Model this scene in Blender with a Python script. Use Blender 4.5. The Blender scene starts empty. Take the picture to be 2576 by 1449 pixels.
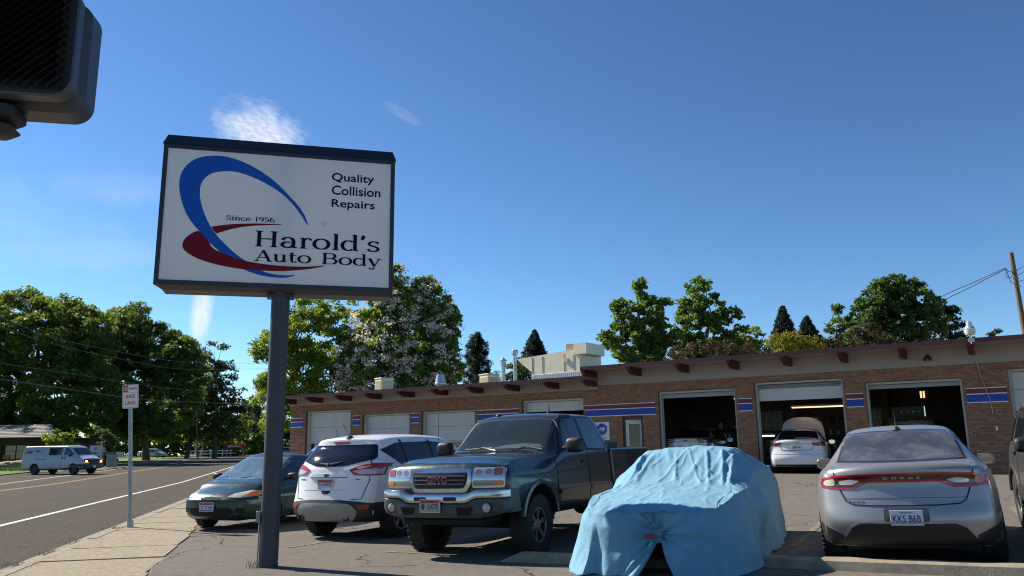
import bpy, bmesh, math, random
import numpy as np
from mathutils import Vector, Matrix, noise
from mathutils.bvhtree import BVHTree
from mathutils.geometry import delaunay_2d_cdt
R = math.radians; PI = math.pi
random.seed(7); rng = np.random.default_rng(7)
S = bpy.context.scene; COL = S.collection

# ------------------------------------------------------------------ camera
PITCH, ROLL, CH = math.atan(408/2000.), R(.72), 1.4
cf = Vector((0, math.cos(PITCH), math.sin(PITCH)))
_r, _u = Vector((1, 0, 0)), Vector((0, -math.sin(PITCH), math.cos(PITCH)))
cr = _r*math.cos(ROLL)-_u*math.sin(ROLL); cu = _u*math.cos(ROLL)+_r*math.sin(ROLL)
CAMP = Vector((0, 0, CH))
cd = bpy.data.cameras.new('camera'); cam = bpy.data.objects.new('camera', cd); COL.objects.link(cam)
m = Matrix((cr, cu, -cf)).transposed().to_4x4(); m.translation = CAMP; cam.matrix_world = m
cd.sensor_width = 36; cd.lens = 36*2000/2576.; cd.clip_start = .05; cd.clip_end = 4000
S.camera = cam
def ray(x, y): return cr*((x-1288)/2000.)-cu*((y-724.5)/2000.)+cf
def at(x, y, Y):                       # the place that far off (metres forward) seen in a direction
    d = ray(x, y); return CAMP+d*(Y/d.y)
def base(Y): return .010*max(0, min(Y, 165)-45)
def G(X, Y):                           # height of the ground: the lot climbs to the right
    t = .034*X
    t = t if t > .12 else (0 if t < -.12 else (t+.12)**2/.48)
    t = min(t, 1.0); q = min(1, max(0, (X*.533+Y*.846-14)/12.)); u = q*q*(3-2*q)*min(1, max(0, ((X+6.09)*.9685+(Y-9.99)*.2491-1.6)/2.5))
    return t+(.53-t)*u+base(Y)*(1-u)
def lotz(x, y): return G(x, y)+.012*noise.noise(Vector((x*.4, y*.4, 0)))
def gat(x, y):
    d = ray(x, y); t = 3.
    for i in range(4000):
        p = CAMP+d*t
        if p.z <= G(p.x, p.y): break
        t *= 1.003
    return p

# ------------------------------------------------------------------ sky and sun
SAZ, SEL = R(-60), R(38)               # sun azimuth from straight ahead, elevation
sdir = Vector((math.sin(SAZ)*math.cos(SEL), math.cos(SAZ)*math.cos(SEL), math.sin(SEL)))
W = bpy.data.worlds.new('World'); S.world = W; W.use_nodes = True
nt = W.node_tree; N = nt.nodes; L = nt.links; N.clear()
def nd(nt, t, **k):
    n = nt.nodes.new(t)
    for a, b in k.items():
        if a in n.inputs: n.inputs[a].default_value = b
        else: setattr(n, a, b)
    return n
sky = nd(nt, 'ShaderNodeTexSky', sky_type='NISHITA', sun_disc=False, sun_elevation=SEL, sun_rotation=SAZ, altitude=900, air_density=1.0, dust_density=.12, ozone_density=2.2)
bg = nd(nt, 'ShaderNodeBackground', Strength=.066); out = nd(nt, 'ShaderNodeOutputWorld')
tc = nd(nt, 'ShaderNodeTexCoord')
def vm(op, *a):
    n = nd(nt, 'ShaderNodeVectorMath', operation=op)
    for i, v in enumerate(a):
        if hasattr(v, 'links'): L.new(v, n.inputs[i])
        else: n.inputs[i].default_value = v
    return n
def mt(op, *a, clamp=False, T=None):
    T = T or nt
    n = nd(T, 'ShaderNodeMath', operation=op, use_clamp=clamp)
    for i, v in enumerate(a):
        if hasattr(v, 'links'): T.links.new(v, n.inputs[i])
        else: n.inputs[i].default_value = v
    return n.outputs[0]
def ramp(T, v, a, b, smooth=True):
    n = nd(T, 'ShaderNodeMapRange'); n.interpolation_type = 'SMOOTHSTEP' if smooth else 'LINEAR'
    T.links.new(v, n.inputs[0]); n.inputs[1].default_value = a; n.inputs[2].default_value = b
    return n.outputs[0]
D = tc.outputs['Generated']
def cloud(px, py, ax, ay, rot, scale, thr, amp, str_=(1, 1, 1), wsc=14.):
    c = ray(px, py).normalized(); ex = c.cross(Vector((0, 0, 1))).normalized(); ey = ex.cross(c).normalized()
    e1 = ex*math.cos(rot)+ey*math.sin(rot); e2 = ey*math.cos(rot)-ex*math.sin(rot)
    a = mt('DIVIDE', vm('DOT_PRODUCT', D, e1).outputs['Value'], ax)
    b = mt('DIVIDE', vm('DOT_PRODUCT', D, e2).outputs['Value'], ay)
    f = mt('GREATER_THAN', vm('DOT_PRODUCT', D, c).outputs['Value'], 0.3)
    wob = nd(nt, 'ShaderNodeTexNoise', Scale=wsc, Detail=6.); L.new(D, wob.inputs['Vector'])
    r2 = mt('ADD', mt('MULTIPLY', a, a), mt('MULTIPLY', b, b))
    r2 = mt('ADD', r2, mt('MULTIPLY', mt('SUBTRACT', wob.outputs[0], .5), 1.9))
    env = ramp(nt, r2, 1.35, .0)
    comb = nd(nt, 'ShaderNodeCombineXYZ')
    L.new(mt('MULTIPLY', a, ax*str_[0]), comb.inputs[0]); L.new(mt('MULTIPLY', b, ay*str_[1]), comb.inputs[1])
    ns = nd(nt, 'ShaderNodeTexNoise', Scale=scale, Detail=5., Roughness=.55); L.new(comb.outputs[0], ns.inputs['Vector'])
    v = mt('MULTIPLY', mt('ADD', .62, mt('MULTIPLY', ramp(nt, ns.outputs[0], thr-.14, thr+.16), .42)), mt('MULTIPLY', env, ramp(nt, mt('ADD', ns.outputs[0], mt('MULTIPLY', env, .5)), thr-.05, thr+.25)))
    return mt('MULTIPLY', mt('MULTIPLY', mt('MULTIPLY', v, env), amp), f)
# the rippled puff, the trail below the sign, thin wisps
cl = [cloud(1000, 315, .055, .033, -.1, 150, .50, .9, (1, 1.6)),
      cloud(507, 770, .052, .0155, 1.5, 120, .42, .85, (.6, 1.6)),
      cloud(280, 470, .10, .028, .1, 22, .50, .13, (1, 3)),
      cloud(90, 560, .12, .05, -.2, 14, .48, .09, (1, 3)),
      cloud(1010, 285, .03, .008, -.5, 80, .52, .10, (1, 2)),
      cloud(200, 640, .14, .02, .12, 18, .50, .08, (1, 3)),
      cloud(660, 1000, .05, .01, .05, 30, .45, .25, (1, 2))]
cl[0] = cloud(645, 335, .056, .046, -.35, 95, .50, .85, (1, 2.4), 20.)
tot = cl[0]
for c in cl[1:]: tot = mt('ADD', tot, c, clamp=True)
mx = nd(nt, 'ShaderNodeMixRGB', Color2=(7.6, 7.9, 8.4, 1)); L.new(tot, mx.inputs[0])
tint = nd(nt, 'ShaderNodeMixRGB', blend_type='MULTIPLY', Fac=1., Color2=(.80, .98, 1.12, 1))
sc_ = nd(nt, 'ShaderNodeMixRGB', blend_type='MULTIPLY', Fac=1., Color2=(.2, .2, .2, 1)); gm = nd(nt, 'ShaderNodeGamma', Gamma=1.25); s5 = nd(nt, 'ShaderNodeMixRGB', blend_type='MULTIPLY', Fac=1., Color2=(4.9, 5.05, 4.9, 1))
L.new(sky.outputs[0], sc_.inputs[1]); L.new(sc_.outputs[0], gm.inputs[0]); L.new(gm.outputs[0], s5.inputs[1]); L.new(s5.outputs[0], tint.inputs[1]); L.new(tint.outputs[0], mx.inputs[1])
L.new(mx.outputs[0], bg.inputs[0]); L.new(bg.outputs[0], out.inputs[0])
sl = bpy.data.lights.new('sun', 'SUN'); sl.energy = 4.8; sl.angle = R(.5); sl.color = (1, .90, .76)
so = bpy.data.objects.new('sun', sl); COL.objects.link(so); so.rotation_euler = (-sdir).to_track_quat('-Z', 'Y').to_euler(); so.location = (-30, 20, 40)
S.view_settings.view_transform = 'Standard'; S.view_settings.look = 'None'; S.view_settings.exposure = 0.92; S.view_settings.gamma = 1
S.view_settings.use_curve_mapping = False
S.render.engine = 'CYCLES'; S.cycles.max_bounces = 6; S.cycles.diffuse_bounces = 3; S.cycles.transparent_max_bounces = 6
S.cycles.use_denoising = True; S.cycles.filter_width = 1.1; S.cycles.denoising_prefilter = 'ACCURATE'

# ------------------------------------------------------------------ materials
MATS = {}
def mat(name, col=(.5, .5, .5), rough=.6, metal=0., var=0., vs=5., bump=0., bs=40., coat=0., emit=None, es=1., spec=None, col2=None, trans=0., alpha=1., island=0., dist=.02, dirt=None, stretch=None):
    if name in MATS: return MATS[name]
    m = bpy.data.materials.new(name); m.use_nodes = True; T = m.node_tree; p = T.nodes['Principled BSDF']
    p.inputs['Roughness'].default_value = rough; p.inputs['Metallic'].default_value = metal
    p.inputs['Base Color'].default_value = (*col, 1)
    if coat: p.inputs['Coat Weight'].default_value = coat; p.inputs['Coat Roughness'].default_value = .04
    if spec is not None: p.inputs['Specular IOR Level'].default_value = spec
    if trans: p.inputs['Transmission Weight'].default_value = trans
    if emit: p.inputs['Emission Color'].default_value = (*emit, 1); p.inputs['Emission Strength'].default_value = es
    t = nd(T, 'ShaderNodeTexCoord'); vec = t.outputs['Object']
    if stretch:
        mp = nd(T, 'ShaderNodeMapping'); mp.inputs['Scale'].default_value = stretch; T.links.new(vec, mp.inputs[0]); vec = mp.outputs[0]
    cur = None
    if var or col2:
        n = nd(T, 'ShaderNodeTexNoise', Scale=vs, Detail=6., Roughness=.62); T.links.new(vec, n.inputs['Vector'])
        mx = nd(T, 'ShaderNodeMixRGB'); c2 = col2 or tuple(max(0, c*(1+var)) for c in col); c1 = col if col2 else tuple(c*(1-var) for c in col)
        mx.inputs[1].default_value = (*c1, 1); mx.inputs[2].default_value = (*c2, 1)
        T.links.new(ramp(T, n.outputs[0], .3, .7), mx.inputs[0]); cur = mx.outputs[0]
    if island:
        g = nd(T, 'ShaderNodeNewGeometry'); hs = nd(T, 'ShaderNodeHueSaturation')
        T.links.new(mt('ADD', 1-island, mt('MULTIPLY', g.outputs['Random Per Island'], 2*island, T=T), T=T), hs.inputs['Value'])
        T.links.new(mt('ADD', .5-island*.045, mt('MULTIPLY', g.outputs['Random Per Island'], .09*island, T=T), T=T), hs.inputs['Hue'])
        if cur: T.links.new(cur, hs.inputs['Color'])
        else: hs.inputs['Color'].default_value = (*col, 1)
        cur = hs.outputs[0]
    if dirt:                                   # dirt=(colour, scale, low, high)
        n = nd(T, 'ShaderNodeTexNoise', Scale=dirt[1], Detail=8., Roughness=.7); T.links.new(vec, n.inputs['Vector'])
        mx = nd(T, 'ShaderNodeMixRGB'); mx.inputs[2].default_value = (*dirt[0], 1)
        if cur: T.links.new(cur, mx.inputs[1])
        else: mx.inputs[1].default_value = (*col, 1)
        f = ramp(T, n.outputs[0], dirt[2], dirt[3]); T.links.new(f, mx.inputs[0]); cur = mx.outputs[0]
        T.links.new(mt('ADD', rough, mt('MULTIPLY', f, .35, T=T), clamp=True, T=T), p.inputs['Roughness'])
    if cur: T.links.new(cur, p.inputs['Base Color'])
    if bump:
        n = nd(T, 'ShaderNodeTexNoise', Scale=bs, Detail=6., Roughness=.65); T.links.new(vec, n.inputs['Vector'])
        b = nd(T, 'ShaderNodeBump', Strength=bump, Distance=dist); T.links.new(n.outputs[0], b.inputs['Height']); T.links.new(b.outputs[0], p.inputs['Normal'])
    MATS[name] = m; m.diffuse_color = (*col, 1)
    return m
def leafmat(name, col, tr, rough=.55, isl=.35):
    if name in MATS: return MATS[name]
    m = mat(name, col, rough, island=isl, spec=.25); T = m.node_tree; p = T.nodes['Principled BSDF']
    o = T.nodes['Material Output']; tn = nd(T, 'ShaderNodeBsdfTranslucent', Color=(*tr, 1)); mix = nd(T, 'ShaderNodeMixShader', Fac=.38)
    T.links.new(p.outputs[0], mix.inputs[1]); T.links.new(tn.outputs[0], mix.inputs[2]); T.links.new(mix.outputs[0], o.inputs[0])
    return m

# ------------------------------------------------------------------ mesh builder
class MB:
    def __init__(s): s.v = []; s.f = []; s.mi = []
    def add(s, vs, fs, mi=0, M=None):
        o = len(s.v)
        s.v += [tuple(M @ Vector(v)) if M else tuple(v) for v in vs]
        s.f += [tuple(i+o for i in f) for f in fs]; s.mi += [mi]*len(fs); return s
    def box(s, x0, y0, z0, x1, y1, z1, mi=0, M=None):
        v = [(x0, y0, z0), (x1, y0, z0), (x1, y1, z0), (x0, y1, z0), (x0, y0, z1), (x1, y0, z1), (x1, y1, z1), (x0, y1, z1)]
        return s.add(v, [(3, 2, 1, 0), (4, 5, 6, 7), (0, 1, 5, 4), (1, 2, 6, 5), (2, 3, 7, 6), (3, 0, 4, 7)], mi, M)
    def bbox(s, x0, y0, z0, x1, y1, z1, b=.01, mi=0, M=None):       # box with chamfered edges
        vs = []; 
        for z, i in ((z0, b), (z0+b, 0), (z1-b, 0), (z1, b)):
            a = [(x0+i+b, y0+i), (x1-i-b, y0+i), (x1-i, y0+i+b), (x1-i, y1-i-b), (x1-i-b, y1-i), (x0+i+b, y1-i), (x0+i, y1-i-b), (x0+i, y0+i+b)]
            vs += [(p, q, z) for p, q in a]
        fs = [tuple(range(7, -1, -1)), tuple(range(24, 32))]
        for k in range(3):
            for j in range(8): fs.append((k*8+j, k*8+(j+1) % 8, k*8+8+(j+1) % 8, k*8+8+j))
        return s.add(vs, fs, mi, M)
    def prism(s, poly, h0, h1, mi=0, M=None):                         # polygon in xy, thick in z
        n = len(poly)
        a = sum(poly[i][0]*poly[(i+1) % n][1]-poly[(i+1) % n][0]*poly[i][1] for i in range(n))
        if a < 0: poly = poly[::-1]
        v = [(p[0], p[1], h0) for p in poly]+[(p[0], p[1], h1) for p in poly]
        f = [tuple(range(n-1, -1, -1)), tuple(range(n, 2*n))]+[(i, (i+1) % n, n+(i+1) % n, n+i) for i in range(n)]
        return s.add(v, f, mi, M)
    def lathe(s, prof, n=24, mi=0, M=None, a0=0, a1=2*PI):           # prof (r,z) about z
        full = abs(a1-a0-2*PI) < 1e-6; k = n if full else n+1; v = []; f = []
        for i in range(k):
            a = a0+(a1-a0)*i/n
            v += [(r*math.cos(a), r*math.sin(a), z) for r, z in prof]
        m_ = len(prof)
        for i in range(n):
            j = (i+1) % k
            for q in range(m_-1): f.append((i*m_+q, j*m_+q, j*m_+q+1, i*m_+q+1))
        return s.add(v, f, mi, M)
    def cyl(s, p, q, r, r2=None, n=12, mi=0, cap=True):
        p, q = Vector(p), Vector(q); d = (q-p); r2 = r if r2 is None else r2
        Q = d.to_track_quat('Z', 'Y').to_matrix().to_4x4(); Q.translation = p; l = d.length
        s.lathe([(r, 0), (r2, l)], n, mi, Q)
        if cap:
            for rr, z, rev in ((r, 0, 1), (r2, l, 0)):
                vs = [(rr*math.cos(2*PI*i/n), rr*math.sin(2*PI*i/n), z) for i in range(n)]
                s.add(vs, [tuple(range(n))[::-1] if rev else tuple(range(n))], mi, Q)
        return s
    def tube(s, pts, r, n=6, mi=0):
        pts = [Vector(p) for p in pts]; rs = r if hasattr(r, '__len__') else [r]*len(pts); v = []; f = []
        up = Vector((0, 0, 1))
        for i, p in enumerate(pts):
            t = (pts[min(i+1, len(pts)-1)]-pts[max(i-1, 0)]).normalized()
            a = t.cross(up if abs(t.z) < .9 else Vector((0, 1, 0))).normalized(); b = t.cross(a)
            v += [tuple(p+(a*math.cos(2*PI*k/n)+b*math.sin(2*PI*k/n))*rs[i]) for k in range(n)]
        for i in range(len(pts)-1):
            for k in range(n): f.append((i*n+k, (i+1)*n+k, (i+1)*n+(k+1) % n, i*n+(k+1) % n))
        f += [tuple(range(n))[::-1], tuple(range((len(pts)-1)*n, len(pts)*n))]
        return s.add(v, f, mi)
    def ball(s, c, r, n=12, m_=8, sc=(1, 1, 1), mi=0):
        pr = [(r*math.sin(PI*i/m_), -r*math.cos(PI*i/m_)) for i in range(m_+1)]
        M = Matrix.Translation(c) @ Matrix.Diagonal((*sc, 1))
        return s.lathe(pr, n, mi, M)
    def build(s, name, mats, parent=None, smooth=None, loc=None, rz=None):
        me = bpy.data.meshes.new(name); me.from_pydata(s.v, [], s.f)
        for m_ in (mats if isinstance(mats, (list, tuple)) else [mats]): me.materials.append(m_)
        if any(s.mi): me.polygons.foreach_set('material_index', s.mi)
        me.validate(); return finish(me, name, parent, smooth, loc, rz)
def finish(me, name, parent=None, smooth=None, loc=None, rz=None, weld=True):
    if smooth is not None:
        bm = bmesh.new(); bm.from_mesh(me)
        if weld: bmesh.ops.remove_doubles(bm, verts=bm.verts, dist=1e-5)
        bmesh.ops.recalc_face_normals(bm, faces=bm.faces)
        for f in bm.faces: f.smooth = True
        for e in bm.edges:
            if len(e.link_faces) == 2 and e.calc_face_angle(0) > R(smooth): e.smooth = False
        bm.to_mesh(me); bm.free()
    o = bpy.data.objects.new(name, me); COL.objects.link(o)
    if parent: o.parent = parent
    if loc is not None: o.location = loc
    if rz is not None: o.rotation_euler[2] = rz
    return o
def tag(o, label=None, cat=None, group=None, kind=None):
    if label: o['label'] = label
    if cat: o['category'] = cat
    if group: o['group'] = group
    if kind: o['kind'] = kind
    return o
def thing(name, label, cat, loc=(0, 0, 0), rz=0, group=None):
    o = bpy.data.objects.new(name, None); COL.objects.link(o); o.location = loc; o.rotation_euler[2] = rz; o.empty_display_size = .2
    return tag(o, label, cat, group)
def part(name, parent, loc=(0, 0, 0), rz=0):
    o = bpy.data.objects.new(name, None); COL.objects.link(o); o.location = loc; o.rotation_euler[2] = rz; o.parent = parent; return o
def copy_tree(o, parent=None):
    c = o.copy(); COL.objects.link(c); c.parent = parent
    for ch in list(o.children): copy_tree(ch, c)
    return c
def inst(src, name=None, loc=None, rz=None, parent=None):
    c = src.copy(); COL.objects.link(c)
    if parent: c.parent = parent
    if loc is not None: c.location = loc
    if rz is not None: c.rotation_euler[2] = rz
    return c
def textmesh(txt, size=1., depth=.004, bold=0., sx=1., shear=0., space=1.):
    cu_ = bpy.data.curves.new('t', 'FONT'); cu_.body = txt; cu_.size = size; cu_.extrude = depth/2; cu_.offset = bold; cu_.shear = shear
    cu_.align_x = 'CENTER'; cu_.align_y = 'CENTER'; cu_.space_character = space; cu_.resolution_u = 3
    o = bpy.data.objects.new('t', cu_); COL.objects.link(o)
    me = bpy.data.meshes.new_from_object(o.evaluated_get(bpy.context.evaluated_depsgraph_get()))
    bpy.data.objects.remove(o); 
    if sx != 1.: me.transform(Matrix.Diagonal((sx, 1, 1, 1)))
    return me
def text(name, txt, size, M, m_, parent=None, fit=None, **k):         # M places the text's xy plane
    me = textmesh(txt, size, **k)
    if fit:
        xs = [v.co.x for v in me.vertices]; w = max(xs)-min(xs); c = (max(xs)+min(xs))/2
        ys = [v.co.y for v in me.vertices]; h = max(ys)-min(ys); cy = (max(ys)+min(ys))/2
        fy = fit[1]/h if fit[1] else 1
        me.transform(Matrix.Diagonal((fit[0]/w, fy, 1, 1)) @ Matrix.Translation((-c, -cy, 0)))
    me.materials.clear(); me.materials.append(m_); me.transform(M); me.name = name
    o = bpy.data.objects.new(name, me); COL.objects.link(o)
    if parent: o.parent = parent
    return o
def pchip(kn):
    kn = sorted(kn); kn = [k for i, k in enumerate(kn) if i == 0 or k[0]-kn[i-1][0] > 1e-4]
    xs = [k[0] for k in kn]; ys = [k[1] for k in kn]; n = len(xs)
    h = [xs[i+1]-xs[i] for i in range(n-1)]; d = [(ys[i+1]-ys[i])/h[i] for i in range(n-1)]
    mm = [0]*n
    if n == 1: return lambda x: ys[0]
    mm[0], mm[-1] = d[0], d[-1]
    for i in range(1, n-1):
        if d[i-1]*d[i] > 0:
            w1, w2 = 2*h[i]+h[i-1], h[i]+2*h[i-1]; mm[i] = (w1+w2)/(w1/d[i-1]+w2/d[i])
    def f(x):
        if x <= xs[0]: return ys[0]
        if x >= xs[-1]: return ys[-1]
        i = 0
        while x > xs[i+1]: i += 1
        t = (x-xs[i])/h[i]
        return (2*t**3-3*t*t+1)*ys[i]+(t**3-2*t*t+t)*h[i]*mm[i]+(-2*t**3+3*t*t)*ys[i+1]+(t**3-t*t)*h[i]*mm[i+1]
    return f
def sst(a, b, x):
    t = min(1, max(0, (x-a)/(b-a))); return t*t*(3-2*t)
# ------------------------------------------------------------------ vehicle kit (x forward, y to the car's left, z up)
BLK = mat('black_plastic', (.012, .012, .013), .55, bump=.1, bs=90)
RUB = mat('tyre_rubber', (.016, .016, .016), .85, bump=.3, bs=60)
GLS = mat('car_glass', (.012, .016, .02), .04, spec=.9, dirt=((.09, .1, .1), 3., .52, .95))
GLT = mat('car_glass_clear', (.05, .08, .09), .04, spec=1., coat=1., dirt=((.16, .18, .18), 5., .5, .9))
CHR = mat('chrome', (.50, .51, .53), .2, 1., dirt=((.3, .28, .25), 9., .5, .9))
ALU = mat('alloy_rim', (.42, .42, .43), .35, .9, dirt=((.12, .1, .08), 7., .45, .9))
LENS = mat('clear_lens', (.5, .52, .53), .12, .2, coat=.6)
LENSD = mat('hazed_lens', (.48, .45, .36), .3, coat=.4, var=.15)
RED = mat('red_lens', (.42, .008, .012), .12, coat=.8)
REDD = mat('dark_red_lens', (.16, .005, .008), .12, coat=.8)
ORG = mat('amber_lens', (.75, .17, .015), .18, coat=.6)
SEAM = mat('panel_gap', (.006, .006, .007), .8)
DARK = mat('underbody', (.008, .008, .008), .9)
MIRG = mat('mirror_glass', (.6, .62, .65), .03, 1.)
SIL = mat('silver_trim', (.32, .32, .33), .4, .5)

def chk(p, n=2, closed=True):                                # rounded corners (closed) or corner cutting (open)
    if closed:
        r = .03*n; q = []; m_ = len(p)
        for i in range(m_):
            a, b, c = Vector(p[i-1]), Vector(p[i]), Vector(p[(i+1) % m_]); la, lc = (a-b).length, (c-b).length
            if la < 1e-6 or lc < 1e-6: q.append(tuple(b)); continue
            s_ = b+(a-b)*min(r/la, .42); e = b+(c-b)*min(r/lc, .42)
            q += [tuple(s_*(1-t)**2+b*2*t*(1-t)+e*t*t) for t in (0, .25, .5, .75, 1)]
        return q
    return chaik(p, n, closed)
def chaik(p, n=2, closed=True):
    for _ in range(n):
        q = []
        for i in range(len(p) if closed else len(p)-1):
            a, b = p[i], p[(i+1) % len(p)]
            q += [tuple(.75*a[k]+.25*b[k] for k in range(len(a))), tuple(.25*a[k]+.75*b[k] for k in range(len(a)))]
        p = q if closed else [p[0]]+q+[p[-1]]
    return p
def loft(P):
    g = {k: pchip(v) for k, v in P.items() if isinstance(v, list)}
    x0, x1 = P['x']; ns = P.get('ns', 64); W_ = P['W']
    def sec(x):
        w = g['w'](x); zb = g['zb'](x); zs = g['zs'](x); zt = g['zt'](x); wt = min(g['wt'](x), w-.03); ws = w-g['in_'](x); c = P.get('cr', .03); zw = min(g['zw'](x), zs-.05)
        k = max(0., min(1., (zt-zs-.06)/.25))                # 0 on hood, 1 in the cabin
        pts = [(0, zb), (w*.75, zb), (w-.05, zb+.01), (w-.012, zb+.12), (w, zw), (w-.012, (zw+zs)/2+.03), (ws, zs),
               (ws+(wt-ws)*(.10+.2*(1-k)), zs+(zt-zs)*.10), (ws+(wt-ws)*.85, zs+(zt-zs)*(.86-.2*(1-k))), (wt-.03, zt-.012), (wt-.16, zt+c*.35), (wt*.45, zt+c*.85), (0, zt+c)]
        return chk(pts, 2, False)
    rf, rr = P.get('rf', .1), P.get('rr', .1)
    st = []                                                  # (x, section, scale)
    for i in range(ns+1):
        t = i/ns; x = x0+rr+(x1-x0-rf-rr)*t
        st.append((x, sec(x), 0.))
    capf = [(x1-rf+rf*math.sin(a), sec(x1-rf), rf*(1-math.cos(a))) for a in [PI/2*k/5 for k in range(1, 6)]]
    capr = [(x0+rr-rr*math.sin(a), sec(x0+rr), rr*(1-math.cos(a))) for a in [PI/2*k/5 for k in range(1, 6)]][::-1]
    st = capr+st+capf
    hs = [s for s in st]
    def ring(x, s, ins):
        w = max(p[0] for p in s); z0 = min(p[1] for p in s); z1 = max(p[1] for p in s); zc = (z0+z1)/2
        ky = 1-ins/w; kz = 1-ins/((z1-z0)/2)
        h = [(p[0]*ky, zc+(p[1]-zc)*kz) for p in s]
        return [(x, y, z) for y, z in h]+[(x, -y, z) for y, z in h[-2:0:-1]]
    rings = [ring(*s) for s in hs]
    def shrink(r, k):
        zc = (min(p[2] for p in r)+max(p[2] for p in r))/2
        return [(p[0], p[1]*k, zc+(p[2]-zc)*k) for p in r]
    ks = [.93, .86, .78, .7, .6, .5, .4, .3, .2, .1]
    rings = [shrink(rings[0], k) for k in ks[::-1]]+rings+[shrink(rings[-1], k) for k in ks]
    pf, pr = pchip(P['pf']), pchip(P['pr']); bf, br = P['bow']; zf, zr = P.get('zone', (.9, .9))
    V = []
    for r in rings:
        for x, y, z in r:
            q = min(1., abs(y)/W_)
            wf = sst(x1-zf, x1-.02, x); wr = sst(x0+zr, x0+.02, x)
            x_ = x-wf*(pf(z)+bf*q**2.6)+wr*(pr(z)+br*q**2.6)
            V.append((x_, y, z))
    n = len(rings[0]); F_ = []
    for i in range(len(rings)-1):
        for k in range(n): F_.append((i*n+k, i*n+(k+1) % n, (i+1)*n+(k+1) % n, (i+1)*n+k))
    F_ += [tuple(range(n))[::-1], tuple(range((len(rings)-1)*n, len(rings)*n))]
    return V, F_
def boolcut(me, cutters):
    o = bpy.data.objects.new('tmp', me); COL.objects.link(o); rm = [o]
    mb = MB()
    for c in cutters:
        if c[0] == 'cyl': _, x, z, r, y0, y1 = c; mb.cyl((x, y0, z), (x, y1, z), r, n=56)
        else: mb.box(*c[1:])
    cm = bpy.data.meshes.new('c'); cm.from_pydata(mb.v, [], mb.f)
    bm = bmesh.new(); bm.from_mesh(cm); bmesh.ops.remove_doubles(bm, verts=bm.verts, dist=1e-5); bmesh.ops.recalc_face_normals(bm, faces=bm.faces); bm.to_mesh(cm); bm.free()
    c = bpy.data.objects.new('tmpc', cm); COL.objects.link(c); rm.append(c)
    md = o.modifiers.new('b', 'BOOLEAN'); md.operation = 'DIFFERENCE'; md.object = c; md.solver = 'EXACT'
    res = bpy.data.meshes.new_from_object(o.evaluated_get(bpy.context.evaluated_depsgraph_get()))
    for q in rm: bpy.data.objects.remove(q)
    return res
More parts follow.
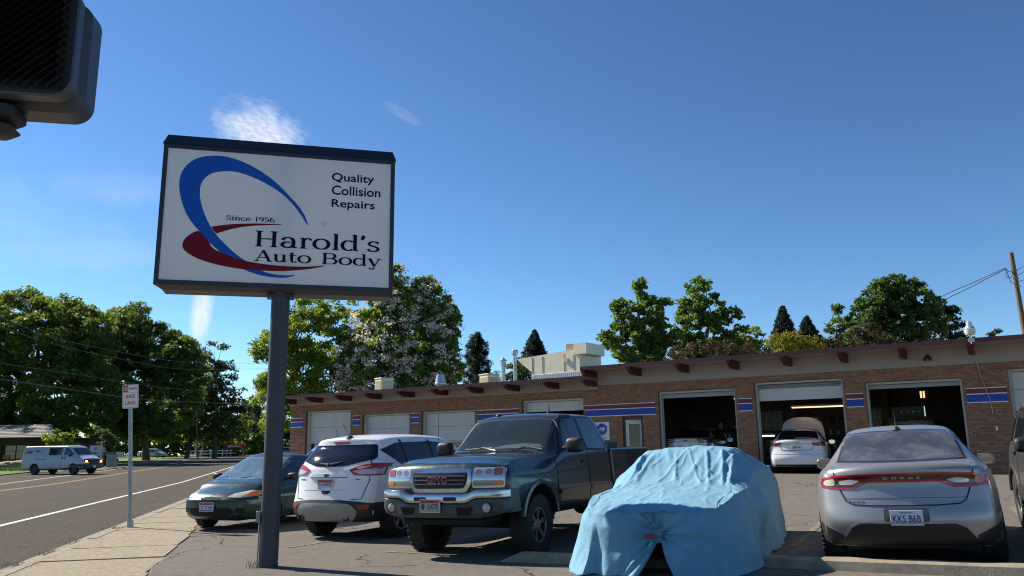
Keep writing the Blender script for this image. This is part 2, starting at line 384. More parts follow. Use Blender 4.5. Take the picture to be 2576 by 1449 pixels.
class Car:
    def __init__(s, name, label, P, paint, cat='car', group=None, wheels=True, bodyname='body'):
        s.root = thing(name, label, cat, group=group); s.P = P
        s.body = s.shell(bodyname, P, paint, P.get('arch'))
        s.bvh0 = s.bvh
    def shell(s, name, P, paint, arch, extra=()):
        V, F_ = loft(P); me = bpy.data.meshes.new(name); me.from_pydata(V, [], F_)
        bm = bmesh.new(); bm.from_mesh(me); bmesh.ops.recalc_face_normals(bm, faces=bm.faces); bm.to_mesh(me); bm.free()
        W_ = P['W']; cut = []
        if arch:
            for x, z, r in arch: cut += [('cyl', x, z, r, W_-.42, W_+.3), ('cyl', x, z, r, -W_-.3, -W_+.42)]
        if cut or extra: me = boolcut(me, cut+list(extra))
        me.materials.clear(); me.materials.append(paint); me.materials.append(DARK); me.materials.append(P.get('low', DARK))
        zl = P.get('zlow')
        for f in me.polygons:
            c = f.center
            if arch and any(math.hypot(c.x-x, c.z-z) < r*.9990 for x, z, r in arch): f.material_index = 1
            elif f.normal.z < -.9 and c.z < .6: f.material_index = 1
            elif zl and c.z < zl: f.material_index = 2
        o = finish(me, name, s.root, 32, weld=True)
        bm = bmesh.new(); bm.from_mesh(me); s.bvh = BVHTree.FromBMesh(bm); bm.free()
        return o
    def hit(s, view, a, b):
        o, d = {'rear': ((-9, a, b), (1, 0, 0)), 'front': ((9, a, b), (-1, 0, 0)), 'left': ((a, 6, b), (0, -1, 0)), 'right': ((a, -6, b), (0, 1, 0)), 'top': ((a, b, 6), (0, 0, -1))}[view]
        o, d = Vector(o), Vector(d); h, n, i, ds = s.bvh.ray_cast(o, d)
        return (h, d, n) if h else (None, d, None)
    def proj(s, name, poly, view, m_, off=.004, res=.035, deep=.03, sm=40, label=None, parent=None, add=None):
        per = []
        for i in range(len(poly)):
            a, b = poly[i], poly[(i+1) % len(poly)]; n = max(1, int(math.dist(a, b)/res))
            per += [(a[0]+(b[0]-a[0])*k/n, a[1]+(b[1]-a[1])*k/n) for k in range(n)]
        nb = len(per); xs = [p[0] for p in per]; ys = [p[1] for p in per]; pts = list(per)
        def inside(x, y):
            c = False
            for i in range(nb):
                (x1, y1), (x2, y2) = per[i], per[i-1]
                if (y1 > y) != (y2 > y) and x < (x2-x1)*(y-y1)/(y2-y1)+x1: c = not c
            return c
        gx = min(xs)+res/2
        while gx < max(xs):
            gy = min(ys)+res/2
            while gy < max(ys):
                if inside(gx, gy) and min((p[0]-gx)**2+(p[1]-gy)**2 for p in per) > (res*.4)**2: pts.append((gx, gy))
                gy += res
            gx += res
        r = delaunay_2d_cdt([Vector(p) for p in pts], [(i, (i+1) % nb) for i in range(nb)], [list(range(nb))], 1, 1e-6)
        vo, fo = r[0], r[2]
        hits = [s.hit(view, v[0], v[1]) for v in vo]; d = hits[0][1]; ax = [abs(c) for c in d].index(1.0)
        dep = sorted(h[0][ax] for h in hits if h[0]) or [0]; med = dep[len(dep)//2]; V = []
        for v, h in zip(vo, hits):
            p = h[0]
            if p is None:
                q = Vector({'rear': (med, v[0], v[1]), 'front': (med, v[0], v[1]), 'left': (v[0], med, v[1]), 'right': (v[0], med, v[1]), 'top': (v[0], v[1], med)}[view])
                p = s.bvh.find_nearest(q)[0]
            nn_ = h[2] if h[0] is not None else None
            if nn_ is None: nn_ = -d
            if nn_.dot(d) > 0: nn_ = -nn_
            V.append(p+(nn_*.75-d*.25)*off)
        cnt = {}
        for f in fo:
            for i in range(len(f)): e = (f[i], f[(i+1) % len(f)]); cnt[e] = 1
        bd = [e for e in cnt if (e[1], e[0]) not in cnt]; n = len(V)
        V2 = V+[v+d*deep for v in V]; F_ = list(map(tuple, fo))+[(b, a, a+n, b+n) for a, b in bd]
        me = bpy.data.meshes.new(name); me.from_pydata([tuple(v) for v in V2], [], F_); me.materials.append(m_)
        bm = bmesh.new(); bm.from_mesh(me); bmesh.ops.delete(bm, geom=[v for v in bm.verts if not v.link_faces], context='VERTS'); bm.to_mesh(me); bm.free()
        o = finish(me, name, parent or s.root, sm, weld=False)
        # normals toward the viewer
        tot = sum((f.normal.dot(d)*f.area for f in me.polygons), 0)
        if tot > 0: me.flip_normals()
        if label: o['label'] = label
        return o
    def sym(s, name, poly, view, m_, **k):
        s.proj(name, poly, view, m_, **k)
        if view in ('left', 'right'): s.proj(name, poly, 'right' if view == 'left' else 'left', m_, **k)
        elif view == 'top': s.proj(name, [(a, -b) for a, b in poly], view, m_, **k)
        else: s.proj(name, [(-a, b) for a, b in poly], view, m_, **k)
    def strip(s, name, pts, w, view, m_, off=.005, **k):
        n = len(pts); l, r = [], []
        for i in range(n):
            a = Vector(pts[max(i-1, 0)]); b = Vector(pts[min(i+1, n-1)]); t = (b-a).normalized(); q = Vector((-t.y, t.x))*w/2; p = Vector(pts[i])
            l.append(tuple(p+q)); r.append(tuple(p-q))
        return s.proj(name, l+r[::-1], view, m_, off=off, res=k.pop('res', .04), **k)
    def lettering(s, name, txt, view, a, b, w, h, m_, off=.004, depth=.004, **k):   # raised letters laid on the curved panel
        me = textmesh(txt, .05, depth, **k); xs = [v.co.x for v in me.vertices]; ys = [v.co.y for v in me.vertices]
        cx, cy, fx_, fy_ = (max(xs)+min(xs))/2, (max(ys)+min(ys))/2, w/(max(xs)-min(xs)), h/(max(ys)-min(ys)); sg = -1 if view in ('rear', 'left') else 1
        for v in me.vertices:
            p, d, n = s.hit(view, a+sg*(v.co.x-cx)*fx_, b+(v.co.y-cy)*fy_)
            if p is not None: v.co = p-d*(off+v.co.z+depth/2)
        me.materials.clear(); me.materials.append(m_); me.name = name; o = bpy.data.objects.new(name, me); COL.objects.link(o); o.parent = s.root; return o
    def surf(s, view, a, b, off=0.):
        h, d, n = s.hit(view, a, b); return h-d*off
    def wheel(s, x, y, r, w, rim=.62, style='five', mats=None, chunky=False, turn=0.):
        side = 1 if y > 0 else -1; e = part('wheel', s.root, (x, y, r), turn)
        Q = Matrix(((1, 0, 0, 0), (0, 0, side, 0), (0, -side if side > 0 else 1, 0, 0), (0, 0, 0, 1)))
        Q = Matrix.Rotation(-PI/2*side, 4, 'X')
        h = w/2; R_ = r*rim; b = MB()
        pr = [(R_, -h*.8), (R_+.02, -h*.95), (r*.9, -h), (r*.975, -h*.88), (r, -h*.7), (r, h*.7), (r*.975, h*.88), (r*.9, h), (R_+.02, h*.95), (R_, h*.8), (R_-.012, h*.75)]
        b.lathe(pr, 48, 0, Q)
        k = 26 if chunky else 40
        for i in range(k):
            a = 2*PI*i/k; da = PI/k*(.62 if chunky else .55); hh = .007 if chunky else .0015
            for z0, z1, o_ in ((-h*.98, -h*.42, 0), (-h*.32, h*.32, .5), (h*.42, h*.98, 0)):
                a_ = a+o_*2*PI/k
                for_ = [(r-.02, z0), (r+hh*.5, z0), (r+hh, z0+.01), (r+hh, z1-.01), (r+hh*.5, z1), (r-.02, z1)]
                va = [(q*math.cos(a_-da), q*math.sin(a_-da), z) for q, z in for_]+[(q*math.cos(a_+da), q*math.sin(a_+da), z) for q, z in for_]
                b.add(va, [(0, 1, 2, 3, 4, 5), (11, 10, 9, 8, 7, 6)]+[(j, j+6, j+7, j+1) for j in range(5)], 0, Q)
        b.build('tyre', RUB, e, smooth=35)
        c = MB(); zf = h*.72
        c.lathe([(R_+.008, zf+.01), (R_, zf+.015), (R_-.02, zf), (R_-.03, zf-.05), (R_-.04, -h*.6), (.0, -h*.5)], 40, 1, Q)
        c.lathe([(R_+.012, zf), (R_+.01, zf+.018), (R_-.012, zf+.018), (R_-.022, zf-.02)], 40, 0, Q)
        ns = {'five': 5, 'ten': 10, 'six': 6, 'steel': 8}[style]
        for i in range(ns):
            a = 2*PI*i/ns+.3; wo, wi = {'five': (.30, .26), 'ten': (.12, .2), 'six': (.26, .3), 'steel': (.3, .35)}[style]
            ro, ri = R_-.005, .055
            vs = []
            for q, wd, z in ((ri, wi*ri*1.6, zf-.012), (R_*.55, wo*R_*.42, zf-.008), (ro, wo*R_*.62, zf-.004)):
                for sg in (-1, 1):
                    for dz in (0, -.03): vs.append((q*math.cos(a)-sg*wd*math.sin(a), q*math.sin(a)+sg*wd*math.cos(a), z+dz))
            fs = []
            for j in (0, 4):
                fs += [(j, j+4, j+6, j+2), (j+1, j+3, j+7, j+5), (j, j+1, j+5, j+4), (j+2, j+6, j+7, j+3)]
            c.add(vs, fs, 0, Q)
        c.lathe([(.085, zf-.03), (.075, zf), (.03, zf+.006), (0, zf+.006)], 20, 0, Q)
        c.build('rim', [mats or ALU, DARK], e, smooth=35)
        return e
    def wheels(s, xf, xr, y, r, w, **k):
        for x in (xf, xr):
            for sg in (1, -1): s.wheel(x, sg*y, r, w, **k)
    def floor(s, x0, x1, y, z):
        MB().box(x0, -y, z, x1, y, z+.12).build('chassis', DARK, s.root)
    def mirror(s, x, y, z, sc=(.10, .13, .085), m_=None, glass='rear'):
        for sg in (1, -1):
            b = MB(); c = Vector((x, sg*y, z))
            pr = []
            for i in range(9):
                a = PI*i/8; pr.append((max(0, math.sin(a))**.7, -math.cos(a)))
            vs, fs, nu, nv = [], [], 14, 24; pw = lambda a, e: math.copysign(abs(a)**e, a)
            for i in range(nu+1):
                f_ = -PI/2+PI*i/nu
                for j in range(nv): g_ = 2*PI*j/nv; vs.append((c.x+sc[0]*pw(math.sin(f_), .8), c.y+sc[1]*pw(math.cos(f_), .55)*pw(math.cos(g_), .6), c.z+sc[2]*pw(math.cos(f_), .55)*pw(math.sin(g_), .6)))
            for i in range(nu):
                for j in range(nv): fs.append((i*nv+j, i*nv+(j+1) % nv, (i+1)*nv+(j+1) % nv, (i+1)*nv+j))
            b.add(vs, fs)
            for v in range(len(b.v)):                         # flat back where the glass sits
                p = b.v[v]; b.v[v] = (max(p[0], x-sc[0]*.35), p[1], p[2])
            b.tube([(x+.02, sg*(y-sc[1]*.7), z-.02), (x+.03, sg*(y-sc[1]-.06), z-.05)], .03, 8)
            o = b.build('mirror', m_, s.root, smooth=40)
            pl = [(sc[1]*.86*math.cos(2*PI*i/20)*(1.0), sc[2]*.82*math.sin(2*PI*i/20)) for i in range(20)]
            pl = [(a_, b_) for a_, b_ in pl]
            MM = Matrix.Translation((x-sc[0]*.35-.004, sg*y, z)) @ Matrix(((0, 0, 1, 0), (1, 0, 0, 0), (0, 1, 0, 0), (0, 0, 0, 1)))
            MB().prism(pl, 0, .006, 0, MM).build('mirror_glass', MIRG, o)
    def place(s, X, Y, az, up=0.):
        "az: heading, degrees clockwise from straight ahead"
        h = R(90-az); s.root.rotation_euler[2] = h
        s.root.location = (X, Y, G(X, Y)+up)
        if True:                                             # sit on the slope of the lot
            f = Vector((math.cos(h), math.sin(h))); l = Vector((-f.y, f.x))
            sf = (G(X+f.x, Y+f.y)-G(X-f.x, Y-f.y))/2; sl_ = (G(X+l.x*.8, Y+l.y*.8)-G(X-l.x*.8, Y-l.y*.8))/1.6
            s.root.rotation_euler = (Matrix.Rotation(h, 3, 'Z') @ Matrix.Rotation(math.atan(sl_), 3, 'X') @ Matrix.Rotation(-math.atan(sf), 3, 'Y')).to_euler()
PW, PH = .305, .152
def plate(parent, M, num, top=None, bg=(.75, .76, .8), band=None, col=(.02, .03, .15), low=None, tcol=None, numw=.25, sticker=None, frame=None, numx=0.):
    b = MB(); b.bbox(-PW/2, -PH/2, -.004, PW/2, PH/2, .002, .0015, 0, M)
    o = b.build('licence_plate', mat('plate_%s' % num.replace(' ', ''), bg, .4, var=.12, vs=12), parent)
    if frame:
        f = MB()
        for x0, y0, x1, y1 in ((-.16, -.084, .16, -.074), (-.16, .074, .16, .084), (-.16, -.074, -.15, .074), (.15, -.074, .16, .074)): f.box(x0, y0, -.006, x1, y1, .006, 0, M)
        f.build('plate_frame', frame, o)
    if band: MB().box(-PW/2+.004, PH/2-.042, .0022, PW/2-.004, PH/2-.004, .003, 0, M).build('plate_band', mat('plate_band', band, .4), o)
    if low: MB().box(-PW/2+.01, -PH/2+.004, .0022, PW/2-.01, -PH/2+.022, .003, 0, M).build('plate_band', mat('plate_low', low, .4), o)
    if sticker: MB().box(PW/2-.04, -PH/2+.008, .0032, PW/2-.012, -PH/2+.026, .004, 0, M).build('sticker', mat('plate_sticker', sticker, .4), o)
    if num.startswith('#'): return o
    text('plate_number', num, .08, M @ Matrix.Translation((numx, -.008, .0035)), mat('plate_ink_%d' % int(col[2]*100), col, .5), o, fit=(numw, .068), depth=.002, bold=.0008)
    if top: text('plate_text', top, .02, M @ Matrix.Translation((numx*.5, PH/2-.022, .0045)), mat('plate_text_ink', tcol or (.8, .8, .8), .5), o, fit=(.11, .017), depth=.001)
    return o
REAR = lambda x, y, z, tilt=0: Matrix.Translation((x, y, z)) @ Matrix.Rotation(tilt, 4, 'Y') @ Matrix(((0, 0, -1, 0), (-1, 0, 0, 0), (0, 1, 0, 0), (0, 0, 0, 1)))
FRNT = lambda x, y, z, tilt=0: Matrix.Translation((x, y, z)) @ Matrix.Rotation(tilt, 4, 'Y') @ Matrix(((0, 0, 1, 0), (1, 0, 0, 0), (0, 1, 0, 0), (0, 0, 0, 1)))
LEFT = lambda x, y, z: Matrix.Translation((x, y, z)) @ Matrix(((-1, 0, 0, 0), (0, 0, 1, 0), (0, 1, 0, 0), (0, 0, 0, 1)))
RGHT = lambda x, y, z: Matrix.Translation((x, y, z)) @ Matrix(((1, 0, 0, 0), (0, 0, -1, 0), (0, 1, 0, 0), (0, 0, 0, 1)))
def ell(a, b, cx=0, cy=0, n=24): return [(cx+a*math.cos(2*PI*i/n), cy+b*math.sin(2*PI*i/n)) for i in range(n)]
def oval_badge(car, M, a, b, m1, m2, name='emblem'):
    o = MB().prism(ell(a, b), 0, .006, 0, M).build(name, m1, car.root)
    MB().prism(ell(a*.86, b*.8), .006, .009, 0, M).build('emblem_field', m2, o)
    return o
# ------------------------------------------------------------------ the ground
ASP = mat('lot_asphalt', (.140, .126, .112), .9, spec=.12, var=.13, vs=9., bump=.7, bs=45, dist=.01, dirt=((.19, .168, .142), 1.4, .5, .95))
RASP = mat('road_asphalt', (.074, .065, .056), .95, spec=.1, var=.62, vs=20., bump=.8, bs=160, dist=.012, dirt=((.085, .075, .065), .25, .35, .75))
CON = mat('sidewalk_concrete', (.28, .242, .185), .95, spec=.12, var=.24, vs=14., bump=.5, bs=90, dist=.008, dirt=((.17, .145, .11), 7., .55, .95))
KRB = mat('kerb_concrete', (.25, .215, .165), .9, var=.2, vs=4., bump=.6, bs=60, dist=.01, dirt=((.14, .12, .09), 6., .45, .85))
WPA = mat('white_road_paint', (.55, .54, .52), .7, var=.15, vs=20., bump=.3, bs=60, dirt=((.16, .155, .15), 18., .5, .72))
YPA = mat('yellow_road_paint', (.5, .30, .05), .7, dirt=((.14, .12, .08), 14., .45, .7))
YFA = mat('faded_yellow_paint', (.24, .19, .09), .8, dirt=((.10, .095, .09), 10., .38, .62))
GRS = mat('lawn_grass', (.09, .16, .02), .9, var=.4, vs=2., bump=1., bs=120, dist=.04)
DRT = mat('verge_soil', (.10, .085, .06), .95, var=.3, vs=4., bump=.8, bs=50)
def sheet(name, m_, x0, x1, y0, y1, dz, step, hf=None, mask=None):
    nx, ny = int((x1-x0)/step)+1, int((y1-y0)/step)+1; V = []; F_ = []
    for j in range(ny):
        for i in range(nx): x, y = x0+(x1-x0)*i/(nx-1), y0+(y1-y0)*j/(ny-1); V.append((x, y, (hf or G)(x, y)+dz))
    for j in range(ny-1):
        for i in range(nx-1): a = j*nx+i; F_.append((a, a+1, a+nx+1, a+nx))
    me = bpy.data.meshes.new(name); me.from_pydata(V, [], F_); me.materials.append(m_)
    for p in me.polygons: p.use_smooth = True
    o = bpy.data.objects.new(name, me); COL.objects.link(o); return tag(o, kind='structure')
sheet('ground', DRT, -900, 900, -60, 1500, -.30, 15, hf=lambda x, y: base(y))
# road edge (kerb back line) measured along the street: direction 14.4 degrees left of straight ahead
KD = Vector((-.2491, .9685, 0)); KN = Vector((-.9685, -.2491, 0)); K0 = Vector((-6.09, 9.99, 0))     # KN points into the road
def K(t, n): p = K0+KD*t+KN*n; return p
def ribbon(name, m_, n0, n1, t0, t1, dz, step=2., parent=None, kind='structure', rows=1):
    V = []; F_ = []; k = int((t1-t0)/step)+1; r = rows+1
    for i in range(k+1):
        t = t0+(t1-t0)*i/k
        for j in range(r): p = K(t, n0+(n1-n0)*j/rows); V.append((p.x, p.y, base(p.y)+dz))
    for i in range(k):
        for j in range(rows): a = i*r+j; F_.append((a, a+r, a+r+1, a+1))
    me = bpy.data.meshes.new(name); me.from_pydata(V, [], F_); me.materials.append(m_)
    o = bpy.data.objects.new(name, me); COL.objects.link(o)
    if parent: o.parent = parent
    return tag(o, kind=kind) if kind else o
ribbon('road', RASP, .55, 12.8, -28, 260, -.12, 2)
ribbon('edge_line', WPA, 3.06, 3.23, -28, 220, -.112)
ribbon('centre_line', YPA, 9.7, 9.8, -28, 200, -.112); ribbon('centre_line', YPA, 9.95, 10.05, -28, 200, -.112)
ribbon('far_gutter', KRB, 12.8, 13.3, -28, 260, -.115, 2)
ribbon('driveway', RASP, 13.3, 18.0, -28, 62, -.10, 2)
ribbon('verge_soil', DRT, 13.3, 18.0, 62, 260, -.06, 2)
ribbon('far_verge', GRS, 18.0, 60, 20, 260, -.03, 4, rows=6)
kerb = thing('kerb', None, None); kerb['kind'] = 'structure'
for i in range(46):                                                    # gutter pan and kerb stones, one per joint
    t0 = -14+i*3.05; big = i < 22
    for nm, n0, n1, z0, z1 in (('gutter_slab', .150, .55, -.13, -.105), ('kerb_stone', .0, .145, -.13, .012)):
        a, b = K(t0+.008, n0), K(t0+3.04, n0); c_, d_ = K(t0+3.04, n1), K(t0+.008, n1); z = base(a.y)
        mb = MB(); dz = random.uniform(-.004, .004)
        P4 = [a, b, c_, d_]
        top = [(p.x, p.y, z+z1+dz-(.015 if (nm == 'gutter_slab' and q < 2) else 0)) for q, p in enumerate(P4)]
        mb.add([(p.x, p.y, z-.3) for p in P4]+top, [(0, 3, 2, 1), (4, 5, 6, 7), (0, 1, 5, 4), (1, 2, 6, 5), (2, 3, 7, 6), (3, 0, 4, 7)])
        o = mb.build(nm, KRB, kerb)
walk = thing('sidewalk', None, None); walk['kind'] = 'structure'
for i in range(34):
    t0 = -14+i*1.52; w = 2.15-.16*max(0, (t0+2)*.12)
    w = max(1.2, 1.71-.035*(t0+3.5))
    e = [random.uniform(-.03, .03) for _ in range(4)]; z = base(K(t0, 0).y)+random.uniform(-.006, .006)
    P4 = [K(t0+.016, -.012), K(t0+.016, -w+e[0]), K(t0+1.505, -w+e[1]), K(t0+1.505, -.012)]
    tl = [random.uniform(-.004, .004) for _ in range(4)]
    MB().add([(p.x, p.y, z-.25) for p in P4]+[(p.x, p.y, z+.008+q) for p, q in zip(P4, tl)], [(0, 3, 2, 1), (4, 5, 6, 7), (0, 1, 5, 4), (1, 2, 6, 5), (2, 3, 7, 6), (3, 0, 4, 7)]).build('slab', CON, walk)
# the parking lot: a sheet right of the sidewalk, its left edge ragged
V = []; F_ = []; ny, nx = 260, 110
for j in range(ny):
    t = -26+j*.45; w = max(1.2, 1.71-.035*(t+3.5)) if t < 32 else 1.1
    e = K(t, -w-.0+.05*noise.noise(Vector((t*2.3, 0, 0)))+.03*noise.noise(Vector((t*7., 3, 0))))
    for i in range(nx): u = (i/(nx-1))**1.8; x = e.x+70*u; V.append((x, e.y, lotz(x, e.y)+(.0 if i else -.02)))
for j in range(ny-1):
    for i in range(nx-1): a = j*nx+i; F_.append((a, a+1, a+nx+1, a+nx))
me = bpy.data.meshes.new('parking_lot'); me.from_pydata(V, [], F_); me.materials.append(ASP)
for p in me.polygons: p.use_smooth = True
lot = bpy.data.objects.new('parking_lot', me); COL.objects.link(lot); tag(lot, kind='structure')
lotT = ASP.node_tree; pr_ = lotT.nodes['Principled BSDF']            # hairline cracks in the lot's asphalt
t_ = nd(lotT, 'ShaderNodeTexCoord'); nz = nd(lotT, 'ShaderNodeTexNoise', Scale=1.2, Detail=4.); lotT.links.new(t_.outputs['Object'], nz.inputs['Vector'])
ad = nd(lotT, 'ShaderNodeMixRGB', blend_type='ADD', Fac=.9); lotT.links.new(t_.outputs['Object'], ad.inputs[1]); lotT.links.new(nz.outputs['Color'], ad.inputs[2])
vo_ = nd(lotT, 'ShaderNodeTexVoronoi', feature='DISTANCE_TO_EDGE', Scale=.55); lotT.links.new(ad.outputs[0], vo_.inputs['Vector'])
cr_ = ramp(lotT, vo_.outputs['Distance'], .011, .003); sp_ = nd(lotT, 'ShaderNodeTexNoise', Scale=.5, Detail=2.); lotT.links.new(t_.outputs['Object'], sp_.inputs['Vector'])
cr_ = mt('MULTIPLY', cr_, ramp(lotT, sp_.outputs[0], .42, .6), T=lotT)
mx_ = nd(lotT, 'ShaderNodeMixRGB'); mx_.inputs[2].default_value = (.025, .023, .02, 1); src = pr_.inputs['Base Color'].links[0].from_socket
lotT.links.new(cr_, mx_.inputs[0]); lotT.links.new(src, mx_.inputs[1]); lotT.links.new(mx_.outputs[0], pr_.inputs['Base Color'])
def strip_on_lot(name, m_, p, q, w, dz=.006, n=40):
    p, q = Vector((*p, 0)), Vector((*q, 0)); d = (q-p); s_ = Vector((-d.y, d.x, 0)).normalized()*w/2; V = []; F_ = []
    for i in range(n+1):
        c = p+d*i/n
        for s2 in (-1, 1): a = c+s_*s2; V.append((a.x, a.y, lotz(a.x, a.y)+dz))
    for i in range(n): F_.append((2*i, 2*i+1, 2*i+3, 2*i+2))
    me = bpy.data.meshes.new(name); me.from_pydata(V, [], F_); me.materials.append(m_); o = bpy.data.objects.new(name, me); COL.objects.link(o)
    bm = bmesh.new(); bm.from_mesh(me); bmesh.ops.recalc_face_normals(bm, faces=bm.faces)
    if sum(f.normal.z for f in bm.faces) < 0: bmesh.ops.reverse_faces(bm, faces=bm.faces)
    bm.to_mesh(me); bm.free(); return tag(o, kind='structure')
for (x, y) in ((-3.4, 12.5), (-1.0, 11.4), (3.6, 10.8), (1.4, 10.1), (6.1, 9.4)):
    strip_on_lot('stall_line', YFA, (x, y), (x+2.6, y+5.0), .10)
strip_on_lot('stall_line', YFA, (-1.85, 11.85), (-.45, 11.15), .09)
# concrete edging at the front of the stalls
lotkerb = [(-.15, 10.62, 1.95, 9.4), (2.25, 9.7, 8.2, 5.7)]
for i, (xa, ya, xb, yb) in enumerate(lotkerb):
    p, q = Vector((xa, ya, 0)), Vector((xb, yb, 0)); d = (q-p).normalized(); s_ = Vector((-d.y, d.x, 0)); L_ = (q-p).length; n = max(2, int(L_/.25)); mb = MB(); V = []; F_ = []
    for k in range(n+1):
        c_ = p+d*L_*k/n; wv = .012*noise.noise(c_*3); z = G(c_.x, c_.y)
        e = 1 if 0 < k < n else .0
        for a, h in ((-.11, 0), (-.10, .09*e+.02), (-.06, .125*e+.01+wv*.5), (.06, .125*e+.01+wv), (.10, .09*e+.02), (.11, 0)): r_ = c_+s_*(a+wv); V.append((r_.x, r_.y, z+h-.02))
    for k in range(n):
        for j in range(5): a = k*6+j; F_.append((a, a+1, a+7, a+6))
    F_ += [tuple(range(6)), tuple(range(n*6, n*6+6))[::-1]]
    o = mb.add(V, F_).build('concrete_kerb', KRB, smooth=50); tag(o, kind='structure')

# ------------------------------------------------------------------ the brick workshop
FD = Vector((.846, -.533, 0)); NI = Vector((.533, .846, 0)); FO = NI*28.5
BRZ = math.atan2(-.533, .846)
def FW(s, y, z=0): return FO+FD*s+NI*y+Vector((0, 0, z-.2))               # facade coordinates to world
shop = thing('auto_body_shop', 'long low brick repair garage with maroon beams and a red and blue stripe', 'building', FO-Vector((0, 0, .2)), BRZ)
BRK = mat('brick', (.31, .15, .088), .9, var=.16, vs=14., island=.17, bump=.4, bs=60, dist=.006)
MOR = mat('mortar', (.16, .115, .08), .95, var=.2, vs=20.)
PAL = mat('soffit_paint', (.34, .29, .27), .75, var=.05, vs=2.)
MAR = mat('maroon_paint', (.085, .018, .024), .55, var=.1, vs=6.)
MAR2 = mat('maroon_stripe', (.17, .012, .028), .5); BLU = mat('blue_stripe', (.010, .045, .33), .5); WST = mat('white_stripe', (.70, .70, .70), .5)
DWH = mat('door_white', (.56, .56, .53), .5, var=.06, vs=2., dirt=((.35, .34, .3), 1.5, .55, 1.)); FRM = mat('door_frame_white', (.5, .49, .46), .5, dirt=((.2, .18, .15), 6., .5, .9))
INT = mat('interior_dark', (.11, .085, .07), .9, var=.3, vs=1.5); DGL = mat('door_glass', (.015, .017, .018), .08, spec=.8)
RST = -14.0
def walltop(s): return 3.92 if s < RST else 4.06
OP = [(-30.24, -27.2, 3.62), (-26.44, -23.57, 3.34), (-22.88, -19.94, 3.35), (-17.55, -14.67, 3.62), (-13.01, -12.15, 2.82), (-11.5, -8.57, 3.69), (-7.88, -4.93, 3.84), (-4.25, -1.44, 3.64), (-.2, 2.8, 3.84), (7, 10, 3.8)]
SE = 12.0
def gz(s, y=0): p = FW(s, y); return G(p.x, p.y)+.2
def inop(s0, s1, z0, z1): return any(s1 > a+.001 and s0 < b-.001 and z0 < t-.001 for a, b, t in OP)
wl = MB(); xs = sorted({-31.3, RST, SE} | {v for a, b, t in OP for v in (a, b)})
for a, b in zip(xs, xs[1:]):
    o_ = [t for p, q, t in OP if p <= a+.001 and q >= b-.001]
    wl.box(a, .014, (o_[0] if o_ else -.4), b, .20, walltop((a+b)/2))
wl.box(-31.3, .2, -.4, -31.1, 12, 3.92)
wl.build('wall', MOR, shop)
# bricks: nearest ones singly, the rest joined
bl = []; CHh, BW = .0677, .2135; r = 0; z = -.05
while z < 4.06:
    s = -31.3-(BW/2 if r % 2 else 0)
    while s < SE:
        a, b = max(s, -31.3), min(s+BW-.010, SE); z1 = min(z+.0577, walltop((a+b)/2))
        if z1-z > .02:
            segs = [(a, b)]
            for p, q, t in OP:
                if z < t-.01:
                    ns_ = []
                    for (u, v) in segs:
                        if v <= p or u >= q: ns_.append((u, v))
                        else:
                            if u < p-.02: ns_.append((u, p))
                            if v > q+.02: ns_.append((q, v))
                    segs = ns_
            for u, v in segs:
                if v-u > .02 and z1 > gz((u+v)/2)-.1: bl.append((u, v, z, z1))
        s += BW
    z += CHh; r += 1
camp = CAMP
bl.sort(key=lambda q: (FW((q[0]+q[1])/2, 0, q[2])-camp).length if q[1]-q[0] > .19 and -1.44 < q[0] < 0. and q[2] > 1.0 and q[2] < 3.9 else 999)
bricks1 = bl[:290]; rest = bl[290:]
bme = None
for u, v, z0, z1 in bricks1:
    if bme is None:
        b = MB(); b.bbox(-.10175, 0, 0, .10175, .02, .0577, .002); o = b.build('brick', BRK, shop); bme = o
    else: o = inst(bme); 
    o.location = ((u+v)/2, random.uniform(-.0025, .0015), z0)
M3 = BRK.node_tree; gi = [n for n in M3.nodes if n.type == 'NEW_GEOMETRY'][0]; oi = nd(M3, 'ShaderNodeObjectInfo')
for l in list(gi.outputs['Random Per Island'].links):                   # single bricks vary by object as well
    tgt = l.to_socket; s_ = mt('FRACT', mt('ADD', gi.outputs['Random Per Island'], oi.outputs['Random'], T=M3), T=M3); M3.links.new(s_, tgt)
V = []; F_ = []
for u, v, z0, z1 in rest:
    y = random.uniform(-.003, .001); o_ = len(V)
    V += [(u, y, z0), (v, y, z0), (v, y, z1), (u, y, z1), (u, .02, z0), (v, .02, z0), (v, .02, z1), (u, .02, z1)]
    F_ += [(o_, o_+1, o_+2, o_+3), (o_+4, o_, o_+3, o_+7), (o_+1, o_+5, o_+6, o_+2), (o_+3, o_+2, o_+6, o_+7), (o_+4, o_+5, o_+1, o_)]
b = MB(); b.v = V; b.f = F_; b.mi = [0]*len(F_); tag(b.build('brickwork', BRK, shop), kind='stuff')
# return of the far left pier: bricks on the end wall and door reveals
b = MB()
z = -.05; r = 0
while z < 3.9:
    y = .02
    while y < 3: b.box(-31.315, y, z, -31.3, y+.203, z+.0577); y += BW
    z += CHh
tag(b.build('end_brickwork', BRK, shop), kind='stuff')
for a, b_, t in OP:
    rv = MB()
    g0 = gz((a+b_)/2)-.2
    for s0 in (a, b_):
        e = .004 if s0 == a else -.004; rv.box(min(s0, s0+e), .02, g0, max(s0, s0+e), .42, t)
    rv.box(a, .02, t-.004, b_, .42, t)
    rv.build('door_reveal', mat('reveal_brick', (.15, .075, .045), .9, var=.3, vs=9.), shop)
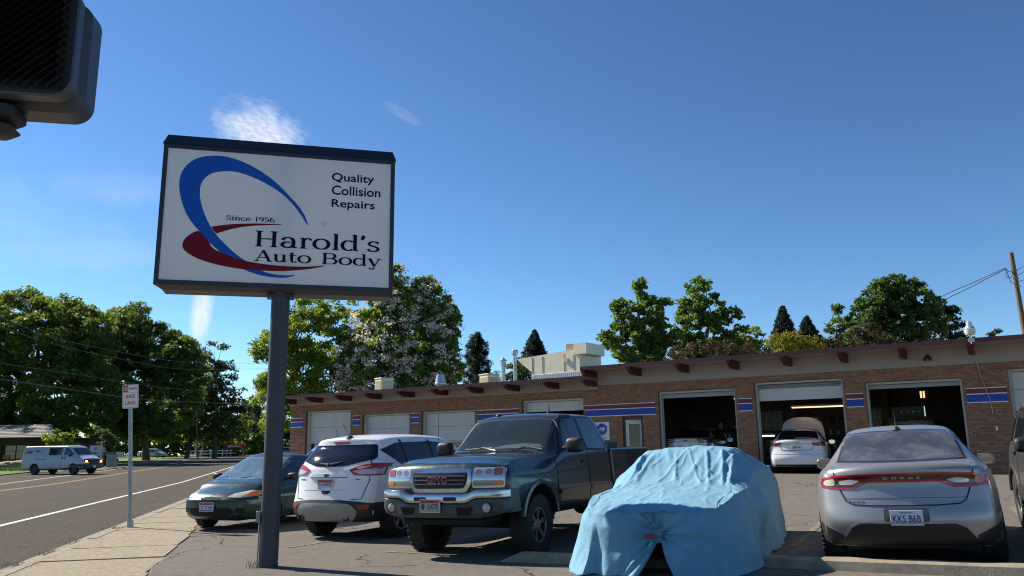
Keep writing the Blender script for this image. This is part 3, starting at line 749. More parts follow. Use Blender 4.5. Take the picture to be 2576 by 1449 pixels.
# stripes
for a, b_ in ((-31.32, -30.4), (-27.05, -26.6), (-23.45, -23.0), (-19.8, -17.7), (-14.6, -11.62), (-8.47, -7.98), (-4.85, -4.33), (-1.36, -.28), (2.9, 6.9)):
    for z0, z1, m_, n_ in ((2.85, 2.878, WST, 'white_band'), (2.878, 3.105, BLU, 'blue_band'), (3.105, 3.135, WST, 'white_band'), (3.135, 3.285, MAR2, 'maroon_band'), (3.285, 3.312, WST, 'white_band')):
        MB().box(a, -.022, z0, b_, -.004, z1).build(n_, m_, shop)
# roofs, soffits, friezes, fascias
def roof(s0, s1, zs, ov, beams, left_over):
    MB().box(s0, -ov, zs, s1, 12.2, zs+.03).build('soffit', PAL, shop)
    MB().box(s0, -ov+.01, zs+.03, s1, 12.2, zs+.11).build('roof', mat('roof_felt', (.12, .11, .11), .9), shop)
    MB().box(s0-.03, -ov-.03, zs-.03, s1, -ov, zs+.10).build('fascia', MAR, shop)
    MB().box(s0-.03, -ov, zs-.03, s0, 12.2, zs+.10).build('fascia', MAR, shop)
    for s in beams:
        h = zs; d = h-.29 if zs > 4.4 else h-.24
        V = [(0, d), (-ov*.62, d), (-ov+.04, h-.09), (-ov+.04, h), (0, h)]
        mb = MB(); n = len(V); v = [(s-.07-.07, y, z) for y, z in V]+[(s+.0, y, z) for y, z in V]
        mb.add(v, [tuple(range(n)), tuple(range(2*n-1, n-1, -1))]+[(i, i+n, (i+1) % n+n, (i+1) % n) for i in range(n)]).build('rafter_beam', MAR, shop)
roof(-32.2, -13.95, 4.25, 1.2, [-30.9, -29.03, -27.1, -25.2, -23.25, -21.35, -19.45, -17.6, -15.72, -14.0], .9)
roof(-14.1, 14, 4.61, 1.2, [-14.02, -12.1, -10.2, -8.33, -6.49, -4.67, -2.89, -1.0, .9, 2.8], 0)
MB().box(-31.3, -.03, 3.92, -14.0, .0, 4.25).build('frieze', PAL, shop); MB().box(-14.0, -.03, 4.06, SE, .0, 4.61).build('frieze', PAL, shop)
MB().box(-31.3, 0, 3.92, -14, .2, 4.25).box(-14.0, 0, 4.06, SE, .2, 4.61).box(-31.33, 0, 3.92, -31.3, 12, 4.25).box(-14.03, -.0, 4.28, -14.0, 12, 4.61).build('frieze_backing', PAL, shop)
# garage doors
def panel(par, s0, s1, z0, z1, y, m_=DWH, rib=True):
    b = MB(); b.bbox(s0, y, z0+.004, s1, y+.05, z1-.004, .006)
    return b.build('door_panel', m_, par)
def winpanel(par, s0, s1, z0, z1, y, n=4):
    b = MB(); w = (s1-s0)/n; mg = .06
    b.box(s0, y, z0+.004, s1, y+.05, z0+.09).box(s0, y, z1-.06, s1, y+.05, z1-.004)
    for i in range(n+1): c = s0+w*i; b.box(max(s0, c-mg/2), y+.001, z0+.09, min(s1, c+mg/2), y+.049, z1-.06)
    o = b.build('window_panel', DWH, par)
    for i in range(n): MB().box(s0+w*i+mg/2-.01, y+.02, z0+.08, s0+w*(i+1)-mg/2+.01, y+.028, z1-.05).build('pane', DGL, o)
for i, (a, b_, t) in enumerate(OP):
    if i == 4: continue
    g0 = gz((a+b_)/2); y = .30
    d = part('garage_door', shop)
    f = MB().box(a+.004, y-.16, g0-.1, a+.07, y+.06, t-.004).box(b_-.07, y-.16, g0-.1, b_-.004, y+.06, t-.004).box(a+.07, y-.16, t-.07, b_-.07, y+.06, t-.004)
    f.build('door_frame', FRM, d)
    a2, b2 = a+.075, b_-.075; T = t-.075
    if i in (0, 1, 2, 8, 9):
        zz = T; hs = {0: (.72, .72, .45), 1: (.6, .62, .45), 2: (.6, .62, .45), 8: (.55, .55, .55), 9: (.6, .6, .5)}[i]
        panel(d, a2, b2, zz-hs[0], zz, y); zz -= hs[0]; panel(d, a2, b2, zz-hs[1], zz, y); zz -= hs[1]
        winpanel(d, a2, b2, zz-hs[2], zz, y, 4); zz -= hs[2]
        while zz > g0+.05: panel(d, a2, b2, max(zz-.6, g0), zz, y); zz -= .6
    elif i == 3: panel(d, a2, b2, 3.14, T, y)
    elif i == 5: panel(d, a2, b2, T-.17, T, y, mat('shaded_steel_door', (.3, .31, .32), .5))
    elif i == 6:
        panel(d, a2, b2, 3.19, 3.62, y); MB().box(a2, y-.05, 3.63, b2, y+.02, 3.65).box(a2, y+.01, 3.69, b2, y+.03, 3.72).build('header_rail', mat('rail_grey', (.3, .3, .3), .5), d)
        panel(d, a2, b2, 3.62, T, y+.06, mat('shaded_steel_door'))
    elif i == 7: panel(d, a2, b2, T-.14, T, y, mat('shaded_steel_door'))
# entry door, ajar
d = part('entry_door', shop); g0 = gz(-12.6)
MB().box(-13.0, .05, g0, -12.9, .2, 2.81).box(-12.25, .05, g0, -12.16, .2, 2.81).box(-12.9, .05, 2.7, -12.25, .2, 2.81).build('door_frame', MAR, d)
lf = MB(); lw, z0, z1 = .66, g0+.02, 2.69
lf.box(0, 0, z0, .12, .045, z1).box(lw-.12, 0, z0, lw, .045, z1).box(.12, 0, z1-.16, lw-.12, .045, z1).box(.12, 0, z0, lw-.12, .045, z0+.95)
o = lf.build('door_leaf', DWH, d, loc=(-12.9, .06, 0), rz=R(14)); MB().box(.11, .015, z0+.94, lw-.11, .025, z1-.15).build('pane', DGL, o); MB().ball((lw-.05, -.04, z0+.98), .03).build('door_knob', CHR, o)
# interior
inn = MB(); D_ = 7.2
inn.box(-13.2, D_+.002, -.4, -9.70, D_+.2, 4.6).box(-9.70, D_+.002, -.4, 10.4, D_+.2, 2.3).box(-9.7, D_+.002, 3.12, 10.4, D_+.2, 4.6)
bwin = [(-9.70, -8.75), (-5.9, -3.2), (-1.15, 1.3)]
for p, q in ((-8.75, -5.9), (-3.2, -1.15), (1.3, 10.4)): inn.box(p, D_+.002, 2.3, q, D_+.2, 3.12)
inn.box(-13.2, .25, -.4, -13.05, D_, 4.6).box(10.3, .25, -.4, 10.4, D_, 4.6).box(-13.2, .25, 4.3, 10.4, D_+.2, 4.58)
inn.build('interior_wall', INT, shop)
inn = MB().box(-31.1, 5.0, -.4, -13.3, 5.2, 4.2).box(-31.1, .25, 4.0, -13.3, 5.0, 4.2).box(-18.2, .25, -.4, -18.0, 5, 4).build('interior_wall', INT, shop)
GB = mat('glass_block', (.30, .34, .30), .35, var=.5, vs=6.); gt = GB.node_tree; tl_ = nd(gt, 'ShaderNodeBsdfTranslucent', Color=(.30, .34, .27, 1)); mxs = nd(gt, 'ShaderNodeMixShader', Fac=.4)
gt.links.new(gt.nodes['Principled BSDF'].outputs[0], mxs.inputs[1]); gt.links.new(tl_.outputs[0], mxs.inputs[2]); gt.links.new(mxs.outputs[0], gt.nodes['Material Output'].inputs[0])
gbm = None
for p, q in bwin:
    w = part('block_window', shop)
    s = p
    while s < q-.1:
        for k in range(4):
            if gbm is None: gbm = MB().bbox(.0, D_+.06, .0, .2045, D_+.14, .2045, .012).build('glass_block', GB, w); gbm.location = (s, 0, 2.3+k*.2045)
            else: inst(gbm, loc=(s, 0, 2.3+k*.2045), parent=w)
        s += .2045
    MB().box(p, D_+.09, 2.3, p+.01, D_+.11, 3.12).build('block_joints', mat('joint_grey', (.1, .1, .09), .9), w)
for s in (-8.2, -4.6): MB().box(s-.15, 6.7, -.3, s+.15, 7.2, 4.3).build('pilaster', INT, shop)
# things standing inside
SHL = mat('shop_shelf', (.10, .09, .08), .6); 
for k, (s, y, w, hgt) in enumerate(((-6.6, 6.4, 1.6, 1.9), (-3.7, 6.4, 1.2, 1.7), (-10.6, 6.4, 1.8, 1.7))):
    g = thing('shelving', ['steel shelving with cans behind the white sedan in the middle bay', 'low shelving at the back between middle and third bays', 'dark shelving at the back of the first bay'][k], 'shelving', FW(s, y, gz(s, y)), BRZ)
    fr = MB()
    for x in (-w/2, w/2-.04):
        for yy in (-.2, .2): fr.box(x, yy, 0, x+.04, yy+.04, hgt)
    fr.build('frame', SHL, g)
    for q in range(4): MB().box(-w/2, -.2, .2+q*(hgt-.25)/3, w/2, .24, .23+q*(hgt-.25)/3).build('shelf', SHL, g)
    cn = MB()
    for q in range(4):
        x = -w/2+.1
        while x < w/2-.1:
            r_ = random.uniform(.04, .09)
            if random.random() < .7: cn.cyl((x, 0, .23+q*(hgt-.25)/3), (x, 0, .23+q*(hgt-.25)/3+random.uniform(.12, .3)), r_, n=10, mi=random.randrange(3))
            x += r_*2+.05
    tag(cn.build('cans', [mat('can_red', (.2, .03, .02), .5), mat('can_white', (.4, .4, .4), .5), mat('can_dark', (.05, .06, .08), .5)], g), kind='stuff')
def lamp(name, label, s, y, z, ln, rot, es, colr, w=.10):
    g = thing(name, label, 'light', FW(s, y, z), BRZ+rot)
    MB().box(-ln/2, -w, .03, ln/2, w, .09).build('housing', mat('lamp_housing', (.4, .4, .38), .5), g)
    e = mat('lit_tube_%d' % int(es*10), colr, .4, emit=colr, es=es)
    for yy in (-w*.5, w*.5): MB().cyl((-ln/2+.03, yy, .01), (ln/2-.03, yy, .01), .022, n=8).build('tube', e, g)
    for x in (-ln*.3, ln*.3): MB().box(x-.01, -.01, .09, x+.01, .01, .09+max(.1, 4.28-z)).build('hanger', SHL, g)
WARM = (1, .55, .28)
lamp('fluorescent_light', 'long lit ceiling lamp over the white sedan in the middle bay', -6.0, 2.6, 3.02, 2.5, R(4), 1.0, WARM)
lamp('fluorescent_light', 'slanting lit ceiling lamp high in the first open bay', -8.9, 2.6, 3.42, 1.3, R(62), 1.0, WARM)
lamp('fluorescent_light', 'small bright work lamp low at the right of the first bay', -8.55, 3.6, 2.02, .7, R(0), 2.0, (1, .97, .9))
g = thing('hanging_lamp', 'small amber lit lamp hanging in the third open bay', 'light', FW(-2.75, 1.9, 3.17), BRZ)
MB().box(-.07, -.05, .0, -.02, .05, .22).box(.02, -.05, 0, .07, .05, .22).build('tube', mat('amber_lit', (1, .6, .3), .4, emit=(1, .5, .2), es=.8), g); MB().lathe([(.1, .22), (.07, .30), (.01, .34), (.01, 1.1)], 12).build('shade', BLK, g)
# posters and fittings on the wall
g = thing('certification_sign', 'white certification poster with a blue cog emblem on the brick wall beside the entry door', 'sign', FW(-13.87, -.01, 2.24), BRZ)
MB().bbox(-.31, -.02, -.40, .31, 0, .40, .004).build('panel', mat('poster_white', (.66, .67, .7), .5), g)
CB = mat('cog_blue', (.012, .035, .30), .5); cog = []
for i in range(24):
    a = 2*PI*i/24
    for da, r_ in ((-.09, .20), (-.06, .235), (.06, .235), (.09, .20)): cog.append((r_*math.cos(a+da), r_*math.sin(a+da)))
FM = lambda x, y, z: Matrix.Translation((x, y, z)) @ Matrix.Rotation(PI/2, 4, 'X')
MB().prism(cog, 0, .003, 0, FM(0, -.021, .12)).build('cog_emblem', CB, g)
PWH = mat('print_white', (.75, .75, .78), .5); PNV = mat('print_navy', (.015, .02, .08), .5)
text('lettering', 'ASE', .1, FM(0, -.0255, .145), PWH, g, fit=(.27, .11), depth=.002, bold=.003, shear=.15)
text('lettering', 'CERTIFIED', .04, FM(0, -.0255, .055), PWH, g, fit=(.25, .032), depth=.002, bold=.001)
for k, t in enumerate(('AUTOMOTIVE', 'SERVICE', 'EXCELLENCE')): text('lettering', t, .05, FM((-.0, -.06, .0)[k], -.0225, -.22-.055*k), PNV, g, fit=((.44, .30, .44)[k], .036), depth=.002, bold=.001)
MB().box(-.2, -.0225, -.15, .2, -.0205, -.146).build('rule', PNV, g)
g = thing('barn_lamp', 'white dusk to dawn lamp on a bracket at the roof edge', 'lamp', FW(-1.0, -1.32, 4.6), BRZ); g.scale = (.68, .68, .68)
LMP = mat('lamp_aluminium', (.55, .56, .57), .35, .6)
MB().lathe([(.02, .92), (.05, .92), (.055, .88), (.12, .86), (.13, .68), (.17, .66), (.22, .55), (.235, .54), (.235, .51)], 20).build('ballast', LMP, g, smooth=35)
MB().lathe([(.23, .51), (.22, .38), (.18, .30), (.02, .27), (0, .27)], 20).build('refractor', mat('lamp_plastic', (.62, .63, .62), .25, coat=.4), g, smooth=35)
MB().tube([(0, .02, .3), (0, .02, .1), (0, .06, .02), (0, .03, -.1)], .022, 8).box(-.12, -.02, -.02, .14, .0, .14).build('bracket', mat('bracket_pale', (.45, .45, .42), .5), g)
g = thing('flood_light', 'small dark twin spotlight under the eaves left of the barn lamp', 'lamp', FW(-2.3, -.06, 4.28), BRZ)
MB().ball((0, -.06, .09), .05).build('junction', BLK, g)
for sx in (-.08, .08): MB().cyl((sx*.4, -.08, .06), (sx, -.2, -.03), .035, .06, 12).build('lamp_head', mat('brown_metal', (.05, .02, .02), .5), g)
g = thing('conduit', 'thin pale conduit running down the brick from the barn lamp', 'pipe', FW(-1.0, -.03, 0), BRZ)
MB().tube([(0, -.0, 4.3), (.1, -.0, 3.6), (.26, -.012, 2.9), (.28, -.012, 2.5)], .013, 6).build('pipe', mat('conduit_pale', (.4, .36, .32), .5), g); MB().box(.30, -.02, 2.0, .36, .02, 2.12).build('outlet_box', WST, g)
g = thing('security_camera', 'tiny white camera under the upper eaves', 'camera', FW(-6.3, -.1, 4.2), BRZ); MB().cyl((0, 0, 0), (0, -.12, -.02), .04).build('housing', WST, g); MB().cyl((0, -.12, -.02), (0, -.13, -.022), .03).build('lens', BLK, g)
# roof machinery
CRM = mat('cream_metal', (.74, .68, .50), .5, var=.06, vs=3., dirt=((.3, .24, .15), 5., .6, 1.)); GLV = mat('galvanised', (.48, .50, .52), .35, .7, var=.12, vs=8.)
def onroof(px, Y): p = at(px, 960, Y); return p
def cooler(label, px0, px1, pyt, Y, h):
    a, b_ = at(px0, pyt, Y), at(px1, pyt, Y); w = (b_-a).length*.66; zt = a.z
    c_ = (a+b_)/2; g = thing('rooftop_cooler', label, 'cooler', (c_.x, c_.y+.3, zt-h), BRZ-R(20), 'evaporative coolers on the low roof')
    MB().bbox(-w/2, -w/2, 0, w/2, w/2, h, .02).build('cabinet', CRM, g)
    lv = MB()
    for k in range(14):
        for sd in range(2):
            t = -w/2+.08+k*(w-.16)/13
            if sd: lv.box(w/2, t-.008, .08, w/2+.012, t+.008, h-.1)
            else: lv.box(t-.008, -w/2-.012, .08, t+.008, -w/2, h-.1)
    lv.build('louvre', mat('louvre_tan', (.60, .54, .38), .6), g)
    MB().bbox(-w/2-.03, -w/2-.03, h, w/2+.03, w/2+.03, h+.05, .01).build('lid', CRM, g)
    MB().box(-w*.35, -w*.35, -.4, w*.35, w*.35, 0).build('curb', GLV, g)
cooler('cream louvred cooler on the low roof, in front of the white flowering tree', 938, 990, 953, 40, 1.0)
cooler('cream louvred cooler on the low roof, beside the two metal flues', 1203, 1258, 943, 36, .85)
p = at(1108, 945, 35); g = thing('roof_ventilator', 'tapered galvanised roof ventilator between the two coolers', 'ventilator', (p.x, p.y, 4.0))
zt = p.z+.2; MB().lathe([(.17, 0), (.17, zt-4.2-.42), (.26, zt-4.2-.40), (.265, zt-4.2-.34), (.24, zt-4.2-.32), (.17, zt-4.2+.02), (.165, zt-4.2+.05), (0, zt-4.2+.06)], 20).build('cowl', GLV, g, smooth=35)
for px, pyt, Y, r_, lab, st in ((1266, 898, 34, .085, 'shorter silver flue with a pointed cap on the low roof', 0), (1295, 880, 34, .08, 'taller silver flue with a round drum cap on the low roof', 1)):
    p = at(px, pyt, Y); g = thing('flue_pipe', lab, 'flue', (p.x, p.y, 4.0), 0, 'metal flues on the low roof'); h = p.z-4.0
    MB().cyl((0, 0, 0), (0, 0, h-.15), r_, n=14).build('pipe', GLV, g, smooth=40)
    if st: MB().lathe([(r_, h-.22), (.14, h-.20), (.145, h-.05), (.13, h-.01), (0, h)], 16).build('cap', GLV, g, smooth=35)
    else: MB().lathe([(.12, h-.34), (.12, h-.18), (.17, h-.16), (.02, h-.03), (0, h)], 16).build('cap', GLV, g, smooth=35)
# big cream air unit with slanted intake
Y = 33.0; a = at(1303, 905, Y); g = thing('air_makeup_unit', 'big cream air handling unit with slanted intake hood on the low roof', 'air unit', (a.x, a.y, 0), BRZ-R(6))
z = lambda py, px=1400: at(px, py, Y).z; x = lambda px: (at(px, 920, Y).x-a.x)*1.12
MB().prism([(0, z(903)), (x(1472), z(893)), (x(1472), z(946)), (x(1347), z(946)), (x(1347), z(941))], -.1, 1.5, 0, Matrix.Rotation(PI/2, 4, 'X') @ Matrix.Diagonal((1, 1, -1, 1))).build('casing', CRM, g)
MB().box(x(1459), -.15, z(906), x(1491), 1.2, z(880)).build('end_box', CRM, g); MB().box(x(1431), .1, z(900), x(1444), .5, z(877)).build('vent_stub', mat('stub_tan', (.32, .27, .17), .6), g)
MB().bbox(x(1345), -.12, z(958), x(1478), 1.4, z(946), .01).build('base_frame', GLV, g)
rb = MB()
for k in range(26): t = x(1350)+k*(x(1474)-x(1350))/25; rb.box(t, -.14, z(957), t+.025, -.12, z(947))
rb.build('louvre', mat('rib_white', (.6, .62, .64), .5), g)
for px in (1347, 1375, 1432, 1457): MB().box(x(px), -.115, z(943), x(px)+.015, -.10, z(902)).build('panel_seam', mat('seam_tan', (.25, .21, .14), .7), g)
MB().box(x(1434), -.15, z(922), x(1443), -.10, z(912)).build('access_hatch', mat('hatch_cream', (.55, .5, .37), .5), g); MB().cyl((x(1390), .7, z(896)), (x(1390), .7, z(892)), .35, n=16).build('roof_cap', GLV, g)
# ------------------------------------------------------------------ the parked vehicles
P_GREY = mat('silver_grey_paint', (.33, .325, .325), .36, .6, coat=.35, dirt=((.30, .29, .28), 6., .6, 1.05), bump=.02, bs=500)
P_WHT = mat('white_paint', (.72, .73, .74), .3, coat=.5, dirt=((.45, .43, .38), 4., .62, 1.1))
P_TEAL = mat('dark_green_paint', (.008, .026, .031), .28, .35, coat=.7, dirt=((.07, .08, .075), 5., .45, 1.0))
P_TEAL2 = mat('faded_green_paint', (.012, .045, .045), .3, .3, coat=.6, dirt=((.09, .10, .10), 3., .5, 1.0))
def sedan_P(L0=-2.33, L1=2.34, W=.915, H=1.455, deck=1.07, hood=.9, **k):
    P = dict(x=(L0, L1), W=W, ns=72, rf=.1, rr=.1, cr=.03, bow=(.34, .24), zone=(.9, .9),
        w=[(L0, W-.10), (L0+.35, W-.03), (-1.35, W), (0, W-.004), (1.35, W), (L1-.35, W-.05), (L1, W-.17)],
        zb=[(L0, .22), (-1, .17), (1, .17), (L1, .2)], zw=[(L0, .64), (0, .58), (L1, .5)],
        zs=[(L0, deck-.10), (-1.3, deck-.07), (0, deck-.12), (1.1, hood-.02), (L1, .66)],
        in_=[(L0, .05), (-1.3, .06), (0, .055), (1.2, .06), (L1, .08)],
        zt=[(L0, deck-.035), (L0+.2, deck-.012), (-1.78, deck), (-1.70, deck+.008), (-.86, H-.075), (-.72, H-.045), (-.2, H), (.3, H-.005), (.62, H-.06), (1.38, hood+.05), (1.5, hood), (2.0, hood-.08), (L1, hood-.22)],
        wt=[(L0, W-.2), (-1.8, W-.2), (-.8, W-.345), (0, W-.335), (.6, W-.32), (1.4, W-.17), (L1, W-.26)],
        pr=[(.15, .12), (.35, .04), (.5, 0), (.72, .05), (.9, .08), (deck, .05), (H, .05)],
        pf=[(.15, .1), (.35, .02), (.5, 0), (.7, .1), (.9, .3)],
        arch=[(1.35, .335, .375), (-1.35, .335, .375)])
    P.update(k); return P

# --- silver grey sedan seen from behind
c = Car('grey_sedan', 'silver grey sedan seen from behind, full width red light bar across its trunk', sedan_P(), P_GREY); dart = c
c.proj('valance', [(-.86, .47), (-.60, .34), (-.53, .43), (-.45, .475), (.45, .475), (.53, .43), (.60, .34), (.86, .47), (.90, .3), (.86, .16), (-.86, .16), (-.90, .3)], 'rear', BLK, off=.006)
for sg in (1, -1): c.strip('bumper_lip', [(sg*a, b) for a, b in [(0.0, .487), (.25, .487), (.44, .487), (.54, .44), (.615, .335)]], .018, 'rear', SIL, off=.014)
c.proj('plate_recess', chk([(-.21, .63), (.21, .63), (.21, .49), (-.21, .49)], 1), 'rear', mat('grey_shade_trim', (.07, .07, .075), .5), off=.004)
bar = [(-.80, .93), (-.66, .965), (-.4, .975), (.4, .975), (.66, .965), (.80, .93), (.815, .88), (.80, .835), (.6, .822), (.47, .825), (.36, .875), (.3, .885), (-.3, .885), (-.36, .875), (-.47, .825), (-.6, .822), (-.80, .835), (-.815, .88)]
c.proj('tail_light_bar', bar, 'rear', RED, off=.010, res=.03)
ib = [(-.78, .92), (-.64, .943), (-.4, .953), (.4, .953), (.64, .943), (.78, .92), (.785, .87), (.76, .852), (.6, .845), (.49, .848), (.40, .895), (.32, .908), (-.32, .908), (-.40, .895), (-.49, .848), (-.6, .845), (-.76, .852), (-.785, .87)]
c.proj('tail_light_field', ib, 'rear', mat('smoked_lens', (.045, .006, .008), .15, coat=.8), off=.014, res=.03)
for sg in (1, -1):
    c.proj('reversing_lens', chk([(sg*.40, .905), (sg*.50, .925), (sg*.62, .905), (sg*.61, .868), (sg*.48, .868)], 1), 'rear', LENS, off=.018, res=.03)
    c.proj('tail_lens', chk([(sg*.655, .935), (sg*.77, .91), (sg*.775, .86), (sg*.66, .853)], 1), 'rear', LENSD if sg > 0 else RED, off=.018, res=.03)
    c.strip('panel_seam', [(sg*.665, 1.05), (sg*.66, .97), (sg*.64, .9), (sg*.61, .8), (sg*.565, .70), (sg*.5, .665), (sg*.3, .655), (0, .652)], .011, 'rear', SEAM, off=.006)
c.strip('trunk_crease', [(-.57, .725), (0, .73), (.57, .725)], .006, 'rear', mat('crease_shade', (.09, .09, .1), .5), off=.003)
c.proj('rear_glass_surround', [(-.66, 1.085), (-.59, 1.395), (-.3, 1.42), (.3, 1.42), (.59, 1.395), (.66, 1.085)], 'rear', BLK, off=.003, deep=.02)
c.proj('rear_glass', [(-.63, 1.095), (-.565, 1.385), (-.3, 1.407), (.3, 1.407), (.565, 1.385), (.63, 1.095)], 'rear', mat('rear_glass_grey', (.045, .05, .055), .06, spec=.9, dirt=((.15, .15, .15), 3., .4, .8)), off=.007, deep=.02)
c.sym('side_glass', chk([(-1.15, 1.02), (-.78, 1.33), (-.2, 1.395), (.4, 1.37), (1.05, 1.0), (.2, .985)], 1), 'left', GLS, off=.004)
c.proj('windscreen', [(-.66, 1.02), (-.56, 1.37), (.56, 1.37), (.66, 1.02)], 'front', GLS, off=.004)
c.sym('seam', [(-.36, .99), (-.34, .4), (-.35, .4), (-.372, .99)], 'left', SEAM)
MB().bbox(-2.19, .60, .76, -2.16, .64, .79).build('blank', GLS, c.root) if False else None
for sg in (1, -1):
    MB().tube([(.0-.55, sg*.925, .90), (-.45, sg*.95, .905), (-.36, sg*.925, .90)], .014, 8).build('door_handle', CHR, c.root, smooth=40)
plate(c.root, REAR(-2.335, 0, .535, -.06), 'KK5 B6B', 'Missouri', bg=(.62, .66, .76), col=(.02, .03, .12), tcol=(.02, .03, .12), numw=.262)
for sg in (1, -1): pass
h = c.surf('top', -.78, 0)
MB().lathe([(.05, 0), (.035, .02), (.012, .04), (.005, .05), (.004, .22), (0, .22)], 12, 0, Matrix.Translation(h)).build('antenna', BLK, c.root, smooth=40)
hm = c.surf('rear', 0, .928, .02).x
text('emblem_lettering', 'D  O  D  G  E', .03, REAR(hm-.006, 0, .929), CHR, c.root, fit=(.34, .022), depth=.004)
for y, t, w in ((.47, 'DART', .15), (-.47, 'SXT', .08)):
    c.lettering('badge', t, 'rear', y, .70, w, .02, CHR, bold=.001)
c.mirror(.74, 1.0, 1.0, (.08, .105, .075), P_GREY)
c.wheels(1.35, -1.35, .80, .335, .225); c.floor(-2.1, 2.1, .6, .2)
# seats faintly seen through the rear glass
for sg in (): c.proj('head_restraint', ell(.11, .10, sg*.34, 1.20), 'rear', mat('seat_behind_glass', (.022, .023, .025), .12, spec=.6), off=.009, deep=.01, label='dark head restraint behind the rear glass')
c.place(5.05, 10.55, 26)

# --- white SUV seen from behind (right rear three-quarter)
P = dict(x=(-2.28, 2.24), W=.92, ns=72, rf=.1, rr=.09, cr=.035, bow=(.3, .26), zone=(.9, 1.25),
    w=[(-2.28, .83), (-1.9, .895), (-1.34, .92), (0, .915), (1.34, .92), (1.9, .86), (2.24, .74)],
    zb=[(-2.28, .30), (-1, .24), (1, .24), (2.24, .26)], zw=[(-2.28, .78), (0, .7), (2.24, .6)],
    zs=[(-2.28, 1.16), (-1, 1.10), (0, 1.05), (1.1, 1.0), (2.24, .85)], in_=[(-2.28, .045), (0, .05), (2.24, .08)],
    zt=[(-2.28, 1.60), (-2.0, 1.625), (-1.2, 1.665), (-.4, 1.68), (.3, 1.66), (.65, 1.58), (1.35, 1.15), (1.5, 1.08), (2.24, .93)],
    wt=[(-2.28, .64), (-1.6, .65), (0, .64), (.6, .64), (1.4, .74), (2.24, .66)],
    pr=[(.2, .16), (.35, .05), (.55, 0), (.66, .03), (.9, .085), (1.12, .12), (1.3, .24), (1.55, .46), (1.62, .44), (1.7, .42)],
    pf=[(.2, .1), (.5, 0), (.9, .12), (1.2, .4)], arch=[(1.345, .36, .41), (-1.345, .36, .41)], low=mat('dark_cladding', (.018, .018, .02), .6, bump=.1, bs=80), zlow=.36)
c = Car('white_suv', 'white compact sport utility car seen from behind, between green sedan and pickup', P, P_WHT, 'car'); suv = c
CLAD = mat('dark_cladding')
c.proj('bumper_cladding', [(-.90, .58), (-.6, .62), (-.3, .645), (.3, .645), (.6, .62), (.90, .58), (.92, .3), (.8, .27), (-.8, .27), (-.92, .3)], 'rear', CLAD, off=.006)
c.sym('cladding', [(-2.02, .60), (-1.76, .60), (-1.76, .30), (-2.02, .30)], 'left', CLAD, off=.006)
c.proj('skid_plate', chk([(-.58, .52), (-.48, .585), (.48, .585), (.58, .52), (.62, .44), (.50, .31), (-.50, .31), (-.62, .44)], 2), 'rear', mat('silver_skid', (.27, .265, .255), .45, .3, var=.1), off=.02)
c.sym('reflector', [(.60, .565), (.80, .57), (.77, .50), (.64, .50)], 'rear', mat('red_reflector', (.30, .02, .012), .3), off=.013)
c.sym('tail_light', chk([(.40, 1.115), (.60, 1.19), (.74, 1.21), (.835, 1.218), (.835, 1.02), (.74, 1.02), (.50, 1.03)], 1), 'rear', RED, off=.010, res=.03)
c.sym('tail_light_rear_lens', chk([(.47, 1.09), (.6, 1.12), (.82, 1.13), (.82, 1.045), (.6, 1.045)], 1), 'rear', LENS, off=.016, res=.03)
c.sym('tail_light_side', [(-1.97, 1.02), (-1.97, 1.215), (-1.85, 1.218), (-1.56, 1.21), (-1.58, 1.165), (-1.66, 1.15), (-1.71, 1.10), (-1.765, 1.03)], 'left', RED, off=.008, res=.03)
c.sym('tail_light_side_lens', [(-1.96, 1.045), (-1.96, 1.115), (-1.83, 1.12), (-1.77, 1.14), (-1.72, 1.155), (-1.76, 1.09), (-1.80, 1.045)], 'left', LENS, off=.013, res=.03)
c.proj('rear_glass', chk([(-.64, 1.52), (-.74, 1.31), (-.73, 1.27), (-.3, 1.175), (0, 1.165), (.3, 1.175), (.73, 1.27), (.74, 1.31), (.64, 1.52)], 1), 'rear', mat('tinted_glass', (.008, .009, .012), .05, spec=.7), off=.008)
c.proj('brake_light', [(-.17, 1.575), (.17, 1.575), (.15, 1.535), (-.15, 1.535)], 'rear', RED, off=.02)
c.sym('side_glass', chk([(-1.72, 1.43), (-1.25, 1.55), (-.2, 1.575), (.35, 1.54), (.98, 1.12), (.2, 1.09), (-.9, 1.11), (-1.25, 1.16)], 1), 'left', mat('tinted_glass'), off=.005)
for x in (-1.12, -.22): c.sym('pillar', [(x-.03, 1.6), (x+.03, 1.6), (x+.05, 1.08), (x-.0, 1.08)], 'left', BLK, off=.008)
c.proj('windscreen', [(-.68, 1.17), (-.58, 1.57), (.58, 1.57), (.68, 1.17)], 'front', GLS, off=.004)
for sg in (1, -1):
    c.strip('panel_seam', [(sg*.70, 1.27), (sg*.745, 1.1), (sg*.745, .95), (sg*.70, .80), (sg*.66, .66), (sg*.5, .65)], .011, 'rear', SEAM, off=.005)
c.sym('panel_seam', [(-1.14, 1.1), (-1.10, .9), (-1.0, .5), (-1.012, .5), (-1.115, .9), (-1.155, 1.1)], 'left', SEAM)
c.sym('panel_seam', [(-.18, 1.1), (-.18, .4), (-.195, .4), (-.195, 1.1)], 'left', SEAM)
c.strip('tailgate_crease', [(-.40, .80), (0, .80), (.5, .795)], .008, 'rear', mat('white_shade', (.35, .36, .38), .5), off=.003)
c.proj('handle_trim', chk([(-.40, 1.0), (-.3, 1.055), (.3, 1.055), (.40, 1.0)], 1), 'rear', P_WHT, off=.022)
c.strip('handle_shadow_gap', [(-.38, .995), (.38, .995)], .01, 'rear', SEAM, off=.004)
c.proj('pull_handle', [(-.10, .785), (.10, .785), (.06, .735), (-.06, .735)], 'rear', SEAM, off=.004)
x = c.surf('rear', 0, .90, .006).x
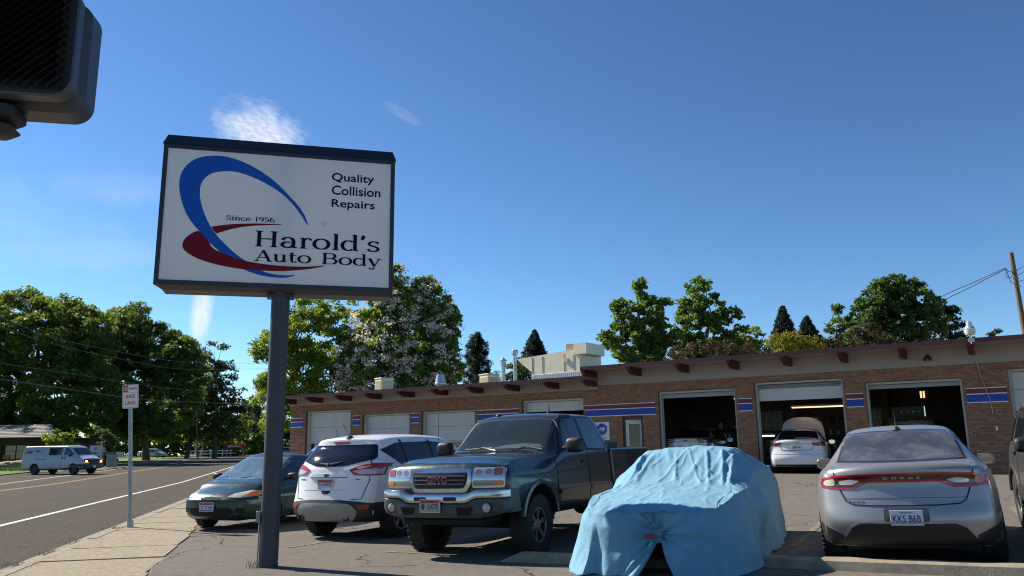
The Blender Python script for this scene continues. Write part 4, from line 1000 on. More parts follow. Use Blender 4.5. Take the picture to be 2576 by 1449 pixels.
plate(c.root, REAR(x-.012, .02, .885, -.12), '1A 4367J', 'IDAHO', bg=(.52, .56, .68), band=(.36, .04, .06), low=(.03, .06, .2), sticker=(.05, .3, .7), col=(.02, .03, .12), frame=CHR)
oval_badge(c, REAR(c.surf('rear', 0, 1.03, .03).x, 0, 1.03, -.1), .06, .026, CHR, mat('badge_blue', (.01, .03, .12), .3))
text('emblem_lettering', 'Ford', .03, REAR(c.surf('rear', 0, 1.03, .03).x-.0095, 0, 1.03, -.1), CHR, c.root, fit=(.07, .026), depth=.002, shear=.3)
for y, t, w in ((.57, 'ESCAPE', .13), (-.57, '4WD', .07)):
    c.lettering('badge', t, 'rear', y, .965, w, .018, mat('badge_dark', (.05, .05, .055), .3, .6), bold=.001)
w = MB(); a = c.surf('rear', 0, 1.20, .03); b_ = c.surf('rear', .22, 1.225, .03); cc = c.surf('rear', -.26, 1.25, .02)
w.tube([a+Vector((0, .05, 0)), a], [.028, .035], 8); w.tube([a, c.surf('rear', -.13, 1.222, .035), cc], [.022, .016, .007], 8); w.tube([a, b_], [.03, .012], 8)
w.build('wiper', mat('wiper_black', (.03, .03, .032), .35), c.root, smooth=40)
for y in (.50, -.42):
    MB().lathe([(.045, .14), (.05, 0), (.046, -.01), (.04, 0), (.038, .14)], 16, 0, Matrix.Translation((-2.22, y, .36)) @ Matrix.Rotation(PI/2, 4, 'Y')).build('tailpipe', mat('pipe', (.1, .09, .08), .4, .8), c.root, smooth=40)
h = c.surf('top', -1.75, -.1); MB().lathe([(.07, -.01), (.055, .02), (.02, .035), (.006, .04), (0, .04)], 12, 0, Matrix.Translation(h)).tube([h+Vector((0, 0, .03)), h+Vector((-.16, .02, .22))], .004, 5).build('antenna', BLK, c.root, smooth=40)
c.mirror(.78, 1.0, 1.16, (.09, .13, .10), P_WHT)
c.wheels(1.345, -1.345, .80, .36, .235); c.floor(-1.9, 2.0, .62, .3)
c.place(-2.08, 15.4, 27)

# --- dark green pickup, front three-quarter
Z = .10
P = dict(x=(-.98, 2.80), W=.985, ns=80, rf=.045, rr=.05, cr=.03, bow=(.13, .03), zone=(.5, .3),
    w=[(-.98, .96), (0, .97), (1.3, .975), (1.9, .985), (2.5, .985), (2.80, .975)],
    zb=[(-.98, .50), (1.2, .50), (2.2, .62), (2.8, .72)], zw=[(-.98, .82), (2.8, .95)],
    zs=[(-.98, 1.33), (1.0, 1.31), (1.4, 1.27), (2.8, 1.19)], in_=[(-.98, .035), (1.2, .05), (1.6, .10), (2.8, .05)],
    zt=[(-.98, 1.90), (-.9, 1.925), (-.5, 1.945), (.35, 1.935), (.55, 1.90), (.66, 1.84), (1.27, 1.38), (1.36, 1.355), (1.5, 1.35), (2.3, 1.31), (2.62, 1.26), (2.80, 1.225)],
    wt=[(-.98, .70), (.5, .70), (.66, .72), (1.3, .80), (1.5, .80), (2.8, .90)],
    pr=[(.5, 0), (1.4, .0), (1.95, .12)], pf=[(.7, .03), (.85, .0), (1.0, 0), (1.15, .02), (1.25, .08), (1.4, .2)], arch=[(1.825, .43, .50)])
c = Car('pickup_truck', 'dark green extended cab pickup with chrome grille parked facing out beside the blue covered car', P, P_TEAL, 'pickup truck'); gmc = c
cab_bvh = c.bvh
HZ = lambda z: z
c.proj('windscreen_surround', [(-.775, 1.395), (-.69, 1.86), (-.4, 1.885), (.4, 1.885), (.69, 1.86), (.775, 1.395)], 'front', BLK, off=.004, deep=.02)
c.proj('windscreen', [(-.755, 1.41), (-.67, 1.845), (-.4, 1.868), (.4, 1.868), (.67, 1.845), (.755, 1.41)], 'front', mat('truck_glass', (.018, .026, .022), .04, spec=.9, dirt=((.06, .07, .06), 4., .5, .9)), off=.009, deep=.02)
c.proj('dashboard', [(-.15, 1.42), (.1, 1.475), (.4, 1.49), (.66, 1.47), (.735, 1.42)], 'front', mat('dash_behind_glass', (.07, .10, .075), .15, coat=.6), off=.012, deep=.02, label='pale dashboard showing at the foot of the windscreen')
c.sym('side_glass', chk([(.92, 1.36), (.62, 1.80), (.42, 1.875), (.12, 1.885), (.10, 1.36)], 1), 'left', GLS, off=.006)
c.sym('side_glass', chk([(-.05, 1.40), (-.05, 1.88), (-.62, 1.885), (-.80, 1.44), (-.75, 1.38)], 1), 'left', mat('blue_tinted_glass', (.02, .035, .07), .05, spec=1.), off=.006)
c.sym('glass_rim', chk([(-.02, 1.37), (-.02, 1.905), (-.64, 1.91), (-.84, 1.44), (-.78, 1.35)], 1), 'left', BLK, off=.003)
c.sym('rain_guard', [(.98, 1.36), (.66, 1.83), (.42, 1.915), (.09, 1.92), (.09, 1.875), (.40, 1.87), (.60, 1.79), (.90, 1.36)], 'left', BLK, off=.02)
for x, z0, z1 in ((.03, .52, 1.93), (1.22, .75, 1.3), (-.93, .52, 1.9)): c.sym('panel_seam', [(x, z0), (x, z1), (x-.012, z1), (x-.012, z0)], 'left', SEAM, off=.004)
for x0, x1 in ((1.15, .05), (.0, -.9)):
    c.sym('side_moulding', chk([(x0, .83), (x0, .77), (x1, .77), (x1, .83)], 1), 'left', P_TEAL, off=.022)
    c.sym('rocker_line', [(x0, .605), (x0, .595), (x1, .595), (x1, .605)], 'left', SEAM, off=.004)
c.sym('door_handle', chk([(.30, 1.17), (.30, 1.23), (.13, 1.23), (.13, 1.17)], 1), 'left', BLK, off=.02)
# hood cut lines and shape
for sg in (1, -1): c.strip('hood_seam', [(2.72, sg*.80), (2.2, sg*.80), (1.6, sg*.76), (1.42, sg*.74)], .014, 'top', SEAM, off=.002)
c.proj('cowl', [(1.40, -.72), (1.46, -.7), (1.46, .7), (1.40, .72), (1.33, .72), (1.33, -.72)], 'top', BLK, off=.004)
cv = MB()
for i in range(46):
    y = -.68+i*.03; q = c.surf('top', 1.43, y, .006); cv.box(q.x-.02, y, q.z, q.x+.02, y+.012, q.z+.008)
cv.build('cowl_vents', mat('cowl_slats', (.12, .12, .12), .5), c.root)
for y0, y1 in ((-.45, .02), (.28, .74)):
    a = c.surf('front', y0, 1.405, .03); m1 = c.surf('front', (y0+y1)/2-.05, 1.45, .03); e_ = c.surf('front', y1, 1.415, .02)
    MB().tube([c.surf('front', y1, 1.40, .03), m1, a], [.014, .012, .006], 6).tube([c.surf('front', y0-.12, 1.43, .025), c.surf('front', y0+.35, 1.445, .025)], .008, 5).build('wiper', mat('wiper_grey', (.14, .14, .14), .4), c.root, smooth=40)
# chrome front
fx = lambda y, z, o=0: c.surf('front', y, z, o).x
c.proj('grille_frame', chk([(-.47, 1.175), (.47, 1.175), (.47, .98), (.40, .885), (-.40, .885), (-.47, .98)], 1), 'front', CHR, off=.045, deep=.08)
c.proj('grille_opening', chk([(-.425, 1.13), (.425, 1.13), (.42, 1.02), (.37, .935), (-.37, .935), (-.42, 1.02)], 1), 'front', mat('grille_dark', (.008, .008, .009), .7), off=.049, deep=.05)
for i, z in enumerate((1.093, 1.043, .992)):
    h_ = .405-.012*i; MB().tube([(fx(0, z)+.055-.03*(abs(y)/.5)**2, y, z) for y in (-h_, -.2, 0, .2, h_)], .013, 8).build('grille_bar', mat('grille_bar_chrome', (.2, .2, .21), .25, 1.), c.root, smooth=40)
EM = mat('red_emblem', (.26, .008, .012), .3)
o = text('emblem_rim', 'GMC', .1, FRNT(fx(0, 1.04)+.062, -.02, 1.045), CHR, c.root, fit=(.31, .088), depth=.012, bold=.007, space=1.1)
text('emblem', 'GMC', .1, FRNT(fx(0, 1.04)+.070, -.02, 1.045), EM, c.root, fit=(.295, .074), depth=.012, bold=.004, space=1.1)
c.sym('lamp_bezel', chk([(.475, 1.19), (.91, 1.19), (.915, 1.16), (.915, .94), (.475, .94)], 1), 'front', CHR, off=.014)
c.sym('headlight', chk([(.49, 1.185), (.885, 1.185), (.90, 1.165), (.90, 1.085), (.49, 1.08)], 1), 'front', LENS, off=.024)
for y_ in (.57, .70): c.sym('headlight_reflector', ell(.045, .034, y_, 1.135), 'front', mat('reflector_bowl', (.33, .34, .36), .12, .6, coat=1.), off=.027)
c.sym('turn_signal', chk([(.77, 1.18), (.885, 1.178), (.89, 1.095), (.77, 1.09)], 1), 'front', mat('amber_dim', (.30, .09, .05), .2, coat=.6), off=.028)
c.sym('driving_lamp', chk([(.49, 1.035), (.895, 1.03), (.90, .97), (.49, .965)], 1), 'front', mat('driving_lens', (.2, .2, .17), .15, coat=.6), off=.022)
c.sym('side_marker', chk([(.78, 1.028), (.892, 1.025), (.895, .975), (.78, .975)], 1), 'front', ORG, off=.027)
# bumper: a shell of its own, chrome top and dark lower part
def bumper_sec(y):
    k = 1-sst(.42, .62, abs(y))                               # dips in the middle under the grille
    zt = .925-.055*k; zm = .825-.065*k
    return zt, zm
nb = 41; V = []; Fc = []; mi = []
for i in range(nb):
    y = -.985+1.97*i/(nb-1); zt, zm = bumper_sec(y); q = abs(y)/.985
    x0 = 2.955-.13*q**2.4-(.13*max(0, (q-.86)/.14)**2)
    zlow = .57+.06*sst(.6, 1., q)
    sec = [(x0-.22, zt-.0), (x0-.04, zt), (x0-.008, zt-.012), (x0, zt-.04), (x0, zm+.02), (x0-.012, zm), (x0-.03, zm-.004), (x0-.012, zm-.02), (x0-.01, zlow+.05), (x0-.05, zlow), (x0-.3, zlow)]
    V += [(a, y, z) for a, z in sec]
k = 11
for i in range(nb-1):
    for j in range(k-1): Fc.append((i*k+j, (i+1)*k+j, (i+1)*k+j+1, i*k+j+1)); mi.append(0 if j < 5 else 1)
for e in (0, nb-1): Fc.append(tuple(range(e*k, e*k+k)) if e else tuple(range(k))[::-1]); mi.append(1)
for nm, w_, m_ in (('bumper', 0, CHR), ('lower_bumper', 1, mat('bumper_dark', (.03, .045, .045), .4, var=.3, vs=8))):
    b = MB(); b.add(V, [f for f, q in zip(Fc, mi) if q == w_]); b.build(nm, m_, c.root, smooth=30)
bx = lambda y: 2.955-.13*(abs(y)/.985)**2.4
for sg in (1, -1):
    M_ = FRNT(bx(.72)-.010, sg*.735, .70, 0)
    f = MB().lathe([(.075, 0), (.075, .006), (.062, .008), (.06, 0)], 24, 0, M_).build('lamp_socket', BLK, c.root, smooth=40)
    MB().lathe([(.058, .004), (.045, .014), (0, .018)], 24, 0, M_).build('fog_lamp', mat('fog_lens', (.4, .4, .38), .12, .3, coat=.5), c.root, smooth=40)
    MB().prism(chk([(sg*.13, -.015), (sg*.32, -.015), (sg*.33, .035), (sg*.13, .035)], 1), 0, .004, 0, FRNT(bx(.2)+.001, 0, .80)).build('bumper_slot', BLK, c.root)
    MB().prism([(sg*.28, -.05), (sg*.50, -.06), (sg*.55, .04), (sg*.30, .04)], 0, .004, 0, FRNT(bx(.45)-.004, 0, .665)).build('bumper_opening', DARK, c.root)
plate(c.root, FRNT(2.965, -.06, .725), '61GTE', 'IDAHO', bg=(.42, .36, .33), band=(.45, .2, .14), sticker=(.05, .2, .6), col=(.05, .03, .03), tcol=(.1, .1, .15), numw=.16, numx=.045, frame=CHR)
MB().ball((-.11, -.01, .003), .028, 8, 6, (1, 1.5, .1)).build('plate_picture', mat('plate_picture', (.05, .04, .05), .5), c.root).matrix_local = FRNT(2.965, -.06, .725)
# fender flares
def flare(x, z, r, y, name='wheel_flare', m_=None, a0=.22, a1=PI-.22, t=.055):
    for sg in (1, -1):
        b = MB(); pr = [(r-.015, -.05), (r-.012, .03), (r+.01, .045), (r+t, .035), (r+t+.02, .0), (r+t+.02, -.05)]
        Q = Matrix.Translation((x, sg*y, z)) @ (Matrix.Rotation(-PI/2, 4, 'X') if sg > 0 else Matrix(((1, 0, 0, 0), (0, 0, -1, 0), (0, -1, 0, 0), (0, 0, 0, 1))))
        if sg > 0: Q = Matrix.Translation((x, sg*y, z)) @ Matrix(((1, 0, 0, 0), (0, 0, 1, 0), (0, -1, 0, 0), (0, 0, 0, 1)))
        b.lathe(pr, 30, 0, Q, *((-a1, -a0)))
        b.build(name, m_ or P_TEAL, c.root, smooth=35)
flare(1.825, .43, .51, .965)
# bed
PB = dict(x=(-2.98, -1.01), W=.975, ns=40, rf=.03, rr=.05, cr=.0, bow=(0, .03), zone=(.3, .3), w=[(-2.98, .965), (-1.0, .965)], zb=[(-2.98, .56), (-1, .52)], zw=[(-2.98, .85), (-1, .85)],
    zs=[(-2.98, 1.36), (-1, 1.36)], in_=[(-2.98, .03), (-1, .03)], zt=[(-2.98, 1.40), (-1, 1.40)], wt=[(-2.98, .90), (-1, .90)], pr=[(.5, 0), (1.5, 0)], pf=[(.5, 0), (1.5, 0)])
c.shell('bed', PB, P_TEAL, [(-1.825, .43, .50)], [('box', -2.9, -.86, .8, -1.08, .86, 1.8)])
flare(-1.825, .43, .51, .95)
c.sym('fuel_door', ell(.085, .085, -1.25, 1.12), 'left', P_TEAL, off=.006); c.bvh = c.bvh
for sg in (1,): pass
c.sym('side_moulding', chk([(-1.05, .83), (-1.05, .77), (-1.28, .77), (-1.28, .83)], 1), 'left', P_TEAL, off=.02)
MB().bbox(-1.62, -.84, 1.15, -1.12, .84, 1.52, .03).build('toolbox', mat('toolbox_green', (.012, .04, .045), .4, .3, coat=.3), c.root)
MB().box(-1.02, -.9, .55, -.96, .9, 1.3).build('cab_back_filler', DARK, c.root)
c.bvh = cab_bvh
h = c.surf('top', .42, -.42); MB().ball(h, .045, 10, 6, (1, 1.2, .8)).build('roof_marker', BLK, c.root, smooth=50)
h = c.surf('top', .1, .33); MB().ball(h, .04, 10, 6, (1.2, .8, .5)).tube([h, h+Vector((-.02, 0, .17))], [.02, .004], 6).build('antenna', BLK, c.root, smooth=50)
h = c.surf('top', 1.55, -.86); MB().tube([h, h+Vector((-.02, 0, .45)), h+Vector((-.06, 0, .9))], .004, 5).build('whip_antenna', BLK, c.root)
c.mirror(.92, 1.13, 1.45, (.09, .14, .11), BLK)
c.wheels(1.825, -1.825, .83, .40, .27, rim=.56, style='six', chunky=True); c.floor(-2.8, 2.6, .5, .45)
MB().cyl((1.825, -.8, .4), (1.825, .8, .4), .05, n=10).build('axle', DARK, c.root); MB().cyl((-1.825, -.8, .4), (-1.825, .8, .4), .06, n=10).ball((-1.825, 0, .4), .16).build('axle', DARK, c.root)
MB().bbox(2.2, -.6, .48, 2.8, .6, .56, .02).build('skid_bar', DARK, c.root)
c.place(.36, 13.25, 208, -.03)

# --- old green sedan behind the sign pole
P = sedan_P(-2.03, 2.05, .80, 1.38, .98, .84,
    zs=[(-2.03, .85), (0, .86), (1.1, .80), (2.05, .60)], arch=[(1.2, .29, .33), (-1.2, .29, .33)],
    w=[(-2.03, .70), (-1.2, .80), (1.2, .80), (1.7, .78), (2.05, .70)],
    zt=[(-2.03, .90), (-1.5, .98), (-.75, 1.30), (-.5, 1.36), (0, 1.385), (.2, 1.37), (.32, 1.33), (1.08, .93), (1.18, .895), (1.6, .80), (1.9, .70), (2.05, .64)],
    wt=[(-2.03, .58), (-1.5, .60), (-.7, .52), (0, .53), (.3, .55), (1.1, .68), (2.05, .66)],
    pf=[(.15, .12), (.3, .03), (.42, 0), (.55, .0), (.60, .05), (.8, .25)], bow=(.26, .2), zone=(.7, .7))
c = Car('green_sedan', 'small dark green older sedan with faded bonnet, half hidden behind the sign pole', P, P_TEAL2); hy = c
c.proj('windscreen', chk([(-.68, .90), (-.56, 1.32), (.56, 1.32), (.68, .90)], 1), 'front', mat('old_glass', (.09, .14, .16), .05, spec=1., coat=1., dirt=((.2, .24, .25), 3., .4, .8)), off=.006)
c.sym('side_glass', chk([(.85, .90), (.30, 1.30), (-.1, 1.33), (-.55, 1.30), (-1.0, .94)], 1), 'left', GLS, off=.005)
c.sym('pillar', [(-.28, 1.33), (-.21, 1.33), (-.2, .9), (-.28, .9)], 'left', P_TEAL2, off=.01)
c.sym('panel_seam', [(.86, .88), (.80, .3), (.79, .3), (.848, .88)], 'left', SEAM)
c.sym('side_trim', [(1.6, .61), (-1.8, .64), (-1.8, .60), (1.6, .57)], 'left', mat('pale_trim', (.2, .22, .22), .4), off=.012)
c.sym('headlight', chk([(.33, .605), (.40, .66), (.60, .715), (.735, .705), (.75, .62), (.60, .595)], 1), 'front', LENSD, off=.012, res=.03)
c.sym('turn_signal', chk([(.63, .70), (.735, .70), (.745, .625), (.64, .605)], 1), 'front', ORG, off=.018, res=.03)
c.proj('grille_slot', chk([(-.24, .60), (0, .622), (.24, .60), (.2, .565), (-.2, .565)], 1), 'front', DARK, off=.006)
c.strip('bumper_line', [(-.72, .53), (0, .535), (.72, .53)], .012, 'front', SEAM, off=.006)
c.proj('lower_intake', chk([(-.45, .42), (.45, .42), (.5, .34), (.36, .27), (-.36, .27), (-.5, .34)], 1), 'front', DARK, off=.006)
c.sym('fog_recess', chk([(.52, .42), (.68, .42), (.66, .33), (.54, .33)], 1), 'front', DARK, off=.006)
plate(c.root, FRNT(c.surf('front', -.02, .43, .02).x+.01, -.02, .44), '2C PC368', 'IDAHO', bg=(.5, .54, .64), band=(.34, .04, .06), low=(.03, .06, .2), col=(.03, .05, .2), frame=CHR)
M_ = FRNT(c.surf('front', 0, .665, .012).x, 0, .665, -.6)
MB().lathe([(.042, 0), (.042, .006), (.034, .006), (.034, 0)], 20, 0, M_ @ Matrix.Diagonal((1.2, .75, 1, 1))).build('emblem', CHR, c.root)
text('emblem_letter', 'H', .05, M_, CHR, c.root, fit=(.045, .04), depth=.006, shear=.4, bold=.002)
for y in (-.35, .2):
    MB().tube([c.surf('front', y+.25, .92, .02), c.surf('front', y, .955, .02), c.surf('front', y-.2, .93, .02)], .009, 5).build('wiper', BLK, c.root)
h = c.surf('top', 1.0, -.70); MB().tube([h, h+Vector((-.02, 0, .7))], .003, 5).build('antenna', BLK, c.root)
c.mirror(.72, .90, .95, (.08, .10, .07), BLK)
c.wheels(1.2, -1.2, .70, .285, .185, style='steel'); c.floor(-1.8, 1.8, .5, .18)
c.place(-5.0, 17.15, 199)

# --- blue car behind the white SUV
P_BLUE = mat('bright_blue_paint', (.01, .06, .45), .25, .3, coat=.8)
P = sedan_P(-2.2, 2.2, .88, 1.74, 1.15, 1.0)
c = Car('blue_car', 'bright blue car almost hidden behind the white sport utility car', P, P_BLUE)
c.sym('side_glass', chk([(-1.15, 1.08), (-.8, 1.42), (-.2, 1.48), (.4, 1.45), (1.05, 1.05)], 1), 'left', GLS, off=.004)
c.proj('rear_glass', [(-.6, 1.15), (-.54, 1.45), (.54, 1.45), (.6, 1.15)], 'rear', GLS, off=.004)
c.proj('windscreen', [(-.64, 1.1), (-.56, 1.46), (.56, 1.46), (.64, 1.1)], 'front', GLS, off=.004)
h = c.surf('top', -.8, 0); MB().tube([h, h+Vector((-.08, 0, .28))], .006, 5).build('antenna', BLK, c.root)
c.wheels(1.35, -1.35, .78, .33, .22); c.place(-4.1, 21.5, 28, .0)

# --- white sedan with its bonnet up at the middle bay
def rear_sedan(name, label, paint, X, Y, az, lights, num, P=None, hood=False, ptop='California'):
    c = Car(name, label, P or sedan_P(-2.5, 2.45, .925, 1.47, 1.10, .95), paint)
    c.proj('rear_glass', chk([(-.66, 1.12), (-.58, 1.40), (-.3, 1.42), (.3, 1.42), (.58, 1.40), (.66, 1.12)], 1), 'rear', GLS, off=.006)
    c.sym('side_glass', chk([(-1.2, 1.05), (-.8, 1.35), (-.2, 1.405), (.4, 1.38), (1.05, 1.02)], 1), 'left', GLS, off=.004)
    c.proj('windscreen', [(-.66, 1.05), (-.56, 1.38), (.56, 1.38), (.66, 1.05)], 'front', GLS, off=.004)
    for p, m_, of in lights: c.sym('tail_light', p, 'rear', m_, off=of, res=.03)
    c.strip('trunk_trim', [(-.40, .955), (0, .96), (.40, .955)], .018, 'rear', CHR, off=.014)
    for sg in (1, -1): c.strip('panel_seam', [(sg*.55, 1.06), (sg*.52, .9), (sg*.47, .76), (0, .745)], .014, 'rear', SEAM, off=.006)
    c.strip('bumper_line', [(-.8, .62), (0, .63), (.8, .62)], .01, 'rear', mat('soft_gap', (.15, .15, .16), .6), off=.003)
    c.proj('valance', [(-.7, .30), (.7, .30), (.75, .2), (-.75, .2)], 'rear', BLK, off=.006)
    plate(c.root, REAR(c.surf('rear', 0, .85, .02).x-.01, 0, .85), num, ptop, bg=(.7, .7, .7), col=(.03, .04, .2), tcol=(.5, .1, .1))
    c.sym('seam', [(-.36, .99), (-.34, .4), (-.35, .4), (-.372, .99)], 'left', SEAM)
    c.mirror(.82, 1.0, 1.03, (.09, .12, .085), paint)
    h = c.surf('top', -.75, 0); MB().prism([(-.06, 0), (.06, 0), (.0, .05), (-.03, .06)], -.012, .012, 0, Matrix.Translation(h) @ Matrix.Rotation(PI/2, 4, 'X')).build('roof_fin', paint, c.root)
    c.wheels(1.42, -1.42, .81, .34, .23); c.floor(-2.2, 2.2, .6, .22)
    if hood:
        b = MB(); n = 14; V = []; 
        for i in range(n+1):
            u = i/n; y_ = lambda s_: s_*(.78-.12*u**2)
            l = 1.02*u
            for k in range(13):
                q = -1+k/6; yy = y_(q); dome = .05*(1-q*q)
                cap_ = (1-abs(q)**3*.35) if i == n else 1
                V.append((1.38+l*.34-dome*.9, yy, .98+l*.94*(1-.18*u*abs(q)**3)+dome*.3))
        V2 = V+[(x+.03, y, z-.01) for x, y, z in V]; m_ = len(V); F_ = []
        for i in range(n):
            for k in range(12): a = i*13+k; F_ += [(a, a+1, a+14, a+13), (a+m_, a+13+m_, a+14+m_, a+1+m_)]
        b.add(V2, F_); b.build('raised_bonnet', paint, c.root, smooth=40)
        MB().tube([(2.2, -.6, .85), (1.6, -.62, 1.5)], .008, 5).build('bonnet_prop', BLK, c.root)
    c.place(X, Y, az, 0 if hood else .14); return c
c = rear_sedan('white_sedan', 'white sedan with its bonnet raised standing half inside the middle open bay', P_WHT, 10.2, 28.8, 23,
    [(chk([(.44, .985), (.60, 1.0), (.82, 1.03), (.87, .99), (.85, .885), (.60, .89), (.50, .92)], 1), RED, .012), (chk([(.62, .96), (.8, .98), (.8, .92), (.63, .915)], 1), REDD, .016)], '7MXN449', hood=True)
oc = MB(); M_ = REAR(c.surf('rear', 0, 1.0, .02).x-.012, 0, 1.005)
oc.box(-.075, -.014, 0, .075, .014, .01, 0, M_ @ Matrix.Rotation(.0, 4, 'Z')).box(-.03, -.026, 0, .03, .026, .011, 0, M_).build('emblem', mat('gold_badge', (.55, .42, .2), .3, .6), c.root)
# --- silver sedan inside the first bay
P_SLV = mat('pale_silver_paint', (.42, .43, .46), .28, .6, coat=.5)
TG = mat('chrome_lamp', (.55, .5, .5), .2, .5)
c = rear_sedan('silver_sedan', 'silver sedan parked inside the first open bay, lamps split into bars', P_SLV, 7.45, 32.3, 26,
    [(chk([(.40, 1.05), (.52, 1.08), (.86, 1.10), (.86, .93), (.5, .92)], 1), REDD, .012), ([(.5, 1.05), (.8, 1.065), (.8, 1.035), (.5, 1.03)], TG, .018), ([(.5, .99), (.8, 1.0), (.8, .975), (.5, .965)], TG, .018)], '#', ptop='IDAHO')
oval_badge(c, REAR(c.surf('rear', 0, 1.0, .02).x, 0, 1.0, -.1), .07, .03, CHR, mat('badge_blue'))

# --- dark SUV cut by the right edge, front towards the road
P_DG = mat('dark_grey_paint', (.075, .075, .08), .35, .5, coat=.4, dirt=((.14, .13, .12), 5., .45, .9))
P = dict(x=(-2.35, 2.3), W=.93, ns=64, rf=.1, rr=.1, cr=.03, bow=(.2, .15), zone=(.7, .9), w=[(-2.35, .86), (-1.3, .93), (1.3, .93), (2.3, .83)], zb=[(-2.35, .34), (2.3, .34)], zw=[(-2.35, .8), (2.3, .75)],
    zs=[(-2.35, 1.16), (0, 1.12), (1.2, 1.08), (2.3, 1.0)], in_=[(-2.35, .05), (2.3, .07)], zt=[(-2.35, 1.70), (-1, 1.78), (.2, 1.77), (.55, 1.70), (1.15, 1.2), (1.3, 1.14), (2.3, 1.05)],
    wt=[(-2.35, .68), (.4, .68), (1.2, .78), (2.3, .75)], pr=[(.3, .08), (.6, 0), (1.1, .05), (1.7, .3)], pf=[(.3, .08), (.6, 0), (1.2, .1)], arch=[(1.37, .38, .44), (-1.37, .38, .44)], low=mat('dark_cladding'), zlow=.5)
c = Car('dark_grey_suv', 'dark grey sport utility car cut off by the right edge of the view', P, P_DG); dsuv = c
c.sym('side_glass', chk([(-2.0, 1.2), (-1.85, 1.60), (-1.0, 1.66), (.3, 1.65), (.95, 1.17)], 1), 'left', GLS, off=.005)
for x in (-1.25, -.3, .6): c.sym('pillar', [(x-.04, 1.7), (x+.04, 1.7), (x+.04, 1.15), (x-.04, 1.15)], 'left', P_DG, off=.01)
c.proj('windscreen', [(-.72, 1.22), (-.62, 1.68), (.62, 1.68), (.72, 1.22)], 'front', GLS, off=.005)
c.sym('tail_light', [(-2.30, 1.25), (-2.16, 1.25), (-2.2, .95), (-2.30, .95)], 'left', RED, off=.012)
c.sym('cladding', [(-2.2, .78), (-1.85, .78), (-1.85, .5), (-2.2, .5)], 'left', mat('dark_cladding'), off=.012)
c.sym('cladding', [(-.9, .62), (.9, .62), (.9, .42), (-.9, .42)], 'left', mat('dark_cladding'), off=.012)
for x in (-.75, .3):
    c.sym('panel_seam', [(x, .5), (x, 1.15), (x+.012, 1.15), (x+.012, .5)], 'left', SEAM)
    c.sym('door_handle', chk([(x-.3, 1.02), (x-.12, 1.02), (x-.12, 1.07), (x-.3, 1.07)], 1), 'left', P_DG, off=.035)
c.sym('headlight', chk([(.5, .95), (.84, .96), (.84, .82), (.5, .80)], 1), 'front', LENS, off=.01)
c.proj('grille', chk([(-.42, .97), (.42, .97), (.4, .78), (-.4, .78)], 1), 'front', BLK, off=.01)
flare(1.37, .38, .45, .90, m_=mat('dark_cladding'), t=.05); flare(-1.37, .38, .45, .90, m_=mat('dark_cladding'), t=.05)
c.mirror(.82, 1.01, 1.18, (.08, .10, .09), BLK)
c.wheels(1.37, -1.37, .80, .37, .24); c.floor(-2.0, 2.0, .6, .36)
c.place(7.44, 10.1, 205)

# --- pale utility vehicle in the third bay, bonnet up
P_TAN = mat('tan_paint', (.16, .145, .12), .4, .3, coat=.3)
P = dict(P, arch=None); P['zt'] = [(-2.35, 1.78), (-1, 1.85), (.2, 1.85), (.55, 1.78), (1.15, 1.3), (1.3, 1.22), (2.3, 1.1)]
c = Car('tan_suv', 'tan utility vehicle with raised bonnet inside the third open bay', P, P_TAN)
c.proj('rear_glass', chk([(-.62, 1.68), (-.72, 1.22), (.72, 1.22), (.62, 1.68)], 1), 'rear', GLS, off=.006)
c.sym('side_glass', chk([(-1.9, 1.2), (-1.8, 1.65), (-1.0, 1.7), (.3, 1.7), (.95, 1.2)], 1), 'left', GLS, off=.005)
c.proj('brake_light', [(-.1, 1.79), (.1, 1.79), (.1, 1.76), (-.1, 1.76)], 'rear', ORG, off=.02)
c.sym('tail_light', [(.72, 1.3), (.85, 1.3), (.86, .9), (.74, .9)], 'rear', REDD, off=.01)
c.proj('panel_seam', [(-.8, .75), (.8, .75), (.8, .738), (-.8, .738)], 'rear', SEAM)
V = []; b = MB()
for i in range(9):
    u = i/8
    for k in range(9):
        q = -1+k/4; V.append((1.2+.25*u, q*(.78-.1*u*u), 1.15+.98*u-.12*u*q*q))
V2 = V+[(x+.04, y, z) for x, y, z in V]; F_ = []
for i in range(8):
    for k in range(8): a = i*9+k; F_ += [(a, a+1, a+10, a+9), (a+81, a+90, a+91, a+82)]
b.add(V2, F_).build('raised_bonnet', P_TAN, c.root, smooth=40)
c.mirror(.75, 1.12, 1.25, (.09, .15, .10), mat('mirror_white', (.6, .6, .6), .4))
c.wheels(1.37, -1.37, .80, .37, .24); c.place(14.2, 28.9, 24, -.12)
# ------------------------------------------------------------------ car under a blue cloth cover
CLO = mat('blue_cover_cloth', (.165, .335, .455), .85, var=.09, vs=2.5, bump=.35, bs=7, dist=.03, spec=.15, dirt=((.20, .32, .42), 1.3, .55, 1.0))
cT = CLO.node_tree; pC = cT.nodes['Principled BSDF']; tcC = nd(cT, 'ShaderNodeTexCoord')
v1 = nd(cT, 'ShaderNodeTexVoronoi', feature='DISTANCE_TO_EDGE', Scale=5.5); wn = nd(cT, 'ShaderNodeTexNoise', Scale=3., Detail=3.); cT.links.new(tcC.outputs['Object'], wn.inputs['Vector'])
aw = nd(cT, 'ShaderNodeMixRGB', blend_type='ADD', Fac=.5); cT.links.new(tcC.outputs['Object'], aw.inputs[1]); cT.links.new(wn.outputs['Color'], aw.inputs[2]); cT.links.new(aw.outputs[0], v1.inputs['Vector'])
b2 = nd(cT, 'ShaderNodeBump', Strength=.12, Distance=.012); cT.links.new(ramp(cT, v1.outputs['Distance'], .05, .0), b2.inputs['Height']); old = pC.inputs['Normal'].links[0].from_socket
cT.links.new(old, b2.inputs['Normal']); cT.links.new(b2.outputs[0], pC.inputs['Normal'])
